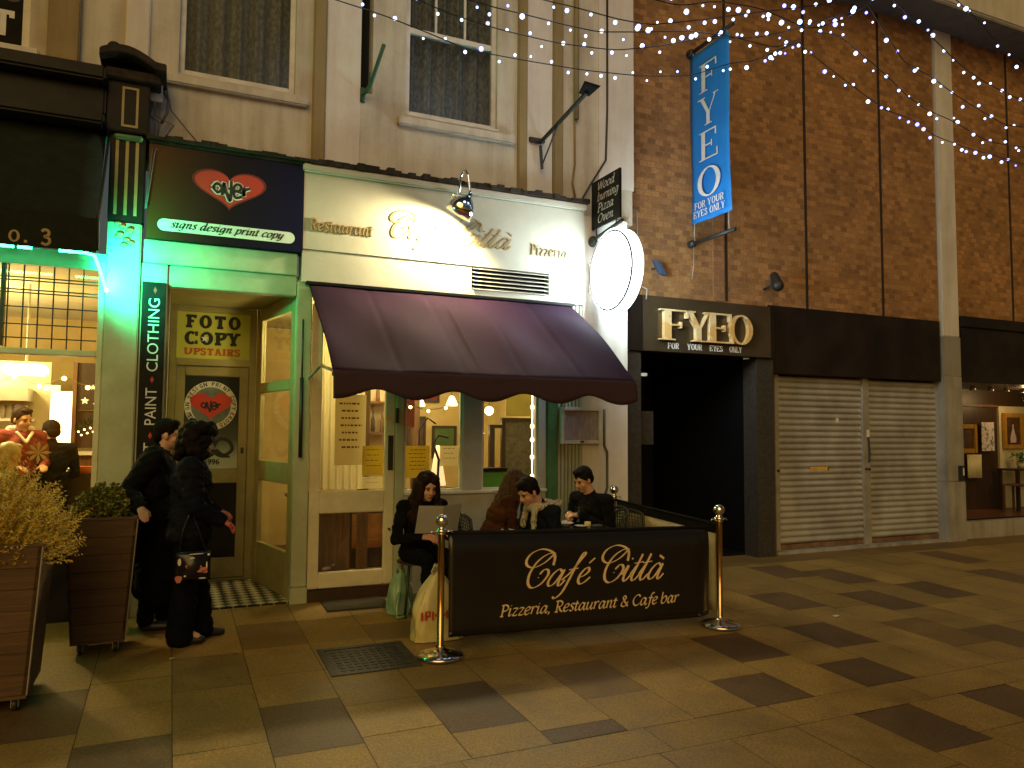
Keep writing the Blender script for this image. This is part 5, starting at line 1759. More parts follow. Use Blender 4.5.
for k in range(9):
    q = rng.choice(['darkwood', 'china', 'greenplant', 'wax', 'rednit', 'wood'])
    xk, zk = 1.84 + .055 * k, (1.526, 1.886)[k % 2]
    mb = MB(); mb.lathe((xk, 1.70, zk), [(.02, 0), (.024, .01), (.024, .14), (.010, .19), (.010, .25)], 10); mb.build('bottle', M[q], sh_, smooth=True)
for x0, x1, z0, z1, m_, lb in ((3.05, 3.35, 1.25, 1.75, 'canvasdark', 'dark framed picture on the far cafe wall at the left of the middle window'), (3.45, 3.82, 1.15, 1.62, 'greenplant', 'green framed picture on the far cafe wall'), (3.10, 3.55, 1.95, 2.35, 'rednit', 'red framed picture high on the far cafe wall')):
    t = thing('framed_picture', lb, 'picture', ((x0 + x1) / 2, 3.38, z0))
    mb = MB(); mb.frame(x0, x1, z0, z1, 3.36, 3.395, .035); mb.build('frame', M['darkwood'], t)
    B('print', M[m_], t, (x0 + .035, x1 - .035, 3.375, 3.39, z0 + .035, z1 - .035))
for k, (x, y) in enumerate(((2.55, 2.0), (2.95, 2.4), (3.25, 2.0))):
    t = thing('pendant_lamp', ('left', 'middle', 'right')[k] + ' amber pendant lamp deep inside the middle cafe window', 'lamp', (x, y, 1.9))
    mb = MB(); mb.lathe((x, y, 1.86), [(.07, 0), (.075, .02), (.03, .12), (.01, .13)], 16); mb.build('shade', M['e_star'], t, smooth=True)
    mb = MB(); mb.tube([(x, y, 1.98), (x, y, 2.9)], .004, 5); mb.build('flex', M['iron'], t)
hd = thing('dining_table', 'wooden dining table with white napkins deep inside the cafe', 'table', (2.8, 2.2, 0))
B('top', M['wood'], hd, (2.3, 3.6, 1.9, 2.5, .76, .80)); B('leg', M['darkwood'], hd, (2.34, 2.40, 1.94, 2.0, .03, .759)); B('leg', M['darkwood'], hd, (3.5, 3.56, 1.94, 2.0, .03, .759))
tb2 = thing('counter', 'brown wooden counter inside the cafe behind the door', 'counter', (1.5, 1.6, 0))
B('front', M['wood'], tb2, (1.1, 1.66, .50, .55, .03, .88)); B('top', M['darkwood'], tb2, (1.08, 1.68, .48, .9, .88, .91))
for k, (x, z, y_) in enumerate(((1.76, .55, 1.0),)):
    fl_ = thing('glow_panel', 'low orange brown panel carrying the orange glow behind the cafe door', 'screen', (x + .15, 1.3, 0))
    B('panel', mat('orange glow tone', (.34, .12, .025), (.16, .055, .015), 6, .5), fl_, (1.86, 2.2, 1.30, 1.32, .25, .62)); B('back_frame', M['darkwood'], fl_, (1.82, 2.24, 1.325, 1.5, .03, .7))  # orange glow low behind the door glass, put into the panel colour

# ================================================================== BARRIER
def post(x, y, label):
    z = gz(y)
    t = thing('barrier_post', label, 'barrier post', (x, y, z), 'barrier posts round the cafe tables')
    mb = MB()
    mb.lathe((x, y, z), [(.165, 0), (.168, .012), (.165, .022), (.14, .036), (.08, .052), (.04, .062), (.03, .075)], 36)
    mb.build('base', M['steelpost'], t, smooth=True)
    mb = MB(); mb.lathe((x, y, z), [(.034, .06), (.034, .085), (.025, .09), (.025, .865), (.034, .868), (.034, .878), (.025, .882)], 24)
    mb.build('shaft', M['brasspost'], t, smooth=True)
    mb = MB()
    mb.lathe((x, y, z), [(.024, .88), (.04, .885), (.042, .90), (.028, .908), (.022, .925), (.03, .935)], 24)
    mb.ell((x, y, z + .965), .047, None, 24, 16)
    mb.build('ball_finial', M['chrome'], t, smooth=True)
    for s_ in (-1, 1):
        mb = MB(); mb.tube([(x + s_ * .03, y, z + .885), (x + s_ * .075, y, z + .890), (x + s_ * .085, y, z + .875)], .006, 6)
        mb.build('hook', M['chrome'], t, smooth=True)
    return t


P1, P2, P3 = (1.813, -1.84), (4.256, -1.91), (4.20, -.33)
post(*P1, 'brass barrier post at the left end of the cafe banner')
post(*P2, 'brass barrier post at the right front corner of the cafe banner')
post(*P3, 'dark barrier post at the back by the white wall')
bb = thing('barrier_banner', 'black vinyl banner with gold lettering naming the cafe between two brass posts', 'banner', (3.0, -1.88, 0))
def bz(u):
    return .815 - .055 * u
def by_(u, v):
    # v = 0 at the top bar; the sheet hangs from its bar and its foot sways out
    return -1.845 - .065 * u + .018 * sin(u * 4 + 1) * v - .03 * v + .045 * math.exp(-v / .05) + (.06 * max(0, (u - .93) / .07) ** 1.5) * (.3 + v)
def bfun(u, v):
    return (1.868 + (4.165 - 1.868) * u, by_(u, v), bz(u) - v * (.745 - .02 * u) + .012 * sin(u * pi) * (1 - v) * -1)
mb = MB(); mb.sheet(bfun, 60, 14, (0, .004, 0)); mb.build('sheet', M['pvc'], bb, smooth=True)
mb = MB(); mb.tube([(1.84, -1.80, .806), (3.0, -1.832, .774), (4.23, -1.868, .750)], .015); mb.build('top_bar', M['blackmatt'], bb, smooth=True)
YB = -1.905
for txt, tab, pen, sl_, x, z, s0, wt in (('CafE CittA', SCRIPT, nib(.022, .10, 15), .30, 2.42, .375, .232, 1.24), ('Pizzeria, Restaurant & Cafe bar', GL, nib(.03, .115, 38), .20, 2.262, .178, .118, 1.55)):
    s, wd = text_strips(txt, tab, pen, sl_)
    mb = MB()
    kx = wt / (wd * s0)
    o = Vector((x, 0, z))
    put_strips(mb, s, (x, 0, z), (1, 0, 0), (0, 0, 1), s0, .0012, .00015, fn=lambda p, k=kx: Vector((p.x * k, p.y, 0)))
    nvv = []
    for q in mb.v:                                # the print follows the hang of the sheet
        u = (q[0] - 1.868) / (4.165 - 1.868)
        v = (bz(u) - q[2]) / .735
        nvv.append((q[0], by_(u, v) + q[1] - .0008, q[2] - .010 * (u - .5)))
    mb.v = nvv
    mb.build('lettering', M['creamink'], bb)
sbn = thing('barrier_banner', 'side banner of black and cream vinyl running back from the right post to the wall', 'banner', (4.22, -1.1, 0))
def sfun(u, v):
    y = -.38 - 1.48 * u
    return (4.205 + .05 * u + .02 * sin(u * 3) * v, y, .845 - .07 * u - v * .74)
mb = MB(); mb.sheet(lambda u, v: sfun(u, .11 + v * .89), 20, 6, (.004, 0, 0)); mb.build('sheet', M['pvccream'], sbn, smooth=True)
mb = MB(); mb.sheet(lambda u, v: (lambda p: (p[0] - .003, p[1], p[2]))(sfun(u, v * .108)), 20, 2, (.010, 0, 0)); mb.build('top_hem', M['pvc'], sbn)
mb = MB(); mb.tube([(4.207, -.34, .85), (4.25, -1.88, .775)], .014); mb.build('top_bar', M['blackmatt'], sbn, smooth=True)

# ================================================================== TABLES, CHAIRS, THINGS ON THEM
def table(x, y, r, label):
    z = gz(y)
    t = thing('cafe_table', label, 'table', (x, y, z), 'cafe tables behind the banner')
    mb = MB(); mb.lathe((x, y, z), [(r - .012, .700), (r, .706), (r, .724), (r - .012, .730)], 40); mb.build('table_top', M['table'], t, smooth=False)
    mb = MB(); mb.tube([(x, y, z + .03), (x, y, z + .70)], .028, 14); mb.build('column', M['iron'], t, smooth=True)
    mb = MB()
    for k in range(4):
        a = pi / 4 + k * pi / 2
        mb.caps((x, y, z + .05), (x + .25 * cos(a), y + .25 * sin(a), z + .022), .025, .018, 8)
    mb.build('foot', M['iron'], t, smooth=True)
    return t


table(2.43, -1.22, .33, 'round dark cafe table in front of the woman reading a menu')
table(3.36, -.98, .33, 'round dark cafe table with cups and a glass between two diners')
TZ = gz(-.98) + .731


def bistro(x, y, rz, label):
    z = gz(y)
    t = thing('bistro_chair', label, 'chair', (x, y, z), 'woven cafe chairs behind the banner')
    mb = MB()
    mb.sheet(lambda u, v: (x - .2 + .4 * u, y - .2 + .4 * v, z + .455), 2, 2, (0, 0, -.02)); mb.build('seat', M['rattan'], t)
    mb = MB()
    def bk(u, v):
        a = (u - .5) * 1.9
        return (x + .21 * sin(a), y - .22 + .10 * (1 - cos(a)) - .04 * v, z + .50 + (.34 - .05 * abs(u - .5) * 4 * (abs(u - .5))) * v)
    for k in range(13):
        mb.tube([bk(k / 12, j / 6) for j in range(7)], .005, 5)
    for j in range(12):
        mb.tube([bk(i / 12, j / 11) for i in range(13)], .0045, 5)
    mb.build('woven_back', M['rattan'], t)
    mb = MB()
    mb.tube([bk(0, 0), bk(0, .6)] + [bk(i / 12, 1.0) for i in range(13)] + [bk(1, .6), bk(1, 0)], .013, 8)
    mb.build('back_frame', M['iron'], t, smooth=True)
    for sx in (-.18, .18):
        for sy in (-.18, .18):
            mb = MB(); mb.tube([(x + sx, y + sy, z + .44), (x + sx * 1.12, y + sy * 1.12, z)], .011, 8); mb.build('leg', M['iron'], t, smooth=True)
    t.rotation_euler.z = rz
    return t


c0 = bistro(2.66, -.62, -pi / 2, 'woven bistro chair under the woman in the brown coat')
for x, y, rz, lb in (
                     (3.80, -.72, radians(97), 'woven bistro chair under the man in black facing left'), (4.02, -1.05, radians(175), 'empty green woven bistro chair beside the side banner')):
    c = copy_tree(c0)
    c.location = (x, y, gz(y)); c.rotation_euler.z = rz; c['label'] = lb
st_ = thing('stool', 'low black stool under the man in the checked scarf', 'stool', (3.02, -1.30, gz(-1.3)))
zs = gz(-1.3)
mb = MB(); mb.lathe((3.02, -1.30, zs), [(.16, .43), (.17, .435), (.17, .455), (.16, .46)], 24); mb.build('seat', M['darkwood'], st_, smooth=False)
for sx in (-.12, .12):
    for sy in (-.12, .12):
        mb = MB(); mb.tube([(3.02 + sx * .8, -1.30 + sy * .8, zs + .43), (3.02 + sx * 1.2, -1.30 + sy * 1.2, zs)], .012, 8); mb.build('leg', M['iron'], st_, smooth=True)
st2 = copy_tree(st_)
st2.location = (1.99, -.68, gz(-.68)); st2['label'] = 'low black stool under the woman reading a menu'
bw = thing('bowl', 'white china bowl on the table with the glass', 'bowl', (3.27, -.98, TZ))
mb = MB(); mb.lathe((3.27, -1.0, TZ), [(.03, 0), (.045, .012), (.078, .032), (.082, .036), (.074, .034), (.04, .016), (.01, .014)], 24); mb.build('dish', M['china'], bw, smooth=True)
mb = MB(); mb.caps((3.28, -1.0, TZ + .034), (3.25, -1.0, TZ + .034), .022, .018); mb.build('napkin', M['paper'], bw, smooth=True)
cu = thing('saucer', 'small white saucer beside the bowl on the cafe table', 'saucer', (3.39, -1.07, TZ))
mb = MB(); mb.lathe((3.39, -1.08, TZ), [(.03, 0), (.055, .010), (.06, .014), (.05, .012), (.01, .008)], 20); mb.build('plate', M['china'], cu, smooth=True)
gl = thing('stemmed_glass', 'clear stemmed glass standing on the cafe table', 'glass', (3.46, -.92, TZ))
mb = MB(); mb.lathe((3.46, -.92, TZ), [(.034, 0), (.034, .003), (.005, .006), (.004, .07), (.02, .085), (.034, .11), (.037, .15), (.032, .18)], 20); mb.build('vessel', glass('drinking glass', (.82, .85, .82)), gl, smooth=True)
tl = thing('tealight', 'small yellow candle pot at the foot of the glass', 'candle', (3.47, -1.06, TZ))
mb = MB(); mb.lathe((3.47, -1.06, TZ), [(.028, 0), (.03, .002), (.03, .04), (.026, .04), (.026, .03), (.002, .03)], 16); mb.build('pot', M['wax'], tl, smooth=True)
mb = MB(); mb.box(3.53, 3.63, -1.05, -1.0, TZ, TZ + .006); tag(mb.build('cutlery', M['steel'], None), 'slim steel cutlery lying right of the candle pot', 'cutlery')

# ================================================================== FLOOR THINGS
dm = thing('doormat', 'dark coir doormat in front of the cafe door', 'doormat', (1.55, -.22, gz(-.2)))
mb = MB(); mb.hexa([(1.28, -.42, gz(-.42) + .001), (1.84, -.42, gz(-.42) + .001), (1.84, -.06, gz(-.06) + .001), (1.28, -.06, gz(-.06) + .001)], [(1.285, -.415, gz(-.42) + .016), (1.835, -.415, gz(-.42) + .016), (1.835, -.065, gz(-.06) + .016), (1.285, -.065, gz(-.06) + .016)]); mb.build('pile', M['mat'], dm)
mh = thing('manhole_cover', 'square cast iron manhole cover set in the paving', 'manhole cover', (1.33, -1.68, gz(-1.68)))
def tilt(mb, x0, x1, y0, y1, h0, h1):
    mb.hexa([(x0, y0, gz(y0) + h0), (x1, y0, gz(y0) + h0), (x1, y1, gz(y1) + h0), (x0, y1, gz(y1) + h0)], [(x0, y0, gz(y0) + h1), (x1, y0, gz(y0) + h1), (x1, y1, gz(y1) + h1), (x0, y1, gz(y1) + h1)])
mb = MB(); tilt(mb, 1.02, 1.645, -1.97, -1.925, -.01, .006); tilt(mb, 1.02, 1.645, -1.435, -1.39, -.01, .006); tilt(mb, 1.02, 1.065, -1.925, -1.435, -.01, .006); tilt(mb, 1.60, 1.645, -1.925, -1.435, -.01, .006); mb.build('rim', M['castiron'], mh)
mb = MB(); tilt(mb, 1.07, 1.595, -1.92, -1.44, -.01, .001)
for i in range(9):
    for j in range(8):
        x, y = 1.10 + i * .055, -1.90 + j * .055
        tilt(mb, x, x + .035, y, y + .035, .0015, .006)
mb.build('plate', M['castiron'], mh)
for x, y, s_, lb in ((5.42, -2.05, .06, 'scrap of white paper lying on the paving right of the banner'), (.05, -1.25, .03, 'tiny scrap of paper on the paving by the planter'), (6.9, -3.05, .035, 'dark leaf lying on the paving at the right')):
    mb = MB(); mb.poly([(x, y, gz(y) + .004), (x + s_, y + s_ * .2, gz(y) + .010), (x + s_ * .9, y + s_ * .8, gz(y) + .005), (x - s_ * .1, y + s_ * .6, gz(y) + .008)], (0, 0, .001))
    tag(mb.build('litter', M['paper'] if 'paper' in lb else M['iron'], None), lb, 'litter')

# carrier bags
def carrier(x, y, w, d, h, rz, m, name, label):
    z = gz(y)
    t = thing(name, label, 'bag', (x, y, z))
    def f(u, v):
        a = 2 * pi * u
        k = (1 - .12 * v - .80 * max(0, v - .45) ** 1.5 / .41 * .9)
        k = max(.06, k)
        ex = abs(cos(a)) ** .55 * (1 if cos(a) > 0 else -1); ey = abs(sin(a)) ** .55 * (1 if sin(a) > 0 else -1)
        wob = 1 + .05 * sin(5 * a + 9 * v) * (v > .05) + .03 * sin(11 * a - 4 * v)
        return (x + w / 2 * ex * k * wob, y + d / 2 * ey * k * wob, z + .003 + h * v + .012 * sin(3 * a) * v)
    mb = MB(); mb.sheet(f, 44, 22); mb.poly([f(i / 44, 0) for i in range(44)])
    mb.build('body', m, t, smooth=True)
    mb = MB(); mb.tube([(x - .02, y, z + h * .93), (x - .05, y - .01, z + h * 1.03), (x - .03, y - .01, z + h * 1.12), (x + .03, y, z + h * 1.07), (x + .04, y, z + h * .93)], .010, 6); mb.build('handle', m, t, smooth=True)
    t.rotation_euler.z = rz
    return t


b1 = carrier(1.93, -1.42, .40, .20, .50, 0, M['plastic'], 'carrier_bag', 'cream plastic carrier bag with red print behind the left brass post')
mb = MB()
zb = gz(-1.42) + .17
xx = 1.775
for ch in 'IPMM':
    pts = {'I': [[(0, 0), (0, 1)]], 'P': [[(0, 0), (0, 1), (.5, 1), (.5, .5), (.05, .48)]], 'M': [[(0, 0), (0, 1), (.35, .4), (.7, 1), (.7, 0)]]}[ch]
    st = [ribbon([Vector((a, b, 0)) for a, b in p], lambda d, t: .26) for p in pts]
    put_strips(mb, st, (xx, -1.42 - .107, zb), (1, 0, .02), (0, .02, 1), .062, .001, .0003)
    xx += {'I': .03, 'P': .055, 'M': .07}[ch]
mb.build('red_print', M['redink'], b1)
b2 = carrier(1.86, -.62, .22, .16, .36, .4, M['plasticgreen'], 'carrier_bag', 'crumpled pale green bag on the ground by the seated woman')
mb = MB()
zz = gz(-.7)
mb.tube([(1.78, -.72, zz + .20), (1.70, -.78, zz + .10), (1.68, -.80, zz + .02), (1.78, -.80, zz + .015), (1.86, -.76, zz + .08), (1.83, -.74, zz + .2)], .012, 6)
mb.build('strap', M['plasticgreen'], b2, smooth=True)
wb = thing('water_bottle', 'clear pale plastic bottle standing in the green bag', 'bottle', (1.90, -.66, gz(-.6) + .30))
mb = MB(); mb.lathe((1.915, -.68, gz(-.6) + .27), [(.032, 0), (.034, .02), (.034, .15), (.03, .17), (.034, .18), (.02, .23), (.012, .25), (.014, .26), (.014, .28), (.01, .28)], 16); mb.build('body', glass('bottle plastic', (.72, .80, .72)), wb, smooth=True)

# ================================================================== PLANTERS
def planter(x0, y0, w, d, h, label, flare=.055):
    """x0, y0 = front right foot"""
    z = gz(y0) + .10
    t = thing('planter', label, 'planter', (x0 - w / 2, y0 + d / 2, gz(y0)), 'wheeled plank planters')
    def ring(v):
        e = flare * v
        return [(x0 - w - e, y0 - e), (x0 + e, y0 - e), (x0 + e, y0 + d + e), (x0 - w - e, y0 + d + e)]
    n = 7
    for side in range(4):
        mb = MB()
        for k in range(n):
            a, b = k / n + .0012, (k + 1) / n - .0012
            r0, r1 = ring(a), ring(b)
            p, q, p1, q1 = r0[side], r0[(side + 1) % 4], r1[side], r1[(side + 1) % 4]
            c = Vector((x0 - w / 2, y0 + d / 2, 0))
            nrm = Vector((q[1] - p[1], -(q[0] - p[0]), 0)).normalized() * -.022
            e = .0015 * (k % 2)
            mb.hexa([(p[0], p[1], z + h * a), (q[0], q[1], z + h * a), (q[0] + nrm.x, q[1] + nrm.y, z + h * a), (p[0] + nrm.x, p[1] + nrm.y, z + h * a)],
                    [(p1[0], p1[1], z + h * b), (q1[0], q1[1], z + h * b), (q1[0] + nrm.x, q1[1] + nrm.y, z + h * b), (p1[0] + nrm.x, p1[1] + nrm.y, z + h * b)])
        mb.build('plank_side', M['plank'], t, bevel=.002)
    r = ring(1)
    mb = MB()
    rw = .035
    mb.box(r[0][0] - .005, r[1][0] + .005, r[0][1] - .005, r[0][1] + rw, z + h, z + h + .018); mb.box(r[0][0] - .005, r[1][0] + .005, r[2][1] - rw, r[2][1] + .005, z + h, z + h + .018)
    mb.box(r[0][0] - .005, r[0][0] + rw, r[0][1] + rw + .001, r[2][1] - rw - .001, z + h, z + h + .018); mb.box(r[1][0] - rw, r[1][0] + .005, r[0][1] + rw + .001, r[2][1] - rw - .001, z + h, z + h + .018)
    mb.build('rim', M['plank'], t, bevel=.003)
    # pale metal corner strips
    for k in (1,):
        mb = MB()
        a, b = ring(0)[k], ring(1)[k]
        mb.tube([(a[0] + .004, a[1] - .004, z), (b[0] + .004, b[1] - .004, z + h)], .005, 6); mb.build('corner_strip', M['galv'], t)
    B('soil', M['soil'], t, (r[0][0] + .03, r[1][0] - .03, r[0][1] + .03, r[2][1] - .03, z + h - .10, z + h - .05))
    B('floor', M['plank'], t, (x0 - w, x0, y0, y0 + d, z - .02, z - .001))
    for cx_ in (x0 - .06, x0 - w + .06):
        for cy_ in (y0 + .06, y0 + d - .06):
            mb = MB(); mb.lathe((cx_ - .012, cy_, gz(cy_) + .038), [(.036, 0), (.038, .004), (.038, .02), (.036, .024)], 18, (1, 0, 0)); c = mb.build('caster', M['iron'], t, smooth=True)
            mb = MB(); mb.box(cx_ - .020, cx_ - .014, cy_ - .018, cy_ + .018, gz(cy_) + .02, z - .021); mb.box(cx_ + .014, cx_ + .020, cy_ - .018, cy_ + .018, gz(cy_) + .02, z - .021); mb.build('fork', M['galv'], c, bevel=.002)
    return t, (x0 - w / 2, y0 + d / 2, z + h - .06)


pt1, c1 = planter(-.70, -1.93, .58, .56, .84, 'tall brown plank planter on wheels at the left edge with a bushy conifer')
pt2, c2 = planter(-.245, -.98, .34, .34, .84, 'brown plank planter on wheels beside the standing couple')


def shrub(name, label, c, rx, ry, rz_, n, leaf, m, spiky, seed):
    r_ = random.Random(seed)
    t = thing(name, label, 'shrub', c)
    c = Vector(c)
    mb = MB()
    sprigs = []
    for k in range(16):
        a = r_.uniform(0, 2 * pi); e = r_.uniform(.2, 1.4)
        d = Vector((cos(a) * cos(e) * rx, sin(a) * cos(e) * ry, sin(e) * rz_))
        mb.tube([c, c + d * .5 + Vector((0, 0, .03)), c + d * .92], [.012, .008, .003], 5)
    mb.build('stems', M['bark'], t)
    mb = MB()
    for k in range(n):
        a = r_.uniform(0, 2 * pi); e = math.asin(r_.uniform(-.15, 1))
        rad = r_.uniform(.35, 1.0) ** .6 * (1 + .16 * sin(3 * a + seed) * cos(2 * e) + r_.uniform(-.08, .12))
        base = c + Vector((cos(a) * cos(e) * rx, sin(a) * cos(e) * ry, .02 + sin(e) * rz_)) * rad
        out = Vector((cos(a) * cos(e), sin(a) * cos(e), sin(e) + .5)).normalized()
        dr = (out + Vector((r_.uniform(-.6, .6), r_.uniform(-.6, .6), r_.uniform(-.4, .6)))).normalized()
        if spiky:
            L = leaf * r_.uniform(.6, 1.5)
            for q in range(7):                    # a feathery spray
                f_ = q / 6
                p = base + dr * L * f_
                for sg in (-1, 1):
                    sd = (dr.cross(Vector((r_.uniform(-1, 1), r_.uniform(-1, 1), r_.uniform(-1, 1)))).normalized() * sg + dr * .9).normalized()
                    l2 = L * .34 * (1 - .6 * f_)
                    w_ = sd.orthogonal().normalized() * .0045
                    mb._add([p - w_, p + w_, p + sd * l2], [(0, 1, 2)])
        else:
            for q in range(4):
                sd = (dr + Vector((r_.uniform(-1, 1), r_.uniform(-1, 1), r_.uniform(-1, 1)))).normalized()
                w_ = sd.orthogonal().normalized() * leaf * .38
                mb._add([base, base + sd * leaf * .5 + w_, base + sd * leaf, base + sd * leaf * .5 - w_], [(0, 1, 2, 3)])
    mb.build('foliage', m, t, fix=False)
    return t


shrub('conifer_shrub', 'bushy yellow green conifer growing in the large planter', (c1[0] - .02, c1[1], c1[2]), .43, .36, .40, 3600, .090, M['leafy'], True, 3)
shrub('box_shrub', 'small clipped dark green shrub in the planter beside the couple', (c2[0], c2[1], c2[2] + .03), .19, .18, .22, 2600, .026, M['leafd'], False, 5)

# ================================================================== PEOPLE
def remeshed(name, prims, mats, loc, parent, voxel=.006, smooth=5, rough=0.0, seed=0):
    """one continuous surface grown over tapered limbs and rounded masses; each face takes the cloth of the mass it lies on"""
    loc = Vector(loc)
    mb = MB()
    for p in prims:
        if p[0] == 'c':
            mb.caps(Vector(p[1]), Vector(p[2]), p[3], p[4], 16)
        else:
            mb.ell(Vector(p[1]), p[2], Euler(p[3]) if p[3] else None, 18, 12)
    tmp = mb.build('tmp', M['skin'], None, fix=True)
    md = tmp.modifiers.new('r', 'REMESH'); md.mode = 'VOXEL'; md.voxel_size = voxel
    ms = tmp.modifiers.new('s', 'SMOOTH'); ms.iterations = smooth; ms.factor = .5
    dg = bpy.context.evaluated_depsgraph_get()
    me = bpy.data.meshes.new_from_object(tmp.evaluated_get(dg))
    old = tmp.data
    bpy.data.objects.remove(tmp); bpy.data.meshes.remove(old)
    nF = len(me.polygons)
    C_ = np.empty(nF * 3); me.polygons.foreach_get('center', C_); C_ = C_.reshape(-1, 3)
    best = np.full(nF, 1e9); idx = np.zeros(nF, int)
    names = []
    for p in prims:
        if p[0] == 'c':
            a, b = np.array(p[1], float), np.array(p[2], float)
            d = b - a; L2 = max(d @ d, 1e-9)
            t = np.clip(((C_ - a) @ d) / L2, 0, 1)
            dist = np.linalg.norm(C_ - (a + t[:, None] * d), axis=1) - (p[3] + (p[4] - p[3]) * t)
            m_ = p[5]
        else:
            R = np.array(Euler(p[3]).to_matrix()) if p[3] else np.eye(3)
            q = (C_ - np.array(p[1], float)) @ R
            r = np.array(p[2] if isinstance(p[2], (tuple, list)) else (p[2],) * 3)
            k = np.linalg.norm(q / r, axis=1)
            dist = (k - 1) * r.min(); m_ = p[4]
        if m_ not in names: names.append(m_)
        w = dist < best
        best[w] = dist[w]; idx[w] = names.index(m_)
    if rough:
        r_ = np.random.RandomState(seed)
        V = np.empty(len(me.vertices) * 3); me.vertices.foreach_get('co', V); V = V.reshape(-1, 3)
        Nn = np.empty(len(me.vertices) * 3); me.vertices.foreach_get('normal', Nn); Nn = Nn.reshape(-1, 3)
        s = np.zeros(len(V))
        for k in range(6):
            f = r_.uniform(-1, 1, 3) * 120 * (1, 1, .35)
            s += np.sin(V @ f + r_.uniform(0, 6.28))
        V = V + Nn * (s / 6 * rough)[:, None]
        me.vertices.foreach_set('co', V.ravel())
    soft = {'navy', 'blackcoat', 'trouser', 'browncoat', 'rednit', 'lime', 'scarf'}
    cloth = [i for i, n_ in enumerate(names) if n_ in soft]
    if cloth:
        r_ = np.random.RandomState(len(prims) + 5)
        nv_ = len(me.vertices)
        V = np.empty(nv_ * 3); me.vertices.foreach_get('co', V); V = V.reshape(-1, 3)
        Nn = np.empty(nv_ * 3); me.vertices.foreach_get('normal', Nn); Nn = Nn.reshape(-1, 3)
        hit = np.zeros(nv_); tot = np.zeros(nv_)
        for f_, p_ in enumerate(me.polygons):
            k_ = 1.0 if idx[f_] in cloth else 0.0
            for q_ in p_.vertices:
                hit[q_] += k_; tot[q_] += 1
        w_ = np.where(hit >= tot, 1.0, 0.0)
        sgn = np.zeros(nv_)
        for k_ in range(7):
            f_ = r_.uniform(-1, 1, 3) * (26, 26, 44) * r_.uniform(.5, 1.4)
            sgn += np.abs(np.sin(V @ f_ + 1.6 * np.sin(V @ r_.uniform(-14, 14, 3)) + r_.uniform(0, 6.28)))
        V = V + Nn * ((sgn / 7 - .62) * .030 * w_)[:, None]
        me.vertices.foreach_set('co', V.ravel())
    me.materials.clear()
    for n_ in names:
        me.materials.append(M[n_])
    me.polygons.foreach_set('material_index', idx.astype(np.int32))
    me.polygons.foreach_set('use_smooth', [True] * nF)
    me.name = name
    off = root_loc(parent)
    me.transform(Matrix.Translation(loc - off))
    me.update()
    o = bpy.data.objects.new(name, me)
    COL.objects.link(o)
    o.parent = parent
    return o


def hand(w, d, up, side, skin, curl=.6, s=1.0):
    """palm, four bent fingers and a thumb. w wrist, d pointing out of the wrist, up back of the hand, side +1 = thumb on d x up"""
    w, d = Vector(w), Vector(d).normalized()
    up = (Vector(up) - d * Vector(up).dot(d)).normalized()
    sd = d.cross(up).normalized() * side
    pr_ = [('c', w - d * .02, w + d * .03 * s, .024 * s, .026 * s, skin)]
    for k in range(4):
        b0 = w + d * .02 * s + sd * ((1.5 - k) * .010 * s)
        b = w + d * .078 * s + sd * ((1.5 - k) * .0195 * s)
        pr_.append(('c', b0, b, .015 * s, .0115 * s, skin))
        L = (.040, .045, .041, .032)[k] * s
        d1 = (d * cos(curl * .6) - up * sin(curl * .6)).normalized()
        d2 = (d * cos(curl * 1.6) - up * sin(curl * 1.6)).normalized()
        m_ = b + d1 * L
        pr_.append(('c', b, m_, .0098 * s, .0088 * s, skin))
        pr_.append(('c', m_, m_ + d2 * L * .9, .0088 * s, .0075 * s, skin))
    t0 = w + d * .022 * s + sd * .022 * s
    t1 = t0 + (d * .7 + sd * .8 - up * .3).normalized() * .042 * s
    t2 = t1 + (d * .95 + sd * .1 - up * .45).normalized() * .032 * s
    pr_ += [('c', t0, t1, .014 * s, .011 * s, skin), ('c', t1, t2, .011 * s, .009 * s, skin)]
    return pr_


def head(c, yaw, pitch, skin, s=1.0, roll=0.0):
    """yaw turns to the person's left, pitch nods down"""
    R = Matrix.Rotation(yaw, 3, 'Z') @ Matrix.Rotation(-pitch, 3, 'X') @ Matrix.Rotation(roll, 3, 'Y')
    e = R.to_euler()
    c = Vector(c)
    T = lambda p: c + R @ (Vector(p) * s)
    pr_ = [('e', T((0, -.012, .03)), (.073 * s, .093 * s, .090 * s), e, skin), ('e', T((0, .024, -.032)), (.056 * s, .060 * s, .078 * s), e, skin),
           ('e', T((0, .056, -.090)), (.024 * s, .020 * s, .018 * s), e, skin), ('c', T((0, .080, .010)), T((0, .098, -.026)), .009 * s, .0125 * s, skin),
           ('c', T((-.011, .088, -.030)), T((.011, .088, -.030)), .009 * s, .009 * s, skin),
           ('c', T((-.034, .068, .022)), T((.034, .068, .022)), .013 * s, .013 * s, skin),
           ('e', T((.036, .052, -.032)), (.022 * s, .02 * s, .024 * s), e, skin), ('e', T((-.036, .052, -.032)), (.022 * s, .02 * s, .024 * s), e, skin),
           ('c', T((-.016, .078, -.062)), T((.016, .078, -.062)), .0078 * s, .0078 * s, 'lip'),
           ('e', T((.073, -.006, -.012)), (.011 * s, .02 * s, .031 * s), e, skin), ('e', T((-.073, -.006, -.012)), (.011 * s, .02 * s, .031 * s), e, skin)]
    return pr_, T, e


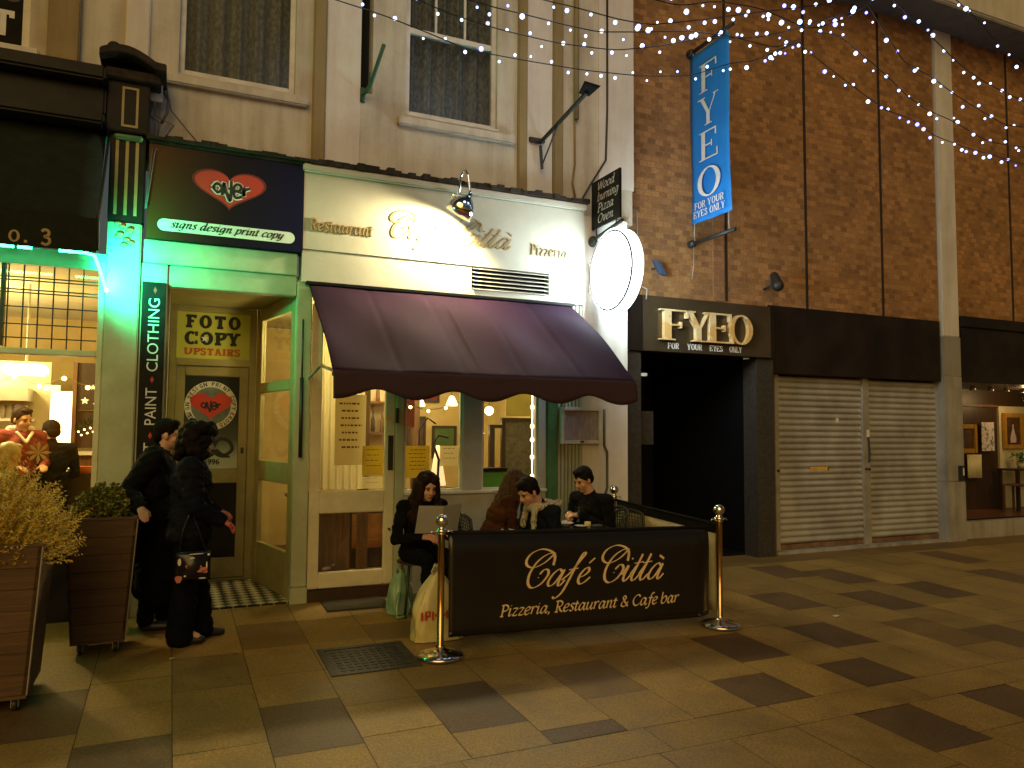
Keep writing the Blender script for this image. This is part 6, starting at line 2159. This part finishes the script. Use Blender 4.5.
def eyes(T, root, loc, s=1.0, hair='hair_dark'):
    for sx in (-1, 1):
        mb = MB(); mb.ell(Vector(loc) + T((sx * .028, .077, .004)), (.012 * s, .007 * s, .007 * s), None, 10, 7); mb.build('eye', M['eye'], root, smooth=True)
        mb = MB(); mb.tube([Vector(loc) + T((sx * .014, .084, .021)), Vector(loc) + T((sx * .03, .083, .026)), Vector(loc) + T((sx * .046, .073, .020))], .0035 * s, 6); mb.build('eyebrow', M[hair], root, smooth=True)


def torso(pel, chest, shL, shR, neck, top, leg, k=1.0):
    pel, chest, shL, shR, neck = map(Vector, (pel, chest, shL, shR, neck))
    ax = (chest - pel).normalized()
    lean = math.atan2(-ax.y, ax.z)
    e = (-(-lean) if False else lean, 0, 0)
    wst = pel.lerp(chest, .5)
    return [('e', pel, (.168 * k, .125 * k, .125 * k), e, leg), ('e', pel.lerp(chest, .28), (.155 * k, .118 * k, .13 * k), e, top), ('e', wst, (.148 * k, .112 * k, .15 * k), e, top),
            ('e', chest, (.168 * k, .122 * k, .165 * k), e, top), ('c', shL, shR, .066 * k, .066 * k, top), ('c', chest.lerp(neck, .5), neck, .085 * k, .056, top)]


def arm(sh, el, wr, top, k=1.0):
    return [('c', sh, el, .060 * k, .046 * k, top), ('c', el, wr, .046 * k, .035 * k, top)]


def legpr(hip, kn, an, toe, m_, shoe, k=1.0):
    an, toe = Vector(an), Vector(toe)
    return [('c', hip, kn, .088 * k, .058 * k, m_), ('c', kn, an, .056 * k, .040 * k, m_), ('c', an + Vector((0, 0, -.035)), toe, .038, .032, shoe), ('c', an, an + Vector((0, 0, -.03)), .038, .038, shoe)]


def person(label, loc, rz, prims, hair=None, hairmat='hair_dark', T=None, headscale=1.0, voxel=.0065, eye=True, hrough=.004, group=None):
    t = thing('person', label, 'person', loc, group)
    remeshed('body', prims, None, loc, t, voxel)
    if hair:
        remeshed('hair', [h[:-1] + (hairmat,) for h in hair], None, loc, t, .0075, 3, hrough, len(label))
    if eye and T:
        eyes(T, t, loc, headscale, hairmat)
    t.rotation_euler.z = rz
    return t


def cap_hair(T, e, s=1.0):
    return [('e', T((0, -.022, .044)), (.081 * s, .098 * s, .089 * s), e, 0), ('e', T((0, .035, .100)), (.058 * s, .045 * s, .026 * s), e, 0), ('e', T((0, -.065, -.01)), (.068 * s, .050 * s, .062 * s), e, 0),
            ('c', T((.072, .018, .035)), T((.074, .008, -.005)), .010 * s, .007 * s, 0), ('c', T((-.072, .018, .035)), T((-.074, .008, -.005)), .010 * s, .007 * s, 0)]


def curly(T, n, rx, ry, zlo, zhi, rad, seed, back=.0, front=.02):
    r_ = random.Random(seed)
    out = []
    for k in range(n):
        a = r_.uniform(0, 2 * pi)
        z = r_.uniform(zlo, zhi)
        if cos(a) > .45 and z < .085:               # keep the face clear (front is +y)
            continue
        kz = 1 - max(0, (z - .06) / .11) ** 2 * .75
        p = (rx * sin(a) * kz, -.02 - back + ry * cos(a) * kz, z)
        out.append(('e', T(p), r_.uniform(.7, 1.15) * rad, None, 0))
    return out


# --- the standing couple by the planters -------------------------------------------------
# woman: faces the door (+x), curly dark bob, hip length dark jacket, wide trousers, patterned bag on her near arm
loc = (.16, -.86, gz(-.86))
hp, T, e = head((0, .055, 1.475), .18, .16, 'skin_pale', 1.0)
pr_ = hp + torso((0, 0, .86), (0, .0, 1.17), (-.165, -.01, 1.30), (.165, -.01, 1.30), (0, .025, 1.385), 'navy', 'navy', 1.20)
pr_ += [('c', (0, .03, 1.38), (0, .045, 1.43), .054, .05, 'skin_pale'), ('e', (0, -.005, .80), (.205, .165, .12), None, 'navy'), ('e', (0, -.005, .92), (.19, .15, .17), None, 'navy')]
pr_ += arm((-.185, -.01, 1.29), (-.215, -.02, 1.02), (-.10, .19, .95), 'navy', 1.5) + arm((.185, -.01, 1.29), (.215, .02, 1.02), (.12, .20, .90), 'navy', 1.5)
pr_ += hand((-.095, .195, .95), (.35, 1, -.3), (0, .1, 1), -1, 'pinkglove', .9) + hand((.115, .205, .895), (-.25, 1, -.35), (0, .1, 1), 1, 'pinkglove', .9)
for sx, fy in ((-1, .10), (1, -.05)):
    pr_ += [('c', (sx * .085, 0, .82), (sx * .09, fy * .5 + .01, .45), .105, .088, 'trouser'), ('c', (sx * .09, fy * .5 + .01, .45), (sx * .09, fy, .07), .086, .092, 'trouser'), ('c', (sx * .09, fy + .02, .035), (sx * .095, fy + .15, .03), .036, .029, 'shoe')]
pr_ += [('c', (.09, .03, .075), (.09, .07, .055), .026, .026, 'skin_pale')]
person('woman in a dark jacket with curly black hair standing with her back half turned', loc, -pi / 2, pr_, curly(T, 190, .108, .118, -.12, .14, .036, 4) + cap_hair(T, e), 'hair_dark', T)
hb = thing('handbag', 'black patent handbag with pink and white print hanging beside the standing woman', 'bag', (.17, -1.13, .55))
z0 = gz(-1.1)
mb = MB()
mb.sheet(lambda u, v: (.07 + .23 * u + .0, -1.13 - .04 * sin(pi * u) * (.4 + sin(pi * v)), z0 + .50 + .20 * v + .012 * sin(pi * u)), 12, 8, (0, .09, 0)); mb.build('body', M['bagpattern'], hb, smooth=True)
mb = MB()
for (x, z, w, h) in ((.19, .60, .045, .026), (.235, .585, .040, .022), (.155, .61, .022, .016), (.262, .57, .018, .012), (.088, .525, .022, .03)):
    P_ = [(x + w * cos(a) * (1 + .25 * sin(3 * a)), -1.176, z0 + z + h * sin(a) * (1 + .2 * cos(2 * a))) for a in [2 * pi * k / 14 for k in range(14)]]
    mb.poly(P_, (0, .004, 0))
mb.build('pink_print', M['bagpink'], hb)
mb = MB()
for (x, z, w, h) in ((.092, .645, .012, .026), (.175, .668, .018, .008), (.283, .69, .008, .008), (.272, .615, .005, .026), (.245, .525, .024, .004), (.20, .697, .05, .003), (.13, .545, .008, .006)):
    P_ = [(x + w * cos(a), -1.172, z0 + z + h * sin(a)) for a in [2 * pi * k / 10 for k in range(10)]]
    mb.poly(P_, (0, .004, 0))
mb.build('white_print', M['whiteink'], hb)
mb = MB(); mb.tube([(.09, -1.10, z0 + .69), (.11, -1.09, z0 + .86), (.16, -1.08, z0 + 1.0), (.20, -1.09, z0 + .9), (.27, -1.10, z0 + .69)], .008, 6); mb.build('strap', M['bagpattern'], hb, smooth=True)

# man: stands behind her, leaning, one hand on the planter
loc = (-.07, -.42, gz(-.42))
hp, T, e = head((.02, .06, 1.515), -.10, .10, 'skin_pale', 1.0)
pr_ = hp + torso((0, 0, .88), (0, -.02, 1.20), (-.195, -.03, 1.345), (.195, -.03, 1.345), (.01, .02, 1.42), 'blackcoat', 'blackcoat', 1.32)
pr_ += [('c', (.01, .025, 1.40), (.02, .05, 1.46), .058, .055, 'skin_pale'), ('e', (0, 0, .72), (.235, .205, .30), None, 'blackcoat'), ('c', (-.06, -.02, .60), (-.07, -.02, .34), .165, .16, 'blackcoat'), ('c', (.06, .02, .60), (.07, .02, .34), .165, .16, 'blackcoat')]
pr_ += arm((-.205, -.03, 1.335), (-.25, -.06, 1.06), (-.18, .12, .9), 'blackcoat', 1.15) + arm((.205, -.03, 1.335), (.28, -.20, 1.10), (.46, -.11, .985), 'blackcoat', 1.5)
pr_ += [('e', (.06, -.05, 1.13), (.20, .165, .25), None, 'blackcoat'), ('e', (.03, -.03, .88), (.215, .185, .25), None, 'blackcoat')]
pr_ += hand((.47, -.105, .985), (.95, .25, -.35), (.1, .2, 1), -1, 'skin', .5) + hand((-.18, .13, .89), (.2, .8, -.6), (-1, 0, .2), 1, 'skin', .7)
for sx, fy in ((-1, .06), (1, -.06)):
    pr_ += [('c', (sx * .09, 0, .82), (sx * .10, fy * .5, .45), .105, .075, 'trouser'), ('c', (sx * .10, fy * .5, .45), (sx * .10, fy, .09), .07, .06, 'trouser'), ('c', (sx * .10, fy, .045), (sx * .11, fy + .18, .036), .042, .034, 'shoe')]
person('man in a black coat leaning with a hand on the planter', loc, -pi / 2, pr_, cap_hair(T, e), 'hair_dark', T)

# --- the four diners ---------------------------------------------------------------------
def seated(label, loc, rz, top, lean, headc, hyaw, hpit, skin, hairmat, hairfn, elL, wrL, elR, wrR, hdL, hdR, k=1.0, extra=(), hs=.98, curl=.7, tilt_x=0.0, knee=.40):
    hp, T, e = head(headc, hyaw, hpit, skin, hs)
    ch = (tilt_x * .6, lean * .62, .80); nk = (tilt_x, lean * 1.0, .99)
    sL, sR = (-.18 * k + tilt_x, lean * .9 - .01, .925), (.18 * k + tilt_x, lean * .9 - .01, .925)
    p = hp + torso((0, 0, .53), ch, sL, sR, nk, top, 'trouser', k)
    p += [('c', nk, Vector(nk).lerp(Vector(headc), .6), .054, .052, skin)]
    p += arm(sL, elL, wrL, top, k) + arm(sR, elR, wrR, top, k)
    p += hand(wrL, hdL[0], hdL[1], 1, skin, curl) + hand(wrR, hdR[0], hdR[1], -1, skin, curl)
    for sx in (-1, 1):
        p += legpr((sx * .09, .02, .53), (sx * .11, knee, .52), (sx * .11, knee + .02, .09), (sx * .12, knee + .17, .034), 'trouser', 'shoe')
    p += list(extra)
    return person(label, loc, rz, p, hairfn(T, e), hairmat, T, hs)


def long_hair(T, e, L=.30, vol=1.0, seed=3):
    r_ = random.Random(seed)
    out = [cap_hair(T, e)[0], cap_hair(T, e)[2], ('e', T((.045, .025, .085)), (.045, .055, .04), e, 0), ('e', T((-.045, .025, .085)), (.045, .055, .04), e, 0), ('e', T((0, -.03, .06)), (.090, .095, .085), e, 0)]
    for k in range(26):
        a = radians(55 + 250 * k / 25)
        x, y = .082 * sin(a), -.015 + .09 * cos(a)
        w = 1 + .5 * vol
        out.append(('c', T((x, y, .05)), T((x * 1.15, y * 1.05 - .005, -.08)), .028, .034 * vol, 0))
        q0, q1 = Vector((x * 1.15, y * 1.05 - .005, -.08)), Vector((x * w * 1.1 + r_.uniform(-.03, .03), y * 1.15 + r_.uniform(-.01, .02), -L + r_.uniform(-.05, .04)))
        qs = [q0.lerp(q1, j / 4) + Vector((r_.uniform(-.018, .018), r_.uniform(-.012, .012), 0)) * (j > 0) for j in range(5)]
        for j in range(4):
            out.append(('c', T(qs[j]), T(qs[j + 1]), .030 * vol - .003 * j, .027 * vol - .003 * j, 0))
    return out


rz = radians(-170)
seated('woman with long dark brown hair reading a grey menu card', (1.98, -.70, gz(-.70)), rz, 'blackcoat', .12, (.0, .185, 1.09), -.06, .24, 'skin', 'hair_brown', lambda T, e: long_hair(T, e, .30, 1.05),
       (-.25, .10, .66), (-.14, .33, .72), (.25, .10, .66), (.12, .33, .70), ((.35, 1, .15), (-.5, -.3, .6)), ((-.5, 1, .1), (.5, -.3, .6)), .98)
mn = thing('menu_card', 'open grey menu card held by the dark haired woman', 'menu', (1.98, -.70, gz(-.70)))
mb = MB()
zl = gz(-.70)
mb.sheet(lambda u, v: (1.98 - .20 + .40 * u, -.70 + .40 - .05 * abs(u - .5) * 2 + .07 * v, zl + .73 + .23 * v + .015 * abs(u - .5)), 12, 4, (0, .003, 0)); mb.build('card', M['greypaper'], mn); mn.rotation_euler.z = rz
seated('woman in a brown coat with long fair brown hair seen from behind', (2.68, -.60, gz(-.6)), radians(-100), 'browncoat', .20, (.0, .27, 1.075), .10, .35, 'skin_pale', 'hair_blonde', lambda T, e: long_hair(T, e, .26, .9, 9),
       (-.25, .18, .64), (-.14, .42, .74), (.25, .18, .64), (.10, .42, .74), ((.3, 1, 0), (0, 0, 1)), ((-.3, 1, 0), (0, 0, 1)), 1.02)
sc = thing('scarf_loop', 'x', 'x') if False else None
sm = seated('man in a dark coat and checked scarf leaning down to read', (3.02, -1.28, gz(-1.28)), radians(97), 'navy', .16, (.0, .27, 1.085), .12, .50, 'skin', 'hair_dark', cap_hair,
       (-.25, .16, .66), (-.12, .40, .755), (.25, .16, .66), (.12, .42, .755), ((.2, 1, -.1), (0, 0, 1)), ((-.2, 1, -.1), (0, 0, 1)), 1.08, tilt_x=.02)
sl3 = (3.02, -1.28, gz(-1.28))
pr_ = [('c', (.11 * cos(a), .155 + .085 * sin(a), .975 - .015 * sin(a)), (.11 * cos(a + .5), .155 + .085 * sin(a + .5), .975 - .015 * sin(a + .5)), .036, .036, 'scarf') for a in [2 * pi * k / 12.57 for k in range(13)]]
pr_ += [('c', (-.07, .25, .95), (-.09, .27, .80), .030, .024, 'scarf'), ('c', (.07, .24, .95), (.10, .25, .80), .030, .026, 'scarf'), ('c', (-.10, .10, .98), (-.09, .02, .99), .035, .035, 'scarf'), ('c', (.10, .10, .98), (.09, .03, .985), .035, .035, 'scarf')]
so = remeshed('scarf', pr_, None, sl3, None, .008, 3)
so.parent = sm
so.data.transform(Matrix.Translation(-Vector(sl3)))
mp_ = thing('leaflet', 'white folded leaflet lying in front of the man in the checked scarf', 'leaflet', (2.50, -1.2, .7))
zt = gz(-1.22) + .735
mb = MB(); mb.poly([(2.50, -1.42, zt), (2.70, -1.30, zt + .03), (2.62, -1.16, zt + .035), (2.42, -1.28, zt)], (0, 0, .002)); mb.build('sheet', M['paper'], mp_)
mb = MB(); mb.poly([(2.55, -1.385, zt + .0115), (2.66, -1.315, zt + .028), (2.63, -1.265, zt + .030), (2.52, -1.335, zt + .0115)], (0, 0, .0015)); mb.build('printed_panel', M['bagpink'], mp_)
seated('man in a black coat with short dark hair looking at his hands', (3.80, -.70, gz(-.7)), radians(108), 'blackcoat', .13, (.02, .20, 1.115), -.10, .42, 'skin', 'hair_dark', cap_hair,
       (-.26, .12, .66), (-.07, .34, .80), (.26, .12, .66), (.07, .33, .80), ((.6, .8, .0), (-.2, 0, 1)), ((-.6, .8, .05), (.2, .1, 1)), 1.08, curl=1.0)

# --- inside the left restaurant --------------------------------------------------------
def standing_simple(label, loc, rz, top, leg, skin, hairmat, hy, hairfn=cap_hair, extra=()):
    hp, T, e = head((0, .04, 1.50), hy, .25, skin)
    p = hp + torso((0, 0, .88), (0, 0, 1.19), (-.18, -.01, 1.33), (.18, -.01, 1.33), (0, .02, 1.40), top, leg, 1.06)
    p += [('c', (0, .02, 1.39), (0, .035, 1.44), .054, .052, skin)]
    p += arm((-.19, -.01, 1.32), (-.24, .02, 1.06), (-.12, .24, 1.03), top) + arm((.19, -.01, 1.32), (.24, .02, 1.06), (.12, .24, 1.03), top)
    p += hand((-.12, .245, 1.03), (.3, 1, 0), (0, 0, 1), 1, skin) + hand((.12, .245, 1.03), (-.3, 1, 0), (0, 0, 1), -1, skin)
    for sx in (-1, 1):
        p += legpr((sx * .09, 0, .86), (sx * .10, .01, .47), (sx * .10, 0, .09), (sx * .11, .14, .034), leg, 'shoe')
    p += list(extra)
    return person(label, loc, rz, p, hairfn(T, e), hairmat, T, voxel=.009)


standing_simple('waitress in a red top with a white collar inside the left restaurant', (-1.37, 1.9, .13), radians(-150), 'rednit', 'blackcoat', 'skin', 'hair_brown', .3, lambda T, e: cap_hair(T, e) + [('e', T((0, -.07, .09)), (.05, .05, .05), e, 0)],
                extra=[('c', (-.07, .105, 1.37), (0, .150, 1.27), .018, .016, 'whitecloth'), ('c', (.07, .105, 1.37), (0, .150, 1.27), .018, .016, 'whitecloth'), ('c', (-.10, .0, 1.41), (.10, .0, 1.41), .03, .03, 'whitecloth')])
standing_simple('man in a dark shirt standing before the bright doorway in the restaurant', (-1.12, 2.1, .0), radians(20), 'navy', 'trouser', 'skin', 'hair_dark', .2)
hp, T, e = head((0, .05, 1.16), .3, .2, 'skin_pale')
p = hp + torso((0, 0, .53), (0, 0, .84), (-.17, -.01, .97), (.17, -.01, .97), (0, .02, 1.05), 'lime', 'trouser', 1.0) + [('c', (0, .02, 1.03), (0, .04, 1.1), .052, .05, 'skin_pale')]
p += arm((-.18, 0, .96), (-.23, .06, .72), (-.10, .28, .74), 'lime') + arm((.18, 0, .96), (.23, .06, .72), (.10, .28, .74), 'lime') + hand((-.1, .285, .74), (.3, 1, 0), (0, 0, 1), 1, 'skin_pale') + hand((.1, .285, .74), (-.3, 1, 0), (0, 0, 1), -1, 'skin_pale')
for sx in (-1, 1):
    p += legpr((sx * .09, .02, .53), (sx * .11, .4, .52), (sx * .11, .42, .09), (sx * .12, .55, .034), 'trouser', 'shoe')
person('fair haired diner in a lime top seated behind the restaurant window', (-1.34, .95, .13), radians(-60), p, cap_hair(T, e), 'hair_grey', T, voxel=.009)
rc = wood_chair(-1.34, .93, radians(-60), 'dark wooden chair under the fair haired diner', 'restaurant chairs', zf=.13)
structure(B('raised_floor', M['wood'], None, (-5, -.55, .14, 2.02, .02, .13)))

# ================================================================== FAIRY LIGHTS over the street
Rm = None
cam_loc = Vector((0, -7.1, 1.55))
YAW, PIT, ROL, FPX = radians(24.18), radians(3.537), radians(.399), 759.85
fw = Vector((sin(YAW) * cos(PIT), cos(YAW) * cos(PIT), sin(PIT)))
rt = fw.cross(Vector((0, 0, 1))).normalized()
upv = rt.cross(fw)
rt2 = rt * cos(ROL) + upv * sin(ROL)
up2 = -rt * sin(ROL) + upv * cos(ROL)


def span(px, py, y):
    d = rt2 * ((px - 512) / FPX) - up2 * ((py - 384) / FPX) + fw
    t = (y - cam_loc.y) / d.y
    return cam_loc + d * t


STR = [  # points along each cable as surveyed from the photograph, with the cable's distance from the shops
 (-1.3, -1.3, [(330, -2), (383, 15), (428, 33), (469, 50), (522, 60), (582, 70), (639, 76), (690, 76), (731, 63), (754, 61), (794, 43)], 'lowest string of white fairy lights crossing the cream wall and banner'),
 (-1.5, -1.5, [(405, -6), (450, 14), (501, 30), (557, 43), (615, 50.5), (660, 46), (700, 38), (757, 38), (800, 28), (862, 8)], 'second string of white fairy lights from below crossing the sash window'),
 (-1.8, -1.8, [(468, 0), (495, 7.5), (531, 16), (566, 25), (598, 32), (640, 32), (690, 31), (730, 36), (775, 48), (797, 40)], 'third string of white fairy lights from below above the cream wall'),
 (-2.1, -2.1, [(540, -1), (576, 7.5), (617, 19), (650, 25), (700, 20), (760, 12), (812, 6), (868, -4)], 'upper string of white fairy lights at the top of the cream wall'),
 (-2.3, -2.3, [(640, -4), (680, 6), (716, 1), (760, 8), (810, 30), (848, 18), (880, -4)], 'short string of white fairy lights at the top above the blue banner'),
 (-1.4, -1.4, [(768, 56), (799, 41), (805, 49), (833, 71), (870, 99), (888, 111), (912, 119), (935, 136), (967, 148), (1030, 166)], 'lowest violet tinged string of fairy lights falling to the right across the pilaster'),
 (-1.6, -1.6, [(815, 32), (839, 35), (865, 57), (887, 76), (907, 96), (927, 110), (953, 121), (988, 142), (1030, 148)], 'second string of fairy lights falling to the right across the pilaster'),
 (-1.9, -1.9, [(868, 5), (889, 39), (904, 62), (930, 76), (957, 96), (988, 115), (1005, 125), (1030, 128)], 'third string of fairy lights falling to the right across the pilaster'),
 (-2.2, -2.2, [(890, -4), (908, 15), (933, 38), (959, 64), (984, 82), (1014, 97), (1030, 104)], 'fourth string of fairy lights falling to the right across the pilaster'),
 (-2.5, -2.5, [(952, -4), (975, 17), (1000, 46), (1030, 70)], 'short string of fairy lights in the top right corner before the white beam'),
]
fr = random.Random(21)
for si, (ya, yb, pp_, lb) in enumerate(STR):
    raw = [span(px, py, ya) for px, py in pp_]
    path = []
    for i in range(len(raw) - 1):
        for k in range(6):
            path.append(raw[i].lerp(raw[i + 1], k / 6))
    path.append(raw[-1])
    for _ in range(2):
        path = [path[0]] + [(path[i - 1] + path[i] * 2 + path[i + 1]) / 4 for i in range(1, len(path) - 1)] + [path[-1]]
    t = thing('fairy_lights', lb, 'fairy lights', path[0], 'strings of fairy lights over the street')
    mb = MB(); mb.tube(path, .005, 5); mb.build('cable', M['iron'], t)
    d, nxt, nb = 0.0, fr.uniform(.05, .15), 0
    for i in range(1, len(path)):
        seg = (path[i] - path[i - 1]).length
        while nxt <= d + seg:
            p = path[i - 1].lerp(path[i], (nxt - d) / seg) + Vector((fr.uniform(-.02, .02), fr.uniform(-.03, .03), fr.choice([-.045, -.03, -.055, .03, .02])))
            r = fr.choice([.010, .012, .013, .015, .017, .021])
            blue = (si == 5 and fr.random() < .6) or fr.random() < .12
            mb = MB(); mb.ell(p, r, None, 8, 6); mb.build('bulb', M['e_fairyblue' if blue else 'e_fairy'], t, smooth=True, fix=False)
            nb += 1
            nxt += fr.uniform(.10, .24)
        d += seg

# ================================================================== LIGHT
def lamp(kind, name, loc, energy, col, **kw):
    l = bpy.data.lights.new(name, kind)
    l.energy = energy
    l.color = col
    for k, v in kw.items():
        setattr(l, k, v)
    o = bpy.data.objects.new(name, l)
    COL.objects.link(o)
    o.location = loc
    return o


def aim(o, d):
    o.rotation_euler = Vector(d).to_track_quat('-Z', 'Y').to_euler()


# wall lamp and room lights, the third cafe one added for the recess
o = lamp('SPOT', 'wall_lamp_light', LAMP_POS, 310, (1.0, .84, .46), spot_size=radians(165), spot_blend=.55, shadow_soft_size=.05); aim(o, LAMP_AX)
lamp('POINT', 'cafe_room_light', (2.2, 1.3, 2.6), 75, (1.0, .80, .38), shadow_soft_size=.12)
lamp('POINT', 'cafe_room_light', (3.4, 1.6, 2.3), 55, (1.0, .80, .40), shadow_soft_size=.10)
lamp('POINT', 'cafe_room_light', (1.35, .8, 2.45), 58, (1.0, .82, .34), shadow_soft_size=.10)  # added lamp, brightens the recess through the side glazing
lamp('POINT', 'restaurant_room_light', (-1.9, 1.6, 2.5), 150, (1.0, .82, .46), shadow_soft_size=.12)
lamp('POINT', 'kitchen_light', (-2.0, 2.5, 2.2), 40, (1.0, .92, .7), shadow_soft_size=.1)
lamp('POINT', 'right_shop_light', (13.3, 1.05, 2.15), 14, (1.0, .62, .25), shadow_soft_size=.1)
# sodium street lighting: one low warm sun of wide angle plus a dim night sky
sun = lamp('SUN', 'street_glow', (0, -6, 8), 1.25, (1.0, .66, .21), angle=radians(50)); aim(sun, (.42, .78, -.50))
# the glow of the light strip's bright end and of the strings of cool bulbs
o = lamp('SPOT', 'strip_light', (-.50, -.42, 2.84), 110, (.02, 1.0, .40), spot_size=radians(135), spot_blend=.7, shadow_soft_size=.03); aim(o, (.85, 1, .15))
o = lamp('SPOT', 'strip_light', (-.50, -.20, 2.74), 14, (.02, 1.0, .45), spot_size=radians(150), spot_blend=.6, shadow_soft_size=.03); aim(o, (.35, 1, .05))
for x, e_ in ((1.4, 11), (3.0, 14), (4.4, 12), (6.4, 5), (8.4, 4), (10.6, 5)):
    lamp('POINT', 'fairy_glow', (x, -1.7, 5.6), e_, (.66, .80, 1.0), shadow_soft_size=.35)

w = bpy.data.worlds.new('World'); SC.world = w; w.use_nodes = True
nt = w.node_tree
sky = nt.nodes.new('ShaderNodeTexSky'); sky.sky_type = 'NISHITA'; sky.sun_disc = False
sky.sun_elevation = radians(2.0); sky.sun_rotation = radians(205)
bg = nt.nodes['Background']
nt.links.new(sky.outputs[0], bg.inputs['Color'])
bg.inputs['Strength'].default_value = .05

# ================================================================== CAMERA
cd = bpy.data.cameras.new('camera'); cam = bpy.data.objects.new('camera', cd); COL.objects.link(cam)
cd.sensor_width = 36.0; cd.lens = FPX / 1024 * 36.0
cd.clip_start = .05; cd.clip_end = 300
Mx = Matrix((rt2, up2, -fw)).transposed().to_4x4(); Mx.translation = cam_loc
cam.matrix_world = Mx
SC.camera = cam
SC.view_settings.view_transform = 'Standard'
SC.view_settings.look = 'None'
SC.view_settings.exposure = 0
SC.view_settings.gamma = 1
SC.cycles.use_denoising = True
SC.cycles.sample_clamp_indirect = 4
SC.cycles.max_bounces = 8
SC.cycles.transparent_max_bounces = 16
SC.cycles.caustics_reflective = False
SC.cycles.caustics_refractive = False
